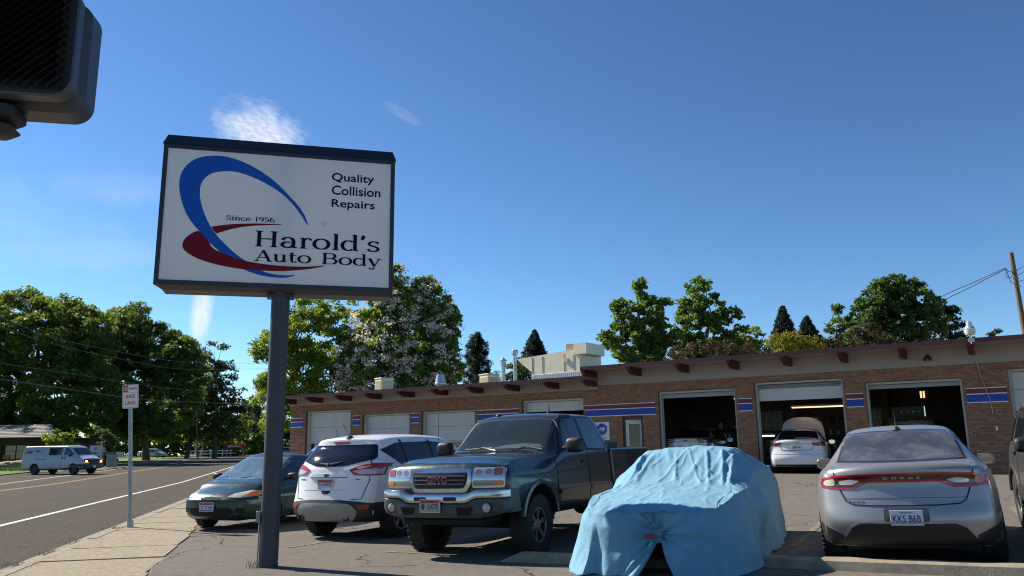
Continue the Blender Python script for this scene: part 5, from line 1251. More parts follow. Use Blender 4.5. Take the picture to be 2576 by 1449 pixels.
zt_ = pchip([(-2.3, .86), (-2.1, .93), (-1.6, 1.08), (-.95, 1.29), (-.45, 1.33), (0, 1.325), (.12, 1.28), (.82, .93), (.95, .90), (1.5, .83), (1.95, .74), (2.15, .68), (2.3, .64)])
wt_ = pchip([(-2.3, .60), (-1.5, .56), (-.5, .57), (0, .60), (.85, .70), (1.5, .74), (2.3, .70)])
def hgt(x, y):
    t = zt_(x); w = wt_(x); e = .93; zb_ = min(t-.03, .80-.0*x if x > .75 else .80+.20*sst(.75, .2, x) if False else .80+.19*(1-sst(.2, .8, x))); a = abs(y)
    if a <= w: return t-.04*(a/w)**2
    k = (a-w)/(e-w); k = min(k, 1.2); return t-.04-(t-.04-zb_)*(k**1.15 if x < .8 else k**2)
NT, NR, NSK = 480, 50, 46
V = []; idx = {}
_o = []
for q in range(8001):
    t_q = 2*PI*q/8000; c, s_ = math.cos(t_q), math.sin(t_q); _o.append((2.22*math.copysign(abs(c)**.42, c), .93*math.copysign(abs(s_)**.42, s_)))
_L = [0.]
for q in range(8000): _L.append(_L[-1]+math.dist(_o[q], _o[q+1]))
import bisect
def outl(th):
    t_q = (th % (2*PI))/(2*PI)*_L[-1]; i_ = max(1, min(8000, bisect.bisect_left(_L, t_q))); f_ = (t_q-_L[i_-1])/max(1e-9, _L[i_]-_L[i_-1])
    return tuple(_o[i_-1][k]+(_o[i_][k]-_o[i_-1][k])*f_ for k in (0, 1))
def N3(x, y, z, s_): return noise.noise(Vector((x*s_, y*s_, z*s_)))
folds = [(random.uniform(-.75, .75), random.uniform(.006, .018), random.uniform(-.35, .35)) for _ in range(18)]+[(.38, .03, .16), (.58, .045, .12), (-.62, .03, -.1), (.70, .035, .05)]
gapc = .10
for i in range(NT):
    th = 2*PI*i/NT; ox, oy = outl(th)
    for j in range(NR):
        r = (j/(NR-1)); x, y = ox*r, oy*r; z = hgt(x, y)
        z += .010*N3(x, y, 0, 3)+.005*N3(x, y, 5, 11)
        if .0 < x < 1.0:                                              # folds hanging over the windscreen
            m_ = sst(.0, .25, x)*(1-sst(.8, 1.02, x))
            for fy, fa, fs in folds: z += fa*m_*math.exp(-abs((y-fy-fs*(x-.5)*1.2)/.024)**1.4)
            z += .012*m_*N3(x*.8, y*3.2, 2, 2.2)
        if x > 1.85: z += .006*math.sin(y*38+3*N3(x, y, 1, 3))*sst(1.85, 2.1, x)
        z += .012*max(0, 1-abs(N3(x*1.2, y*2, 7, 2.5))*8)
        V.append((x, y, z))
    ze = V[-1][2]
    nx, ny = (ox/2.22)**3.8*math.copysign(1, ox)/2.22 if ox > 0 else -(-ox/2.22)**3.8/2.22, math.copysign((abs(oy)/.93)**3.8/.93, oy); l_ = math.hypot(nx, ny); nx, ny = nx/l_, ny/l_
    front = sst(1.6, 2.15, ox); side = 1-front if ox > -1.9 else .3
    arc_ = math.atan2(oy, ox); s_ar = ox*1.0+oy*1.3
    for j in range(1, NSK+1):
        v = j/NSK; x, y = ox, oy
        fl = (.05+.03*side)*sst(0, .25, v)+(.05+.06*math.sin(math.atan2(oy, ox)*2+1)**2)*v**1.5
        if ox > 1.7 and oy < -.6: fl += .16*v**1.5                    # drags out at the road side corner
        if ox > 1.2 and oy > .7: fl += .06*v**2
        fold = v*.055*N3(s_ar, 0, v*.25, 3.3)+.018*v*N3(s_ar, 3, v*.5, 9)
        fold += .03*math.exp(-((ox-.62)/.18)**2)*sst(.0, .25, v)*(1-sst(.3, .8, v))*4 if abs(oy) > .85 else 0   # mirror pushing the cloth out
        z = ze*(1-v)+.004
        if v < .15: fl += .0
        x += nx*(fl+fold); y += ny*(fl+fold)
        if front > .2:
            l = y-gapc; vz = z
            ang = math.atan2(vz-.42, l); rr_ = math.hypot(vz-.42, l)
            x -= front*(.17*math.exp(-(rr_/.22)**2)-.036*math.sin(ang*11+2*math.sin(ang*3))*math.exp(-rr_/.45)*sst(0, .08, rr_))
            if v > .42:
                gap = .20*max(0, (v-.44)/.56)**1.35*math.exp(-(l/.4)**2)
                s2 = 1 if l > 0 else -1; y = gapc+l+s2*gap
        z += (.004+.02*max(0, noise.noise(Vector((s_ar*4, 9, 0)))))*v
        V.append((x, y, max(z, .006)))
n = NR+NSK; F_ = []
for i in range(NT):
    i2 = (i+1) % NT
    for j in range(n-1):
        a, b_, c_, d_ = i*n+j, i2*n+j, i2*n+j+1, i*n+j+1
        if j == 0: F_.append((a, c_, d_)); continue
        if j >= NR and V[a][0] > 1.6:
            v = (j-NR)/NSK
            if v > .46 and (V[d_][1]-gapc)*(V[c_][1]-gapc) <= 0 and abs(V[a][1]-gapc) < .4: continue
        F_.append((a, b_, c_, d_))
root = thing('covered_car', 'low car hidden under a light blue cloth cover clamped together at the front', 'car')
me = bpy.data.meshes.new('cover'); me.from_pydata(V, [], F_); me.materials.append(CLO); cov = finish(me, 'cover', root, 75)
so_ = cov.modifiers.new('thick', 'SOLIDIFY'); so_.thickness = .004
PI_ = sedan_P(-1.95, 1.95, .74, .98, .66, .56); V2, F2 = loft(PI_)
MB().add([(x, y, z) for x, y, z in V2], F2).build('body', DARK, root, smooth=40)
class _T: pass
cc = _T(); cc.root = root
Car.wheels(cc, 1.3, -1.3, .68, .30, .2) if False else None
for x in (1.3, -1.3):
    for sg in (1, -1): Car.wheel(cc, x, sg*.66, .29, .2)
sm = MB()
for sg in (1, -1):
    pts = []
    for k in range(30):
        x = 2.1-k*.045; y = sg*(.78-.03*math.sin(k*.3)); pts.append((x, y, hgt(x, y)+.006))
    sm.tube(pts, .003, 5)
sm.build('seam', mat('seam_blue', (.05, .19, .34), .8), root)
MB().tube([(2.20, -.02, .40), (2.22, .05, .41), (2.20, .12, .40)], [.022, .014, .02], 8).build('clamp', mat('clamp_red', (.55, .03, .015), .4), root, smooth=40)
MB().tube([(2.20, .05, .36), (2.20, .02, .30), (2.19, -.01, .26)], [.014, .03, .01], 6).build('clamp_tie', mat('tie_green', (.08, .45, .35), .5), root, smooth=40)
cc.root = root; Car.place(cc, 2.38, 11.0, 205); root.scale = (1, .95, 1)
# ------------------------------------------------------------------ the big pole sign
g = thing('shop_sign', 'tall pole sign with white board reading Harold\'s Auto Body under a blue and red swoosh', 'sign', (-3.114, 10.5, 0), R(14.5)); g.scale = (.875, .875, .875)
NVY = mat('sign_black', (.010, .012, .022), .42, var=.2, vs=3., dirt=((.05, .055, .07), 12., .62, 1.)); GRM = mat('pole_grey', (.036, .040, .052), .5, .0, var=.1, vs=2., bump=.1, bs=60, dirt=((.2, .15, .12), 6., .62, 1.))
FACE = mat('sign_face_white', (.90, .90, .90), .35, var=.02, vs=1.5, dirt=((.7, .7, .7), 1.2, .5, 1.1))
fT = FACE.node_tree; fl_ = nd(fT, 'ShaderNodeBsdfTranslucent', Color=(.85, .85, .86, 1)); fm = nd(fT, 'ShaderNodeMixShader', Fac=.42)
fT.links.new(fT.nodes['Principled BSDF'].outputs[0], fm.inputs[1]); fT.links.new(fl_.outputs[0], fm.inputs[2]); fT.links.new(fm.outputs[0], fT.nodes['Material Output'].inputs[0])
SB = mat('swoosh_blue', (.008, .085, .42), .5, spec=.15); SR = mat('swoosh_red', (.16, .004, .016), .5, spec=.15); INK = mat('sign_ink', (.006, .007, .016), .6, spec=.08)
b = MB(); pl = chk([(-.135, -.1), (.135, -.1), (.135, .1), (-.135, .1)], 1); pl = [(sx*.028+.108*math.cos(a), sy*.01+.108*math.sin(a)) for sx, sy, a0 in ((1, 1, 0), (-1, 1, PI/2), (-1, -1, PI), (1, -1, 1.5*PI)) for a in [a0+PI/2*i/8 for i in range(9)]]
b.prism(pl, -.2, 4.02); b.build('pole', GRM, g, smooth=40)
MB().tube([(-.155, -.02, .0), (-.15, -.02, .62)], .012, 6).bbox(-.20, -.06, .62, -.14, .02, .78, .006).build('electrical_box', mat('box_grey', (.25, .25, .26), .5), g)
x0, x1, z0, z1 = -1.79, 1.69, 4.04, 6.22; y0, y1 = -.22, .28
b = MB().box(x0, y0+.05, z0+.06, x0+.02, y1, z1-.01).box(x1-.02, y0+.05, z0+.06, x1, y1, z1-.01).box(x0+.02, y0+.05, z0+.06, x1-.02, y1, z0+.08).box(x0+.02, y0+.05, z1-.03, x1-.02, y1, z1-.01); b.build('cabinet', [NVY], g)
MB().box(x0+.02, y0+.05, z0+.08, x0+.024, y1, z1-.03).box(x1-.024, y0+.05, z0+.08, x1-.02, y1, z1-.03).build('cabinet_lining', mat('lining_white', (.8, .8, .8), .6), g)
MB().prism(pl, z0+.085, z1-.035).build('inner_pole', GRM, g)
fr = MB(); w = .065
fr.box(x0, y0, z0, x0+w, y0+.05, z1).box(x1-w, y0, z0, x1, y0+.05, z1).box(x0+w, y0, z0, x1-w, y0+.05, z0+w+.01).box(x0+w, y0, z1-w, x1-w, y0+.05, z1)
fr.build('frame', NVY, g)
V = [(y0-.015, z1), (y1+.015, z1), (y1-.11, z1+.185), (y0+.11, z1+.185)]; b = MB()
V3 = [(x, y, z) for x, k in ((x0-.015, 1), (x1+.015, -1)) for y, z in V]; V3[2] = (x0+.03, *V[2]); V3[3] = (x0+.03, *V[3]); V3[6] = (x1-.03, *V[2]); V3[7] = (x1-.03, *V[3])
b.add(V3, [(0, 1, 2, 3), (7, 6, 5, 4), (0, 3, 7, 4), (1, 5, 6, 2), (3, 2, 6, 7), (0, 4, 5, 1)]).build('cap', NVY, g)
b = MB(); b.add([(x0, y0, z0), (x1, y0, z0), (x1, y1, z0+.06), (x0, y1, z0+.06), (x0+.10, y0+.12, z0-.05), (x1-.03, y0+.12, z0-.05), (x1-.03, y1, z0-.05), (x0+.10, y1, z0-.05)], [(0, 1, 5, 4), (1, 2, 6, 5), (2, 3, 7, 6), (3, 0, 4, 7), (4, 5, 6, 7), (3, 2, 1, 0)])
b.build('base_trim', mat('trim_tan', (.06, .05, .048), .5, .1, dirt=((.05, .04, .04), 8., .5, .9)), g)
MB().prism([(-.20, -.12), (.20, -.12), (.2, .14), (-.2, .14)], 3.93, 3.972).build('collar', NVY, g)
fy = y0+.012
MB().box(x0+w-.01, fy, z0+w, x1-w+.01, fy+.004, z1-w+.01).build('face_panel', FACE, g); MB().box(x0+.026, y1-.01, z0+.09, x1-.026, y1-.004, z1-.04).build('back_panel', FACE, g)
DX = .19*0.0
SM = Matrix.Translation((0, fy, 0)) @ Matrix.Rotation(PI/2, 4, 'X')      # sign xy plane -> facing the viewer
BLUE = [(0.372, 5.062), (0.29, 5.264), (0.084, 5.502), (-0.168, 5.747), (-0.435, 5.925), (-0.698, 6.04), (-0.918, 6.087), (-1.098, 6.084), (-1.274, 6.043), (-1.411, 5.952), (-1.5, 5.826), (-1.539, 5.684), (-1.537, 5.547), (-1.493, 5.335), (-1.39, 5.089), (-1.22, 4.886), (-1.051, 4.703), (-0.884, 4.561), (-0.718, 4.422), (-0.534, 4.305), (-0.352, 4.246), (-0.171, 4.215), (0.011, 4.209), (0.137, 4.228), (0.227, 4.265), (0.082, 4.249), (-0.064, 4.253), (-0.21, 4.277), (-0.338, 4.324), (-0.523, 4.446), (-0.653, 4.531), (-0.839, 4.695), (-0.99, 4.861), (-1.087, 5.01), (-1.168, 5.181), (-1.229, 5.372), (-1.242, 5.529), (-1.223, 5.649), (-1.15, 5.753), (-1.046, 5.817), (-0.904, 5.848), (-0.742, 5.853), (-0.539, 5.8), (-0.352, 5.723), (-0.163, 5.626), (-0.01, 5.516), (0.126, 5.384), (0.244, 5.231), (0.348, 5.066)]
R1 = [(-1.043, 4.955), (-0.856, 4.995), (-0.643, 5.025), (-0.41, 5.043), (-0.036, 5.054), (-0.035, 5.044), (-0.209, 5.027), (-0.408, 5.008), (-0.605, 4.976), (-0.781, 4.925), (-0.963, 4.853), (-1.01, 4.898)]
R2 = [(-1.215, 4.89), (-1.321, 4.832), (-1.403, 4.751), (-1.435, 4.663), (-1.418, 4.588), (-1.336, 4.516), (-1.175, 4.438), (-0.908, 4.365), (-0.552, 4.314), (-0.193, 4.307), (0.079, 4.319), (0.353, 4.354), (0.537, 4.392), (0.694, 4.439), (0.443, 4.404), (0.167, 4.391), (-0.107, 4.398), (-0.379, 4.424), (-0.532, 4.45), (-0.686, 4.49), (-0.83, 4.541), (-0.881, 4.562), (-0.975, 4.601), (-1.036, 4.656), (-1.055, 4.712), (-1.145, 4.804)]
MB().prism(chaik(BLUE, 1), .001, .004, 0, SM).build('blue_swoosh', SB, g); rs = MB().prism(R1, .001, .003, 0, SM); rs.prism(chaik(R2, 1), .001, .006, 0, SM); rs.build('red_swoosh', SR, g)
# serif lettering drawn with a broad nib: strokes thick when vertical, thin when level
def arc(cx, cy, rx, ry, a0, a1, n=18): return [(cx+rx*math.cos(R(a0+(a1-a0)*i/n)), cy+ry*math.sin(R(a0+(a1-a0)*i/n))) for i in range(n+1)]
def ln(*p): return list(p)
SF = lambda x, y, w=.24: ('bar', x-w, x+w, y)
GL = {  # glyph: (advance, strokes); x-height 1, ascender 1.5
 'H': (1.85, [ln((.38, 0), (.38, 1.42)), ln((1.40, 0), (1.40, 1.42)), ('bar', .38, 1.40, .72), SF(.38, .03), SF(.38, 1.39), SF(1.4, .03), SF(1.4, 1.39)]),
 'a': (1.22, [arc(.50, .62, .38, .32, 165, 0)+[(.88, .25)], arc(1.04, .2, .16, .16, 180, 300, 6), arc(.48, .27, .36, .25, 60, 330)+[(.86, .28)]]),
 'r': (.98, [ln((.34, 0), (.34, .95)), arc(.66, .55, .33, .38, 178, 62), ('dot', .84, .84, .10), SF(.34, .03, .25), ('bar', .12, .34, .93)]),
 'o': (1.30, [arc(.62, .48, .50, .46, 90, 450, 36)]),
 'l': (.68, [ln((.34, 0), (.34, 1.5)), SF(.34, .03, .24), ('bar', .12, .34, 1.47)]),
 'd': (1.36, [arc(.56, .47, .44, .45, 50, 310, 28), ln((1.02, .02), (1.02, 1.5)), ('bar', .80, 1.02, 1.47), ('bar', 1.02, 1.24, .03)]),
 "'": (.46, [ln((.26, 1.46), (.22, 1.22), (.12, 1.08)), ('dot', .24, 1.38, .12)]),
 's': (1.06, [[(.88, .78), (.78, .90), (.54, .95), (.28, .88), (.20, .72), (.30, .58), (.56, .50), (.80, .40), (.88, .24), (.76, .08), (.50, .03), (.24, .08), (.14, .24)], ('bar', .86, .88, .7)]),
 'A': (1.62, [('thin', (.22, .0), (.80, 1.42)), ('thick', (.80, 1.42), (1.36, 0)), ('bar', .42, 1.12, .48), SF(.22, .03, .2), SF(1.36, .03, .24)]),
 'u': (1.32, [ln((.30, .95), (.30, .35)), arc(.62, .34, .32, .31, 180, 320), ln((1.0, .95), (1.0, .03)), ('bar', .10, .30, .93), ('bar', .80, 1.0, .93), ('bar', 1.0, 1.22, .03)]),
 't': (.86, [ln((.36, 1.28), (.36, .28)), arc(.58, .27, .22, .24, 180, 320, 10), ('bar', .12, .76, .93)]),
 'B': (1.60, [ln((.36, 0), (.36, 1.42)), [(.36, 1.38)]+arc(.86, 1.07, .40, .32, 90, -90)+[(.36, .75)], [(.36, .74)]+arc(.92, .39, .46, .36, 90, -90)+[(.36, .03)], ('bar', .12, .9, 1.39), ('bar', .12, .9, .03)]),
 'y': (1.26, [('thick', (.20, .95), (.62, .02)), ('thin', (1.06, .95), (.56, -.22)), arc(.36, -.26, .2, .16, -10, -150, 8), ('dot', .2, -.3, .1), SF(.20, .93, .22), SF(1.06, .93, .2)]),
 ' ': (.80, []),
 'S': (1.2, [[(1.0, 1.15), (.88, 1.33), (.58, 1.41), (.28, 1.3), (.18, 1.08), (.30, .86), (.60, .72), (.92, .58), (1.02, .34), (.90, .10), (.58, .0), (.26, .07), (.14, .28)]]),
 'i': (.66, [ln((.32, 0), (.32, .95)), ('dot', .3, 1.28, .13), SF(.32, .03, .22), ('bar', .1, .32, .93)]),
 'n': (1.32, [ln((.32, 0), (.32, .95)), [(.32, .60)]+arc(.68, .58, .34, .35, 150, 0)+[(1.02, .0)], SF(.32, .03, .22), SF(1.02, .03, .22), ('bar', .1, .32, .93)]),
 'c': (1.10, [arc(.58, .48, .46, .46, 40, 325)]), 'e': (1.16, [[(.14, .5), (1.0, .52)]+arc(.58, .50, .44, .45, 5, 325)]),
 '1': (.9, [ln((.46, 0), (.46, 1.42)), SF(.46, .03, .28), ('bar', .2, .46, 1.2)]), '9': (1.2, [arc(.58, .98, .42, .42, 90, 450, 28), arc(.50, .70, .50, .68, 20, -75)]),
 '5': (1.2, [ln((.32, 1.38), (.26, .82)), ('bar', .3, .96, 1.37), arc(.54, .46, .44, .45, 130, -140)]), '6': (1.2, [arc(.60, .44, .42, .42, 90, 450, 28), arc(.72, .72, .52, .68, 100, 190)])}
def glyph_run(mb, s, X0, X1, y, k, thick=.26, thin=.085, M=None, h=.004, slant=0.):
    tot = sum(GL[c][0] for c in s); sx = (X1-X0)/tot; x = X0; q = [0]
    def quad(P):
        q[0] += 1; hh = h+.00012*(q[0] % 9); n = len(P)//2
        v = [((p[0]*sx+x), y+p[1]*k, hh) for p in P]
        f = []
        m_ = len(P)//2
        for i in range(m_-1): f.append((i, i+1, 2*m_-2-i, 2*m_-1-i))
        ob = len(v); v += [(a, b_, .0) for a, b_, _ in v]
        f += [(i, (i+1) % ob, (i+1) % ob+ob, i+ob) for i in range(ob)]
        mb.add(v, f, 0, M)
    def stroke(P, w=None):
        l, r = [], []
        for i in range(len(P)):
            a, b_ = P[max(i-1, 0)], P[min(i+1, len(P)-1)]; dx, dy = b_[0]-a[0], b_[1]-a[1]; d = math.hypot(dx, dy) or 1
            ww = (w if w else thin+(thick-thin)*abs(dy/d)**1.3)/2
            l.append((P[i][0]-dy/d*ww, P[i][1]+dx/d*ww)); r.append((P[i][0]+dy/d*ww, P[i][1]-dx/d*ww))
        quad(l+r[::-1])
    for c in s:
        for g_ in GL[c][1]:
            if g_[0] == 'bar': stroke([(g_[1], g_[3]), (g_[2], g_[3])], thin)
            elif g_[0] == 'thin': stroke([g_[1], g_[2]], thin*1.15)
            elif g_[0] == 'thick': stroke([g_[1], g_[2]], thick)
            elif g_[0] == 'dot': stroke([(g_[1]-g_[3]*.8, g_[2]), (g_[1], g_[2]), (g_[1]+g_[3]*.8, g_[2])], g_[3]*1.7)
            else: stroke(g_)
        x += GL[c][0]*sx
    return mb
for s, X0, X1, y, k in (("Harold's", -.43, 1.49, 4.685, .172), ('Auto Body', -.41, 1.50, 4.455, .122), ('Since 1956', -.845, -.13, 5.073, .052)):
    mb = glyph_run(MB(), s, X0, X1, y, k, M=SM, h=.007)
    mb.build('lettering', INK, g)
text('lettering', 'Quality', .15, SM @ Matrix.Translation((1.03, 5.858, .004)), INK, g, fit=(.66, .175), depth=.004, bold=.0018)
text('lettering', 'Collision', .15, SM @ Matrix.Translation((1.085, 5.660, .004)), INK, g, fit=(.76, .155), depth=.004, bold=.0018)
text('lettering', 'Repairs', .15, SM @ Matrix.Translation((1.045, 5.425, .004)), INK, g, fit=(.67, .17), depth=.004, bold=.0018)
for px, py in ((-.70, 5.12), (.60, 5.10)): MB().lathe([(.026, .0), (.026, .0015), (.038, .0015), (.038, 0)], 20, 0, SM @ Matrix.Translation((px, py, 0))).build('stain_ring', mat('ring_grey', (.52, .52, .55), .5), g)

# ------------------------------------------------------------------ bike lane sign
p = Vector((-7.54, 16.19, 0)); g = thing('street_sign', 'small white No Parking Bike Lane sign on a galvanised post at the kerb', 'sign', p, R(16)); g.rotation_euler[1] = -R(4.2); g.scale = (.875, .875, .875)
PST = mat('galvanised_post', (.36, .38, .40), .4, .75, var=.15, vs=10.)
b = MB().box(-.03, -.02, 0, -.022, .02, 2.9).box(.022, -.02, 0, .03, .02, 2.9).box(-.022, .012, 0, .022, .02, 2.9).box(-.044, -.024, 0, -.03, -.020, 2.9).box(.03, -.024, 0, .044, -.020, 2.9)
b.box(-.06, -.04, 0, .06, .04, .16)
for i in range(60): b.cyl((0, .011, .3+i*.043), (0, .0125, .3+i*.043), .006, n=6, mi=1)
b.build('post', [PST, BLK], g)
def rr(w, h, r, n=5): return [(sx*(w-r)+r*math.cos(a), sy*(h-r)+r*math.sin(a)) for sx, sy, a0 in ((1, 1, 0), (-1, 1, PI/2), (-1, -1, PI), (1, -1, 1.5*PI)) for a in [a0+PI/2*i/n for i in range(n+1)]]
TM = Matrix.Translation((0, -.03, 2.93)) @ Matrix.Rotation(PI/2, 4, 'X')
SW = mat('sign_white', (.66, .66, .64), .4, var=.05, vs=6.); SRD = mat('sign_red', (.42, .012, .03), .4)
MB().prism(rr(.17, .272, .03), 0, .004, 0, TM).build('plate', SW, g)
b = MB(); ob, ib = rr(.160, .262, .025), rr(.152, .254, .02); n = len(ob); b.add([(x, y, .0055) for x, y in ob+ib], [(i, (i+1) % n, n+(i+1) % n, n+i) for i in range(n)], 0, TM); b.build('border', SRD, g)
MB().box(-.15, .10, .0045, -.052, .25, .0058, 0, TM).build('red_field', SRD, g); MB().box(-.15, .088, .0045, .15, .094, .006, 0, TM).build('rule', SRD, g)
for t, x, y, w, h, m_ in (('NO', -.10, .175, .08, .095, SW), ('PARKING', .05, .18, .17, .05, SRD), ('BIKE', 0, .0, .20, .085, SRD), ('LANE', 0, -.15, .21, .085, SRD)):
    text('lettering', t, .1, TM @ Matrix.Translation((x, y, .0075)), m_, g, fit=(w, h), depth=.002, bold=.001)
# ------------------------------------------------------------------ signal head hanging close overhead
q = at(38, 107, 2.35); g = thing('traffic_signal', 'back-lit black signal head hanging close overhead at the top left corner', 'traffic signal', q, R(12))
SG = mat('signal_black', (.016, .017, .02), .5, bump=.1, bs=80); SG2 = mat('signal_grey_edge', (.05, .055, .068), .45)
b = MB(); o1 = rr(.255, .255, .045, 8); 
def shell(mb, w, h, r, z0, z1, mi=0): mb.prism(rr(w, h, r, 8), z0, z1, mi, Matrix.Rotation(PI/2, 4, 'X')); return mb
zz = .085
b = MB()
prof = [(.150, -.02), (.150, .03), (.156, .045), (.150, .06), (.168, .10), (.168, .17)]
n = 36
rings = []
for w_, y_ in ((.190, -.05), (.196, -.045), (.196, .0), (.176, .012), (.176, .055), (.20, .075), (.204, .16), (.195, .17)): rings.append([(x_, y_, z_) for x_, z_ in rr(w_, w_, .06, 8)])
n = len(rings[0]); V = [v for r_ in rings for v in r_]; F_ = [(i*n+k, i*n+(k+1) % n, (i+1)*n+(k+1) % n, (i+1)*n+k) for i in range(len(rings)-1) for k in range(n)]+[tuple(range((len(rings)-1)*n, len(rings)*n))]
b.add(V, F_); b.build('housing', SG2, g, smooth=40)
b = MB(); b.prism(rr(.186, .186, .03, 8), .03, .04, 0, Matrix.Rotation(PI/2, 4, 'X')); b.build('lens_panel', SG, g)
cg = MB()
for k in range(-12, 13):
    for sg in (1, -1):
        c0 = k*.03; pts = []
        for u in (-.17, .17):
            v = c0+sg*u*1.
            pts.append((u, v))
        (ua, va), (ub, vb) = pts
        def clip(ua, va, ub, vb, L_=.17):
            ts = [0, 1]; dv = vb-va
            if dv:
                t1, t2 = (-L_-va)/dv, (L_-va)/dv; a_, b_ = min(t1, t2), max(t1, t2); ts = [max(0, a_), min(1, b_)]
            return ts
        t0_, t1_ = clip(ua, va, ub, vb)
        if t1_-t0_ > .02:
            A = (ua+(ub-ua)*t0_, va+(vb-va)*t0_); B_ = (ua+(ub-ua)*t1_, va+(vb-va)*t1_)
            cg.add([(A[0], -.075, A[1]), (B_[0], -.075, B_[1]), (B_[0], -.045, B_[1]), (A[0], -.045, A[1])], [(0, 1, 2, 3)])
cg.build('visor_grid', SG, g)
b = MB(); b.bbox(-.30, .0, -.255, .015, .14, -.190, .02); b.bbox(-.26, .01, -.295, .005, .13, -.250, .02); b.build('bracket', SG, g, smooth=40)
MB().bbox(-.9, .0, -.30, -.30, .16, .5, .03).build('mounting_arm', SG, g)
# ------------------------------------------------------------------ wires and pole
WIR = mat('wire_grey', (.20, .20, .20), .5); WIRD = mat('wire_dark', (.02, .02, .022), .6)
def wire(pts, r_, m_, label):
    P = [at(*p) for p in pts]; n = 24; out_ = []
    f = [pchip([(i, p[k]) for i, p in enumerate(P)]) for k in range(3)]
    out_ = [(f[0](t), f[1](t), f[2](t)) for t in [i*(len(P)-1)/n for i in range(n+1)]]
    tag(MB().tube(out_, r_, 5).build('overhead_wire', m_), label, 'wire', 'wires strung over the street')
wire([(-60, 945, 34), (160, 977, 40), (330, 1001, 46), (520, 1013, 54), (680, 1018, 62)], .014, WIR, 'lowest and thickest pale wire crossing in front of the left trees behind the small sign')
wire([(-60, 770, 40), (160, 856, 50), (400, 903, 62), (680, 915, 80)], .010, WIR, 'topmost thin wire crossing the dark left trees')
wire([(-60, 800, 40), (160, 872, 50), (400, 922, 62), (680, 928, 80)], .010, WIR, 'second thin wire just below the topmost over the left trees')
wire([(-60, 905, 40), (160, 937, 50), (400, 974, 64), (560, 982, 72), (690, 972, 84)], .009, WIR, 'faint wire above the small kerb sign that rises again towards the sign pole')
pp = [at(2543, 636, 45), at(2560, 740, 45), at(2582, 862, 45)]; d = (pp[2]-pp[0]); bt = pp[0]+d*((pp[0].z-.9)/(-d.z))
g = thing('utility_pole', 'leaning brown wooden utility pole at the right edge behind the roof', 'utility pole', bt)
MB().tube([(0, 0, -1), tuple((pp[0]-bt)*.5), tuple(pp[0]-bt)], [.17, .15, .125], 12).build('pole', mat('pole_wood', (.15, .10, .07), .9, var=.3, vs=3., bump=.5, bs=20, stretch=(6, 6, .6)), g, smooth=50)
for k in range(3): q = at(2551+k*4, 680+k*20, 44.9)-bt; MB().cyl(tuple(q+Vector((-.18, 0, 0))), tuple(q+Vector((.2, 0, 0))), .035, n=8).build('insulator', mat('insulator', (.3, .3, .3), .4), g)
for pts, l in (([(2529, 674, 45), (2450, 710, 50), (2370, 745, 58), (2260, 800, 70)], 'upper of two thick dark wires running down left from the leaning pole'), ([(2529, 677, 45), (2452, 717, 50), (2372, 757, 58), (2240, 820, 70)], 'lower of two thick dark wires running down left from the leaning pole')): wire(pts, .026, WIRD, l)
for k, (pts, l) in enumerate((([(2529, 674, 45), (2540, 684, 45), (2556, 680, 45), (2590, 664, 44)], 'top loop of dark wire around the leaning pole'), ([(2529, 676, 45), (2534, 698, 45), (2558, 694, 45), (2590, 675, 44)], 'middle loop of dark wire around the leaning pole'), ([(2532, 680, 45), (2546, 712, 45), (2562, 708, 45), (2590, 700, 44)], 'bottom loop of dark wire around the leaning pole'))): wire(pts, .018, WIRD, l)
# ------------------------------------------------------------------ trees
def leafmesh(name, P, Nrm, size, mats, parent, asp=.55, jit=1.0, kind=None, mi=None, fold=.25, up=.35):
    """P (n,3) leaf positions, Nrm (n,3) rough outward direction: two-triangle leaves bent along their rib"""
    n = len(P)
    d = rng.normal(size=(n, 3))*jit+Nrm+np.array([0, 0, up]); d /= np.linalg.norm(d, axis=1)[:, None]
    t = rng.normal(size=(n, 3)); t -= (t*d).sum(1)[:, None]*d; t /= np.linalg.norm(t, axis=1)[:, None]
    b = np.cross(d, t); s = size*(.6+.8*rng.random(n))[:, None]
    v = np.empty((n, 4, 3)); v[:, 0] = P-t*s; v[:, 1] = P+b*s*asp-d*s*fold; v[:, 2] = P+t*s; v[:, 3] = P-b*s*asp-d*s*fold
    me = bpy.data.meshes.new(name); me.vertices.add(n*4); me.vertices.foreach_set('co', v.ravel().astype(np.float32))
    me.loops.add(n*4); me.loops.foreach_set('vertex_index', np.arange(n*4, dtype=np.int32)); me.polygons.add(n)
    me.polygons.foreach_set('loop_start', np.arange(0, n*4, 4, dtype=np.int32)); me.polygons.foreach_set('loop_total', np.full(n, 4, dtype=np.int32))
    for m_ in (mats if isinstance(mats, list) else [mats]): me.materials.append(m_)
    if mi is not None: me.polygons.foreach_set('material_index', mi.astype(np.int32))
    me.update(calc_edges=True); o = bpy.data.objects.new(name, me); COL.objects.link(o)
    if parent: o.parent = parent
    return o
def sph(n):
    d = rng.normal(size=(n, 3)); return d/np.linalg.norm(d, axis=1)[:, None]
def foliage(blobs, dens, clump, per, flat=1., lo=.55):
    P, Nn = [], []
    for c, r, sq in blobs:
        K_ = max(6, int(dens*(r/clump)**2*4)); d = sph(K_); rad = r*(lo+(1-lo)*rng.random(K_)**.5)
        cc = c+d*rad[:, None]*np.array([1, 1, sq]); k = np.repeat(np.arange(K_), per)
        off = sph(len(k))*clump*(rng.random(len(k))**.5)[:, None]*np.array([1, 1, .62*flat]); P.append(cc[k]+off); Nn.append(d[k]*.5+off/clump*.8)
    return np.concatenate(P), np.concatenate(Nn)
def B(px, py, pr, Y, sq=1.): p = at(px, py, Y); return (np.array(p), pr*Y/2000., sq)
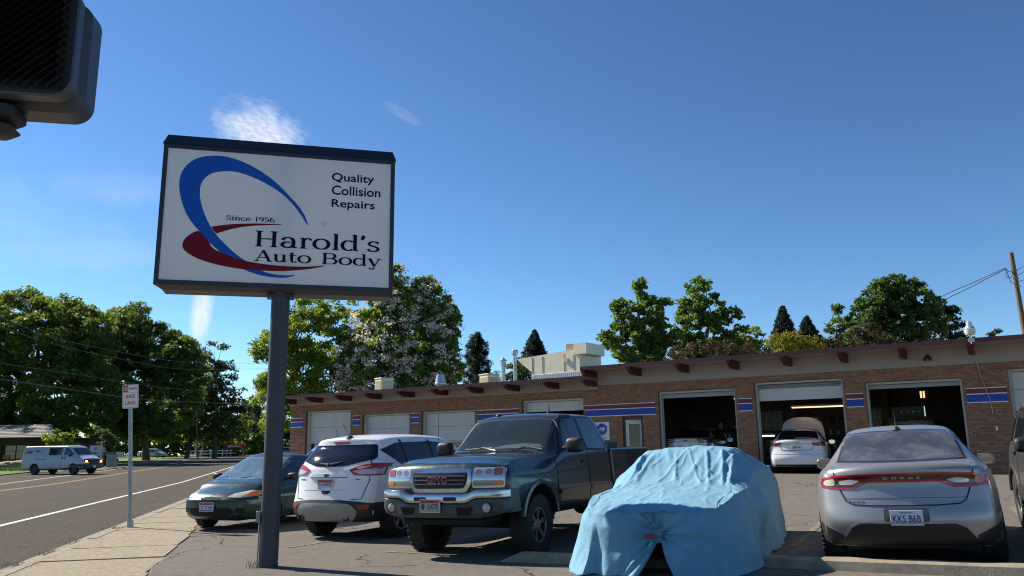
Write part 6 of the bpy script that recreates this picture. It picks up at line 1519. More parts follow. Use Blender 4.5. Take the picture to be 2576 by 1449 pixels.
BARK = mat('bark', (.085, .066, .05), .95, var=.35, vs=6., bump=.8, bs=18, stretch=(3, 3, .5)); BARKL = mat('pale_bark', (.26, .24, .19), .9, var=.3, vs=4.)
def limbs(par, foot, blobs, r0, m_=BARK, n=None, wig=.06):
    mb = MB(); foot = Vector(foot); top = Vector(np.mean([b[0] for b in blobs], axis=0)); H_ = max(b[0][2]+b[1]*.6 for b in blobs)
    fork = foot+(top-foot)*.42; fork.z = foot.z+(min(b[0][2]-b[1]*.3 for b in blobs)-foot.z)*.75+.4
    tip = Vector((top.x, top.y, H_-.3)); pts = [foot-Vector((0, 0, .5)), foot+Vector((0, 0, .05)), foot.lerp(fork, .5)+Vector((r0*.4, 0, 0)), fork]
    k = 6
    for i in range(1, k+1): q = fork.lerp(tip, i/k); q += Vector((random.uniform(-1, 1), random.uniform(-1, 1), 0))*wig*(H_-foot.z)*.4; pts.append(q)
    mb.tube(pts, [r0*1.35, r0*1.15, r0*.9, r0*.8]+[r0*.7*(1-i/(k+.6)) for i in range(1, k+1)], 9)
    trunk = mb.build('trunk', m_, par, smooth=60); br = MB()
    for c, r, s in blobs:
        c = Vector(c); u = max(0, min(.8, (c.z-fork.z)/(tip.z-fork.z+.01)-.25)); st = fork.lerp(tip, u)
        mid = st.lerp(c, .55)+Vector((0, 0, r*.12)); rr_ = r0*.42*(1-u*.6); br.tube([st, mid, c], [rr_, rr_*.65, rr_*.35], 6)
        for _ in range(n or 5):
            e = c+Vector(sph(1)[0])*r*.85; q = mid.lerp(c, random.random()); br.tube([q, q.lerp(e, .5)+Vector((0, 0, r*.06)), e], [rr_*.35, rr_*.2, rr_*.06], 4)
    br.build('branches', m_, par, smooth=60)
    return fork
def tree(name, label, cat, foot, blobs, lm, size, clump, dens, per, r0, bark=BARK, group=None, asp=.55, lo=.55, flat=1., n=None, up=.35):
    t = thing(name, label, cat, (0, 0, 0), 0, group); f = Vector(foot); t.location = f
    bl = [(c-np.array(f), r, s) for c, r, s in blobs]
    if r0: limbs(t, (0, 0, 0), bl, r0, bark, n)
    P, Nn = foliage(bl, dens, clump, per, flat, lo); leafmesh('crown', P, Nn, size, lm, t, asp, up=up)
    return t
def foot(px, Y): p = at(px, 1140, Y); return (p.x, p.y, G(p.x, p.y) if p.y < 45 else base(p.y))
LD = leafmat('leaf_dark_green', (.048, .088, .018), (.24, .34, .035)); LM = leafmat('leaf_mid_green', (.045, .085, .022), (.14, .24, .03)); LL = leafmat('leaf_light_green', (.10, .17, .022), (.34, .46, .03))
LY = leafmat('leaf_yellow_green', (.17, .17, .02), (.34, .32, .03)); LP = leafmat('leaf_plum_brown', (.050, .042, .022), (.11, .08, .03), isl=.5); LB = leafmat('leaf_blue_needle', (.025, .045, .038), (.03, .05, .04)); LN = leafmat('leaf_needle', (.020, .038, .016), (.03, .05, .02)); LG = leafmat('leaf_grey_green', (.055, .075, .04), (.12, .16, .05))
FLW = leafmat('blossom_white', (.85, .80, .70), (.7, .66, .56), isl=.12); LC = leafmat('leaf_catalpa', (.065, .12, .02), (.26, .36, .025)); LS = leafmat('leaf_sycamore', (.065, .115, .025), (.22, .33, .035))
T1 = [B(40, 870, 130, 98), B(-70, 860, 130, 100), B(140, 840, 105, 96), B(90, 960, 150, 102), B(-60, 1000, 140, 100), B(60, 780, 60, 98), B(210, 860, 80, 94), B(190, 1000, 120, 94, .8), B(70, 1060, 90, 98, .6)]
T1 += [B(235, 830, 55, 96), B(175, 790, 50, 96), B(215, 905, 70, 98)]
tree('shade_tree', 'biggest dark shade tree at the far left, its crown cut by the left edge', 'tree', foot(60, 98), T1, LD, .19, .95, .85, 95, .65)
T2 = [B(290, 860, 95, 110), B(370, 880, 80, 108), B(430, 910, 75, 106), B(300, 960, 120, 112), B(400, 1000, 100, 108), B(330, 800, 42, 108), B(460, 960, 55, 108), B(250, 1040, 80, 106, .6), B(350, 1060, 85, 106, .5)]
T2 += [B(255, 850, 62, 108), B(230, 930, 75, 108), B(450, 870, 40, 108), B(480, 920, 42, 108), B(390, 850, 45, 108)]
tree('shade_tree', 'dark shade tree right of the biggest one, its trunk standing on the sunlit lawn', 'tree', foot(368, 114), T2, LD, .19, .95, .85, 95, .5)
tree('shade_tree', 'dark low tree at the right end of the left tree mass, above the white fence', 'tree', foot(470, 131), [B(450, 1030, 80, 130), B(520, 1060, 75, 130, .7), B(420, 1060, 70, 130, .7), B(575, 1075, 45, 132, .7), B(490, 990, 60, 130)], LD, .30, 1.1, .8, 50, .35)
tree('elm_tree', 'airy grey green tree with sky showing through, left of the sign pole', 'tree', foot(540, 128), [B(540, 900, 40, 128), B(520, 950, 50, 128), B(565, 945, 40, 128), B(590, 1000, 30, 128), B(540, 1010, 55, 130), B(500, 900, 32, 126), B(575, 1050, 45, 128), B(510, 1060, 50, 128)], LG, .22, .8, .55, 42, .35, lo=.3)
tree('hedge_shrub', 'yellow green sprig of foliage showing through between the dark trees', 'shrub', foot(497, 118), [B(492, 985, 22, 118), B(480, 1010, 14, 118)], LL, .2, .6, .7, 40, .08)
tree('pale_conifer', 'bushy grey green conifer behind the red sign, left of the sign pole', 'tree', foot(640, 153), [B(640, 1085, 32, 153), B(630, 1040, 26, 153), B(645, 1015, 20, 153), B(655, 1110, 25, 153)], LG, .28, .9, .9, 40, .3)
tree('round_tree', 'mid green tree top in the distance left of the sign pole', 'tree', foot(625, 178), [B(625, 1025, 26, 178), B(600, 1045, 26, 178), B(655, 1040, 26, 178), B(620, 1070, 36, 178), B(600, 1095, 30, 178), B(670, 1075, 30, 178), B(650, 1105, 34, 178), B(700, 1090, 40, 178), B(740, 1100, 40, 178)], LM, .4, 1.3, .9, 40, .3)
tree('low_shrub', 'bright green low shrub at the right end of the white fence', 'shrub', foot(648, 150), [B(640, 1130, 12, 150), B(652, 1128, 12, 150)], LL, .14, .4, 1., 40, .05)
for k, (px, py, Y) in enumerate(((130, 1100, 70), (165, 1110, 70), (262, 1098, 78))):
    tree('garden_shrub', ['bright green shrub by the wall of the tiled building', 'yellow green shrub just behind the white van roof', 'pale flowering shrub behind the parked white pickup'][k], 'shrub', foot(px, Y), [B(px, py, 20, Y), B(px+14, py+10, 14, Y)], (LL, LL, LG)[k], .12, .35, .9, 36, .06)
for k, (X, Y, h) in enumerate(((-58, 54, 13), (-70, 71, 14), (-66, 63, 12))):
    ff = (X, Y, base(Y)); bb = [(np.array((X+random.uniform(-4, 4), Y+random.uniform(-4, 4), base(Y)+h*random.uniform(.5, .85))), random.uniform(2.4, 3.8), .85) for _ in range(9)]
    tree('shade_tree', ['shade tree standing left of the view whose shade falls across the road', 'tall shade tree left of the view shading the white van', 'smaller shade tree left of the view beside the tiled building'][k], 'tree', ff, bb, LD, .30, 1.1, .5, 40, .4)
UD = []
bl = [B(x, 1105+random.uniform(-8, 12), 48, 150, .9) for x in range(-100, 640, 40)]
P, Nn = foliage(bl, .7, 1.4, 40); tag(leafmesh('understorey', P, Nn, .42, LD, None), 'dark mass of undergrowth closing the view behind the shade trees', 'undergrowth', kind='stuff')
# left of the workshop roof
WAL = [B(700, 850, 55, 52), B(760, 830, 60, 52), B(820, 860, 70, 54), B(680, 920, 45, 50), B(740, 930, 75, 52), B(800, 950, 70, 52), B(700, 990, 55, 52), B(855, 800, 55, 55), B(790, 780, 40, 54), B(660, 870, 26, 50), B(730, 1040, 45, 52), B(720, 780, 25, 53), B(668, 965, 22, 50), B(690, 1060, 38, 56)]
tree('walnut_tree', 'bright yellow green tree behind the sign pole at the left end of the garage', 'tree', foot(760, 54), WAL, LL, .17, .55, .85, 56, .22, asp=.34, lo=.3)
CAT = [B(1020, 760, 60, 52), B(1075, 770, 60, 52), B(1110, 830, 50, 52), B(960, 800, 70, 53), B(1000, 870, 90, 52), B(1080, 890, 75, 51), B(920, 880, 70, 53), B(940, 950, 80, 52), B(1040, 960, 85, 52), B(1110, 930, 48, 52), B(998, 700, 32, 52), B(1070, 720, 26, 52), B(880, 940, 45, 52), B(1125, 790, 26, 52), B(985, 740, 40, 52)]
ct = tree('catalpa_tree', 'broad tree covered in white blossom rising behind the low roof', 'tree', foot(1010, 53), CAT, LC, .19, .55, .85, 46, .35, asp=.75, lo=.35)
f0 = np.array(foot(1010, 53)); P, N2 = [], []
for c, r, s in CAT:
    K_ = int(56*(r/1.6)**2); d = sph(K_*2); d = d[(d[:, 1] < .45)][:K_]; cc = c-f0+d*r*(.85+.25*rng.random(len(d)))[:, None]
    k = np.repeat(np.arange(len(d)), 30); off = rng.normal(size=(len(k), 3))*np.array([.17, .17, .11]); P.append(cc[k]+off); N2.append(off*4)
leafmesh('blossom', np.concatenate(P), np.concatenate(N2), .058, FLW, ct, .9, up=.6)
# conifers
def pine(label, px, pyt, pyb, Y, w, lm, tuft=.5, group=None, name='pine_tree'):
    f = foot(px, Y); t = thing(name, label, 'tree', f, 0, group); H_ = at(px, pyt, Y).z-f[2]; r = w*Y/2000/2
    MB().tube([(0, 0, -.5), (0, 0, H_*.5), (0, 0, H_*.97)], [.22, .14, .04], 8).build('trunk', BARK, t, smooth=60)
    br = MB(); P, Nn = [], []; hb = at(px, pyb, Y).z-f[2]
    k = 46
    for i in range(k):
        u = i/k; z = hb+(H_-hb)*u*.97; a = i*2.4; l = r*(1.08-u)**.75*random.uniform(.75, 1.15)*(.75+.25*math.sin(i*.9)**2); e = Vector((math.cos(a)*l, math.sin(a)*l, z+l*.42)); m_ = Vector((math.cos(a)*l*.5, math.sin(a)*l*.5, z+l*.06))
        br.tube([(0, 0, z), m_, e], [.05, .035, .015], 5)
        for q in range(5):
            w_ = random.uniform(.35, 1); c = Vector((0, 0, z)).lerp(m_, w_) if w_ < .5 else m_.lerp(e, (w_-.5)*2)
            c += Vector((random.uniform(-1, 1), random.uniform(-1, 1), random.uniform(0, .6)))*l*.22 if q < 4 else Vector((0, 0, 0))
            n = 44; dd = sph(n); P.append(np.array(c)+dd*tuft*.5*rng.random(n)[:, None]**.4); Nn.append(np.zeros((n, 3)))
    br.build('branches', BARK, t); P = np.concatenate(P); leafmesh('crown', P, np.concatenate(Nn), .17, lm, t, .12, fold=0)
    return t
def spruce(label, px, pyt, pyb, Y, w, lm, dens=1., name='spruce_tree'):
    f = foot(px, Y); t = thing(name, label, 'tree', f); H_ = at(px, pyt, Y).z-f[2]; r = w*Y/2000/2; hb = at(px, pyb, Y).z-f[2]
    MB().tube([(0, 0, -.5), (0, 0, H_*.99)], [.25, .02], 8).build('trunk', BARK, t, smooth=60); P, Nn = [], []; br = MB()
    rows = int(26*dens)
    for i in range(rows):
        u = i/rows; z = hb+(H_-hb)*u; l = r*(1-u)**.85+.08; nb = int(9+10*(1-u)); rot = random.random()*6
        for k in range(nb):
            a = rot+2*PI*k/nb; ll = l*random.uniform(.72, 1.12); n = int(26*ll/.5+12); s = rng.random(n); x = s*ll
            lat = rng.normal(size=n)*.10*ll*(1.1-s)**.5+rng.normal(size=n)*.04; zz = z-.18*x+.10*ll*s**2+rng.normal(size=n)*.05
            P.append(np.stack([np.cos(a)*x-np.sin(a)*lat, np.sin(a)*x+np.cos(a)*lat, zz], 1)); Nn.append(np.tile([math.cos(a)*.3, math.sin(a)*.3, .2], (n, 1)))
            br.tube([(0, 0, z), (math.cos(a)*ll*.9, math.sin(a)*ll*.9, z-.08*ll)], [.03, .01], 4)
    br.build('branches', BARK, t); leafmesh('crown', np.concatenate(P), np.concatenate(Nn), .12, lm, t, .3); return t
pine('tufted open pine standing between the white flowering tree and the flues', 1200, 838, 985, 62, 120, LN)
spruce('dense small spruce top rising behind the cream air unit', 1350, 828, 930, 80, 100, LB)
tree('round_tree', 'small mid green tree behind the two flues', 'tree', foot(1300, 60), [B(1312, 935, 34, 60), B(1290, 960, 30, 60), B(1335, 960, 30, 60)], LM, .12, .4, .9, 34, .12)
tree('round_tree', 'low green tree top at the foot of the pine behind the roof', 'tree', foot(1175, 66), [B(1160, 995, 26, 66), B(1190, 985, 22, 66), B(1235, 985, 22, 66)], LM, .14, .5, .8, 34, .12)
SY1 = [B(1610, 755, 37, 46), B(1590, 800, 51, 46), B(1640, 790, 49, 46), B(1560, 850, 49, 46), B(1620, 860, 67, 47), B(1670, 850, 43, 46), B(1530, 860, 27, 45), B(1600, 905, 67, 46), B(1665, 900, 55, 46), B(1613, 720, 18, 46), B(1660, 765, 27, 46), B(1555, 775, 24, 46)]
tree('sycamore_tree', 'open light green sycamore with pale limbs, left of the pair above the high roof', 'tree', foot(1615, 46), SY1, LS, .115, .36, .62, 34, .2, BARKL, 'sycamores behind the garage', asp=.8, lo=.25)
SY2 = [B(1760, 745, 46, 48), B(1740, 800, 58, 48), B(1790, 790, 48, 48), B(1830, 800, 31, 47), B(1765, 850, 72, 48), B(1830, 860, 54, 48), B(1880, 855, 41, 49), B(1720, 860, 42, 48), B(1762, 712, 19, 48), B(1800, 895, 72, 48), B(1740, 900, 48, 48), B(1860, 885, 48, 49)]
tree('sycamore_tree', 'denser darker sycamore, right of the pair above the high roof', 'tree', foot(1770, 48), SY2, LS, .115, .36, .58, 32, .2, BARKL, 'sycamores behind the garage', asp=.8, lo=.3)
PL = [B(x, y, 26, 42) for x, y in ((1700, 895), (1745, 885), (1790, 880), (1835, 880), (1870, 885))]
tree('plum_tree', 'brownish plum tree top just above the roof under the sycamores', 'tree', foot(1790, 42), PL, LP, .10, .3, .8, 30, .08, asp=.3)
tree('golden_shrub', 'yellow green rounded tree top above the high roof', 'tree', foot(2000, 42), [B(1960, 868, 26, 42), B(2000, 862, 28, 42), B(2040, 868, 26, 42), B(1985, 850, 14, 42), B(2070, 880, 16, 42)], LY, .09, .28, 1., 34, .08, asp=.3)
spruce('blue spruce, the taller left one above the golden tree', 1998, 768, 900, 58, 100, LB); spruce('second blue spruce just right of the taller one', 2058, 795, 900, 60, 105, LB)
PL = [B(x, y, 26, 42) for x, y in ((2110, 865), (2155, 850), (2200, 850), (2240, 862), (2180, 835), (2080, 880))]
tree('plum_tree', 'brownish plum tree top above the roof under the big right tree', 'tree', foot(2160, 42), PL, LP, .10, .3, .8, 30, .08, asp=.3)
BG = [B(2240, 750, 60, 60), B(2290, 760, 58, 60), B(2200, 790, 55, 60), B(2260, 820, 75, 60), B(2180, 850, 50, 60), B(2330, 810, 45, 60), B(2262, 712, 18, 60), B(2215, 722, 14, 60), B(2300, 722, 20, 60), B(2170, 770, 20, 60), B(2240, 870, 70, 60)]
tree('maple_tree', 'tallest broad green tree above the right part of the roof', 'tree', foot(2250, 60), BG, LM, .15, .46, .95, 42, .35, asp=.6)
tree('maple_tree', 'very dark tree right of the tallest one, crossed by the dark wires', 'tree', foot(2370, 60), [B(2360, 800, 42, 64), B(2390, 830, 34, 64), B(2370, 770, 16, 64), B(2350, 850, 40, 64), B(2395, 785, 14, 64), B(2400, 860, 30, 64)], LN, .15, .5, .8, 36, .25)
tree('maple_tree', 'narrow dark green tree between the spruces and the tallest tree', 'tree', foot(2110, 60), [B(2110, 810, 26, 62), B(2095, 850, 30, 62), B(2140, 850, 34, 62), B(2107, 780, 10, 62), B(2140, 810, 20, 62)], LM, .14, .46, .75, 36, .2)
tree('maple_tree', 'small tree tip poking over the roof left of the barn lamp', 'tree', foot(2430, 52), [B(2420, 862, 16, 52), B(2440, 860, 12, 52)], LN, .11, .3, .8, 30, .08)
tree('japanese_maple', 'thin reddish dark sprays over the roof right of the barn lamp', 'tree', foot(2500, 40), [B(2490, 842, 10, 40, .6), B(2508, 832, 10, 40, .6), B(2480, 856, 8, 40, .6)], LP, .09, .16, .5, 18, .05, asp=.25, lo=.2)
tree('round_tree', 'green tree tops far behind the golden tree', 'tree', foot(1920, 70), [B(1905, 880, 22, 70), B(1935, 872, 18, 70)], LM, .16, .5, .8, 30, .1)
# weeds at the kerb and pole foot
def tuft(label, X, Y, n, h, r, m_):
    b = MB()
    for _ in range(n):
        a, d_ = random.uniform(0, 6.3), random.uniform(0, r); p = Vector((X+math.cos(a)*d_, Y+math.sin(a)*d_, 0)); p.z = 0 if label.find('pole') >= 0 or label.find('foot of the small') >= 0 else -.11
        w = Vector((math.cos(a*3), math.sin(a*3), 0))*.004; t = p+Vector((random.uniform(-.6, .6)*h, random.uniform(-.6, .6)*h, h*random.uniform(.4, 1)))
        m2 = p.lerp(t, .5)+Vector((0, 0, h*.12)); b.add([tuple(p-w), tuple(p+w), tuple(m2+w*.7), tuple(t), tuple(m2-w*.7)], [(0, 1, 2, 3, 4)])
    return tag(b.build('weeds', m_), label, 'weeds', kind='stuff')
WD = mat('dry_weed', (.34, .25, .12), .9, island=.3); WG = mat('green_weed', (.12, .17, .04), .9, island=.3)
b = MB()
for i in range(2600):                                                  # dry litter along the kerb joint
    t = random.uniform(-3, 9.5); o_ = random.gauss(.0, .045) if random.random() < .8 else random.gauss(.27, .10); d_ = noise.noise(Vector((t*1.5, 0, 4)))
    if random.random() > .45+d_: continue
    p = K(t, o_); z = .012 if o_ < .145 else -.103; a = random.uniform(0, 6.3); l = random.uniform(.02, .07); w = Vector((-math.sin(a), math.cos(a), 0))*.003; e = Vector((math.cos(a), math.sin(a), random.uniform(0, .5)))*l; p = Vector((p.x, p.y, z))
    b.add([tuple(p-w), tuple(p+w), tuple(p+e)], [(0, 1, 2)])
tag(b.build('dry_litter', WD), 'dry grass litter lying along the kerb and gutter', 'litter', kind='stuff')
for k, (t, o_, n, h, r, m_) in enumerate(((.6, .37, 130, .10, .20, WG), (3.2, .35, 90, .09, .22, WG), (-1.2, .40, 90, .09, .18, WG), (4.7, .30, 90, .09, .35, WD), (1.9, .45, 160, .045, .45, WD), (6.2, .1, 60, .07, .26, WG))):
    p = K(t, o_); tuft(['green weed tuft in the gutter near the bottom left', 'green weed tuft in the gutter halfway to the small sign', 'green weeds in the gutter at the bottom left corner', 'dry weeds in the gutter before the small sign', 'dry weeds spread on the road edge', 'weeds at the foot of the small sign'][k], p.x, p.y, n, h, r, m_)
tuft('few weed stalks at the foot of the sign pole', -3.28, 10.42, 22, .11, .12, WD)
b = MB()
for i in range(1100):
    if i < 700: t = random.uniform(-3, 26); w = max(1.2, 1.71-.035*(t+3.5)); p = K(t, -w+random.gauss(0, .06)); z = G(p.x, p.y)+.012
    else: p = Vector((random.uniform(-5, 8), random.uniform(7.5, 18), 0)); z = G(p.x, p.y)+.012
    s = random.uniform(.003, .008); b.add([(p.x-s, p.y, z), (p.x+s, p.y-s, z), (p.x, p.y+s, z), (p.x, p.y, z+s*1.3)], [(0, 1, 3), (1, 2, 3), (2, 0, 3)])
tag(b.build('pebbles', mat('pebble', (.16, .14, .11), .9, island=.3)), 'loose grit along the ragged edge of the asphalt', 'gravel', kind='stuff')

# ------------------------------------------------------------------ across the street
def gl(px, Y): p = at(px, 1140, Y); return Vector((p.x, p.y, base(p.y)+.03))
# van
P = dict(x=(-2.95, 2.72), W=1.0, ns=56, rf=.06, rr=.05, cr=.03, bow=(.12, .03), zone=(.5, .4), w=[(-2.95, .96), (0, 1.0), (2.72, .95)], zb=[(-2.95, .36), (2.72, .40)], zw=[(-2.95, .85), (2.72, .85)], zs=[(-2.95, 1.35), (1.3, 1.3), (2.72, 1.08)], in_=[(-2.95, .03), (2.72, .06)],
    zt=[(-2.95, 2.0), (-2.8, 2.06), (.9, 2.07), (1.15, 2.03), (1.25, 1.98), (2.0, 1.38), (2.1, 1.32), (2.72, 1.12)], wt=[(-2.95, .82), (1.1, .80), (2.0, .84), (2.72, .84)], pr=[(.3, .05), (.6, 0), (1.5, .03), (2.1, .15)], pf=[(.3, .05), (.5, 0), (1, .02), (1.3, .2)], arch=[(1.75, .38, .42), (-1.70, .38, .42)])
P_VAN = mat('van_white', (.36, .41, .50), .35, coat=.3)
c = Car('white_van', 'white cargo van with lit headlamps pulling out across the street', P, P_VAN, 'van')
c.proj('windscreen', chk([(-.82, 1.42), (-.74, 1.92), (.74, 1.92), (.82, 1.42)], 1), 'front', GLS, off=.006)
c.sym('side_glass', chk([(1.75, 1.42), (1.15, 1.90), (.85, 1.92), (.82, 1.42)], 1), 'left', GLS, off=.006); c.sym('side_glass', chk([(.60, 1.40), (.62, 1.92), (-.55, 1.92), (-.50, 1.40)], 1), 'left', GLS, off=.006)
c.sym('slide_rail', [(-.65, 1.14), (-.65, 1.10), (-1.75, 1.10), (-1.75, 1.14)], 'left', BLK, off=.012)
for x in (.72, .95): c.sym('door_handle', [(x, 1.28), (x+.07, 1.28), (x+.07, 1.10), (x, 1.10)], 'left', BLK, off=.02)
c.sym('panel_seam', [(.70, .45), (.70, 1.95), (.685, 1.95), (.685, .45)], 'left', SEAM)
c.proj('grille_panel', chk([(-.88, 1.06), (.88, 1.06), (.90, .74), (-.90, .74)], 1), 'front', BLK, off=.012)
c.proj('front_bumper', chk([(-.96, .74), (.96, .74), (.96, .38), (-.96, .38)], 1), 'front', mat('bumper_grey', (.04, .04, .042), .5), off=.03)
HL = mat('lit_headlamp', (1, .85, .6), .3, emit=(1, .75, .45), es=3.0)
for sg in (1, -1):
    c.proj('headlight', chk([(sg*.62, .99), (sg*.80, .99), (sg*.80, .88), (sg*.62, .88)], 1), 'front', HL, off=.02); c.proj('turn_signal', [(sg*.52, .86), (sg*.88, .86), (sg*.88, .80), (sg*.52, .80)], 'front', mat('amber_lit_lens', (.8, .2, .03), .3, emit=(1, .3, .05), es=.6), off=.02)
text('emblem', 'GMC', .1, FRNT(c.surf('front', 0, .94, .02).x, 0, .94), mat('grille_text', (.3, .04, .04), .5), c.root, fit=(.28, .08), bold=.003)
plate(c.root, FRNT(c.surf('front', 0, .55, .05).x, 0, .55), '#', bg=(.4, .4, .45))
M_ = RGHT(-1.7, -1.012, 1.66)
text('lettering', 'KMS', .2, RGHT(-1.45, -1.005, 1.70), PNV, c.root, fit=(.42, .16), bold=.006, shear=.2)
MB().prism(chk([(-.45, 0), (-.2, .12), (.1, .10), (.25, .02), (.1, -.08), (-.3, -.1)], 2), 0, .004, 0, RGHT(-2.1, -1.0, 1.62)).build('emblem', mat('emblem_grey', (.1, .12, .18), .5), c.root)
c.mirror(1.55, 1.15, 1.4, (.08, .12, .14), BLK); c.wheels(1.75, -1.70, .84, .36, .24, style='steel', mats=mat('dark_steel_rim', (.05, .05, .055), .5, .5)); c.floor(-2.7, 2.4, .7, .32)
q = at(168, 1187, 61); c.place(q.x-.3, q.y, 104); c.root.location.z = base(q.y)-.10; c.root.rotation_euler = (0, 0, R(90-104))
# parked pale pickup, tail to the right, and signs by it
PTR = mat('pale_truck_paint', (.34, .35, .27), .4, coat=.3); Yt = 92
t = thing('parked_pickup', 'pale cream pickup parked on the drive behind the white van, only bed and cab seen', 'pickup truck'); q = gl(262, Yt); c = _T(); c.root = t
b = MB(); b.prism([(-2.9, .55), (-2.9, 1.28), (-.75, 1.28), (-.75, 1.30), (-.6, 1.85), (-.35, 1.92), (.9, 1.92), (1.35, 1.35), (2.6, 1.22), (2.75, .6), (2.75, .5)], -.95, .95, 0, Matrix.Rotation(PI/2, 4, 'X'))
bodym = bpy.data.meshes.new('b'); bodym.from_pydata(b.v, [], b.f); bodym = boolcut(bodym, [('cyl', 1.85, .42, .48, .5, 1.3), ('cyl', -1.85, .42, .48, .5, 1.3), ('cyl', 1.85, .42, .48, -1.3, -.5), ('cyl', -1.85, .42, .48, -1.3, -.5), ('box', -2.82, -.85, .8, -.85, .85, 2)])
bodym.materials.clear(); bodym.materials.append(PTR); finish(bodym, 'body', t, 30)
for sg in (1, -1):
    MB().prism(chk([(-.45, 1.35), (-.3, 1.8), (.75, 1.8), (1.1, 1.35)], 1), -.01, .01, 0, Matrix.Translation((0, sg*.955, 0)) @ Matrix.Rotation(PI/2, 4, 'X')).build('side_glass', GLS, t)
    MB().box(-2.92, sg*.85-.08, .85, -2.89, sg*.85+.08, 1.2).build('tail_light', REDD, t)
MB().box(-3.05, -.9, .5, -2.9, .9, .68).build('bumper', CHR, t)
for x in (1.85, -1.85):
    for sg in (1, -1): Car.wheel(c, x, sg*.82, .40, .26)
t.location = q-Vector((1.0, 0, 0)); t.rotation_euler[2] = R(90+92-5)
def board(name, label, px, pyt, pyb, Y, w, m_, lines, ink, legs=True, cat='sign', rz=0, lm=None):
    a = at(px, pyt, Y); b_ = at(px, pyb, Y); g = thing(name, label, cat, (a.x, a.y, base(Y)), rz); z1, z0 = a.z-base(Y), b_.z-base(Y)
    MB().bbox(-w/2, -.03, z0, w/2, .03, z1, .01).build('panel', m_, g)
    if legs: MB().box(-w/2+.02, -.02, 0, -w/2+.1, .025, z0).box(w/2-.1, -.02, 0, w/2-.02, .025, z0).build('post', lm or FRM, g)
    n = len(lines); h = (z1-z0)/(n+.5)
    for i, (s, f) in enumerate(lines): text('lettering', s, .2, Matrix.Translation((0, -.038, z1-h*(i+.75))) @ Matrix.Rotation(PI/2, 4, 'X'), ink, g, fit=(w*f, h*.62), bold=.004)
    return g
board('yard_sign', 'white yard sign with dark lettering leaning beside the parked pickup', 243, 1121, 1158, 80, 1.25, mat('board_white', (.5, .5, .52), .6), [('KY', .3), ('NO', .45), ('-----', .7)], PNV)
board('insurance_sign', 'red sign with white lettering above the white fence far down the street', 592, 1117, 1127, 146, 3.0, mat('sign_bright_red', (.42, .01, .02), .5), [('State Farm', .62)], WST)
g = bpy.data.objects['insurance_sign']; MB().prism([(0, 0), (.2, .34), (.4, 0)], -.04, -.032, 0, Matrix.Translation((-1.3, 0, at(592, 1125, 146).z-base(146))) @ Matrix.Rotation(PI/2, 4, 'X') @ Matrix.Diagonal((1, 1, -1, 1))).build('emblem', WST, g)
board('yellow_sign', 'small orange yellow sign among the dark trees', 503, 1104, 1111, 140, 1.3, mat('sign_orange', (.5, .25, .02), .6), [], PNV)
p = gl(283, 74); g = thing('utility_cabinet', 'pale green utility cabinet standing on the lawn left of the small sign', 'cabinet', p); MB().bbox(-.34, -.3, 0, .34, .3, 1.05, .03).build('cabinet', mat('cabinet_green', (.20, .26, .24), .6), g); MB().bbox(-.36, -.32, 1.05, .36, .32, 1.10, .01).build('lid', mat('cabinet_green'), g)
p = gl(288, 76); g = thing('flagless_post', 'thin dark post standing behind the green cabinet', 'post', p); MB().tube([(0, 0, 0), (0, 0, 3.0)], .03, 6).ball((0, 0, 1.6), .12, 8, 6, (1, 1, 2)).build('post', BLK, g)
# white rail fence
g = thing('rail_fence', 'white two rail fence along the far side of the street', 'fence')
FW_ = mat('fence_white', (.60, .62, .64), .6); pts = [gl(478, 138), gl(530, 142), gl(560, 145), gl(600, 150), gl(640, 156), gl(668, 160)]
prev = None
for a, b_ in zip(pts, pts[1:]):
    n = max(2, int((b_-a).length/2.2))
    for i in range(n):
        p = a.lerp(b_, i/n); MB().box(p.x-.07, p.y-.07, p.z-.1, p.x+.07, p.y+.07, p.z+1.15).build('post', FW_, g)
        q = a.lerp(b_, (i+1)/n)
        for h in (.45, .95):
            d = (q-p).normalized(); s_ = Vector((-d.y, d.x, 0))*.03; V = [tuple(v+Vector((0, 0, z))) for z in (h-.08, h+.08) for v in (p-s_, p+s_, q+s_, q-s_)]
            MB().add(V, [(0, 1, 2, 3), (7, 6, 5, 4), (0, 4, 5, 1), (1, 5, 6, 2), (2, 6, 7, 3), (3, 7, 4, 0)]).build('rail', FW_, g)
# tiled brown building at far left
g = thing('tiled_roof_building', 'low brown brick building with ribbed tile roof and wide window, far left', 'building', gl(40, 84), R(-8)); WB = mat('brown_brick_wall', (.05, .034, .026), .9, var=.3, vs=8.)
MB().box(-9, 0, -.3, -1.75, 8, 2.9).box(-1.75, 0, 2.1, 1.3, 8, 2.9).box(-1.75, 0, -.3, 1.3, 8, .7).box(1.3, 0, -.3, 4.2, 8, 2.9).build('wall', WB, g)
w = MB().box(-1.75, .3, .7, 1.3, .34, 2.1).build('window', mat('warm_window', (.05, .045, .03), .1, spec=1.), g); MB().box(-.3, .26, .7, -.22, .29, 2.1).box(-1.75, .26, 1.5, 1.3, .29, 1.55).build('window_bar', WB, w)
MB().box(-1.7, .24, .72, -.9, .28, 1.15).build('window_reflection', mat('orange_reflection', (.45, .18, .02), .6), w)  # orange reflection in the window, painted as a flat patch before the pane
TI = mat('roof_tile_grey', (.22, .20, .18), .9, var=.25, vs=3., island=.3); rn = 0
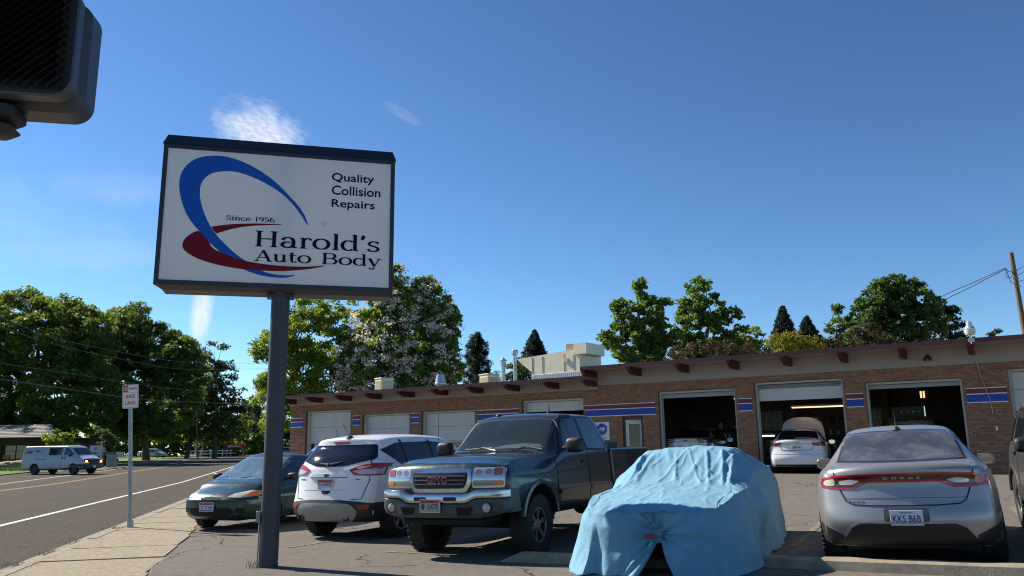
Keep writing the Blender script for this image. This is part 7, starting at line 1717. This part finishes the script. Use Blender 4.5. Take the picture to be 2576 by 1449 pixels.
for k in range(9):
    z0_ = 2.85+.16*k; y0_ = -1.1+.42*k; xe = 5.4-.42*k
    MB().add([(-10, y0_, z0_), (xe, y0_, z0_), (xe-.42, y0_+.46, z0_+.14), (-10, y0_+.46, z0_+.14), (-10, y0_, z0_+.07), (xe, y0_, z0_+.07), (xe-.42, y0_+.46, z0_+.19), (-10, y0_+.46, z0_+.19)], [(3, 2, 1, 0), (4, 5, 6, 7), (0, 1, 5, 4), (1, 2, 6, 5), (2, 3, 7, 6), (3, 0, 4, 7)]).build('tile_course', TI, g)
MB().box(-9.5, -.9, 2.72, 5.2, 8, 2.86).build('eave_board', WB, g)
for k, (px, Y, s) in enumerate(((30, 80, .9), (62, 80, 1.1), (88, 79, .7))):
    p = gl(px, Y); bm = bmesh.new(); bmesh.ops.create_icosphere(bm, subdivisions=3, radius=1)
    for v in bm.verts: v.co *= 1+.25*noise.noise(v.co*1.5+Vector((k*7, 0, 0))); v.co.x *= 1.5*s; v.co.y *= .8; v.co.z *= .42*s
    me = bpy.data.meshes.new('boulder'); bm.to_mesh(me); bm.free(); me.materials.append(mat('sandstone', (.30, .20, .12), .9, var=.3, vs=3., bump=.5, bs=8)); o = finish(me, 'boulder', None, 40, loc=(p.x, p.y, p.z+.2)); tag(o, ['tan boulder nearest the left edge by the brown building', 'largest tan boulder left of the white van', 'smaller tan boulder partly behind the white van'][k], 'boulder', 'boulders by the brown building')
# houses and cars far down the street
g = thing('grey_house', 'pale grey house wall seen past the red sign', 'house', gl(610, 178)); HW = mat('house_grey', (.26, .29, .28), .8)
MB().box(-4.2, 0, -.5, 3.4, 6, 3.2).build('wall', HW, g); MB().add([(-4.6, -.5, 3.2), (3.8, -.5, 3.2), (3.8, 6.5, 3.2), (-4.6, 6.5, 3.2), (-4.6, 3, 5.0), (3.8, 3, 5.0)], [(0, 1, 5, 4), (2, 3, 4, 5), (1, 2, 5), (3, 0, 4), (3, 2, 1, 0)]).build('roof', mat('shingle_dark', (.08, .09, .09), .9), g)
f = MB().box(-2.4, -.03, 1, -1.2, 0, 2.2).build('window', DGL, g); MB().box(-2.5, -.05, .9, -1.1, -.03, 1).build('sill', FRM, f)
g = thing('white_house', 'white porch front half hidden behind the dark trees', 'house', gl(535, 175)); MB().box(-3.2, 0, -.5, 2.6, 5, 2.9).build('wall', mat('house_white', (.45, .46, .44), .8), g)
for x in (-2.6, -1.2, .2, 1.6): MB().box(x, -1.2, 0, x+.15, -1.05, 2.8).build('porch_post', FW_, g)
for i in range(8): MB().box(-3.2, -.02, .1+.33*i, 2.6, -.0, .12+.33*i).build('siding_joint', mat('joint_line', (.2, .2, .2), .8), g)
MB().box(-3.5, -1.4, 2.8, 2.9, 5.2, 3.1).build('roof', mat('shingle_dark'), g)
def farcar(name, label, paint, px, Y, az, s=1.):
    c = Car(name, label, sedan_P(), paint); c.sym('side_glass', chk([(-1.15, 1.02), (-.78, 1.33), (-.2, 1.395), (.4, 1.37), (1.05, 1.0)], 1), 'left', GLS, off=.004)
    c.proj('rear_glass', [(-.6, 1.1), (-.54, 1.38), (.54, 1.38), (.6, 1.1)], 'rear', GLS, off=.004); c.proj('windscreen', [(-.62, 1.02), (-.54, 1.37), (.54, 1.37), (.62, 1.02)], 'front', GLS, off=.004)
    c.sym('tail_light', [(.5, .9), (.8, .9), (.8, .78), (.5, .78)], 'rear', RED); c.sym('headlight', [(.45, .7), (.8, .72), (.8, .6), (.45, .6)], 'front', LENS)
    c.wheels(1.35, -1.35, .80, .335, .22); q = gl(px, Y); c.root.location = q; c.root.rotation_euler[2] = R(90-az)
farcar('parked_car', 'silver blue car parked in the distance between sign pole and garage', mat('pale_blue_paint', (.16, .22, .34), .3, .4, coat=.5), 718, 120, 80)
farcar('parked_car', 'pale car deep in shade under the trees left of the fence', mat('pale_grey_paint', (.3, .33, .36), .3, .4, coat=.5), 385, 132, 100)
farcar('parked_car', 'white car parked behind the fence near the red sign', P_WHT, 545, 160, 95)
for k, (px, Y, r_) in enumerate(((420, 104, .35), (507, 110, .16), (563, 112, .3), (232, 86, .4), (110, 95, .5))):
    pass
b = MB()
GT = []
for i in range(16000):
    px = random.uniform(-40, 500); Y = random.uniform(66, 104); p = gl(px, Y); kk = (p-K0).dot(KN)
    if kk < 18.2: continue
    a = random.uniform(0, 6.3); w = Vector((math.cos(a), math.sin(a), 0))*.05; h = random.uniform(.05, .12); b.add([tuple(p-w), tuple(p+w), tuple(p+Vector((w.y, -w.x, h)))], [(0, 1, 2)])
tag(b.build('lawn_blades', mat('lawn_blade', (.14, .24, .03), .8, island=.3)), 'mown bright green lawn under the trees across the street', 'grass', kind='stuff')
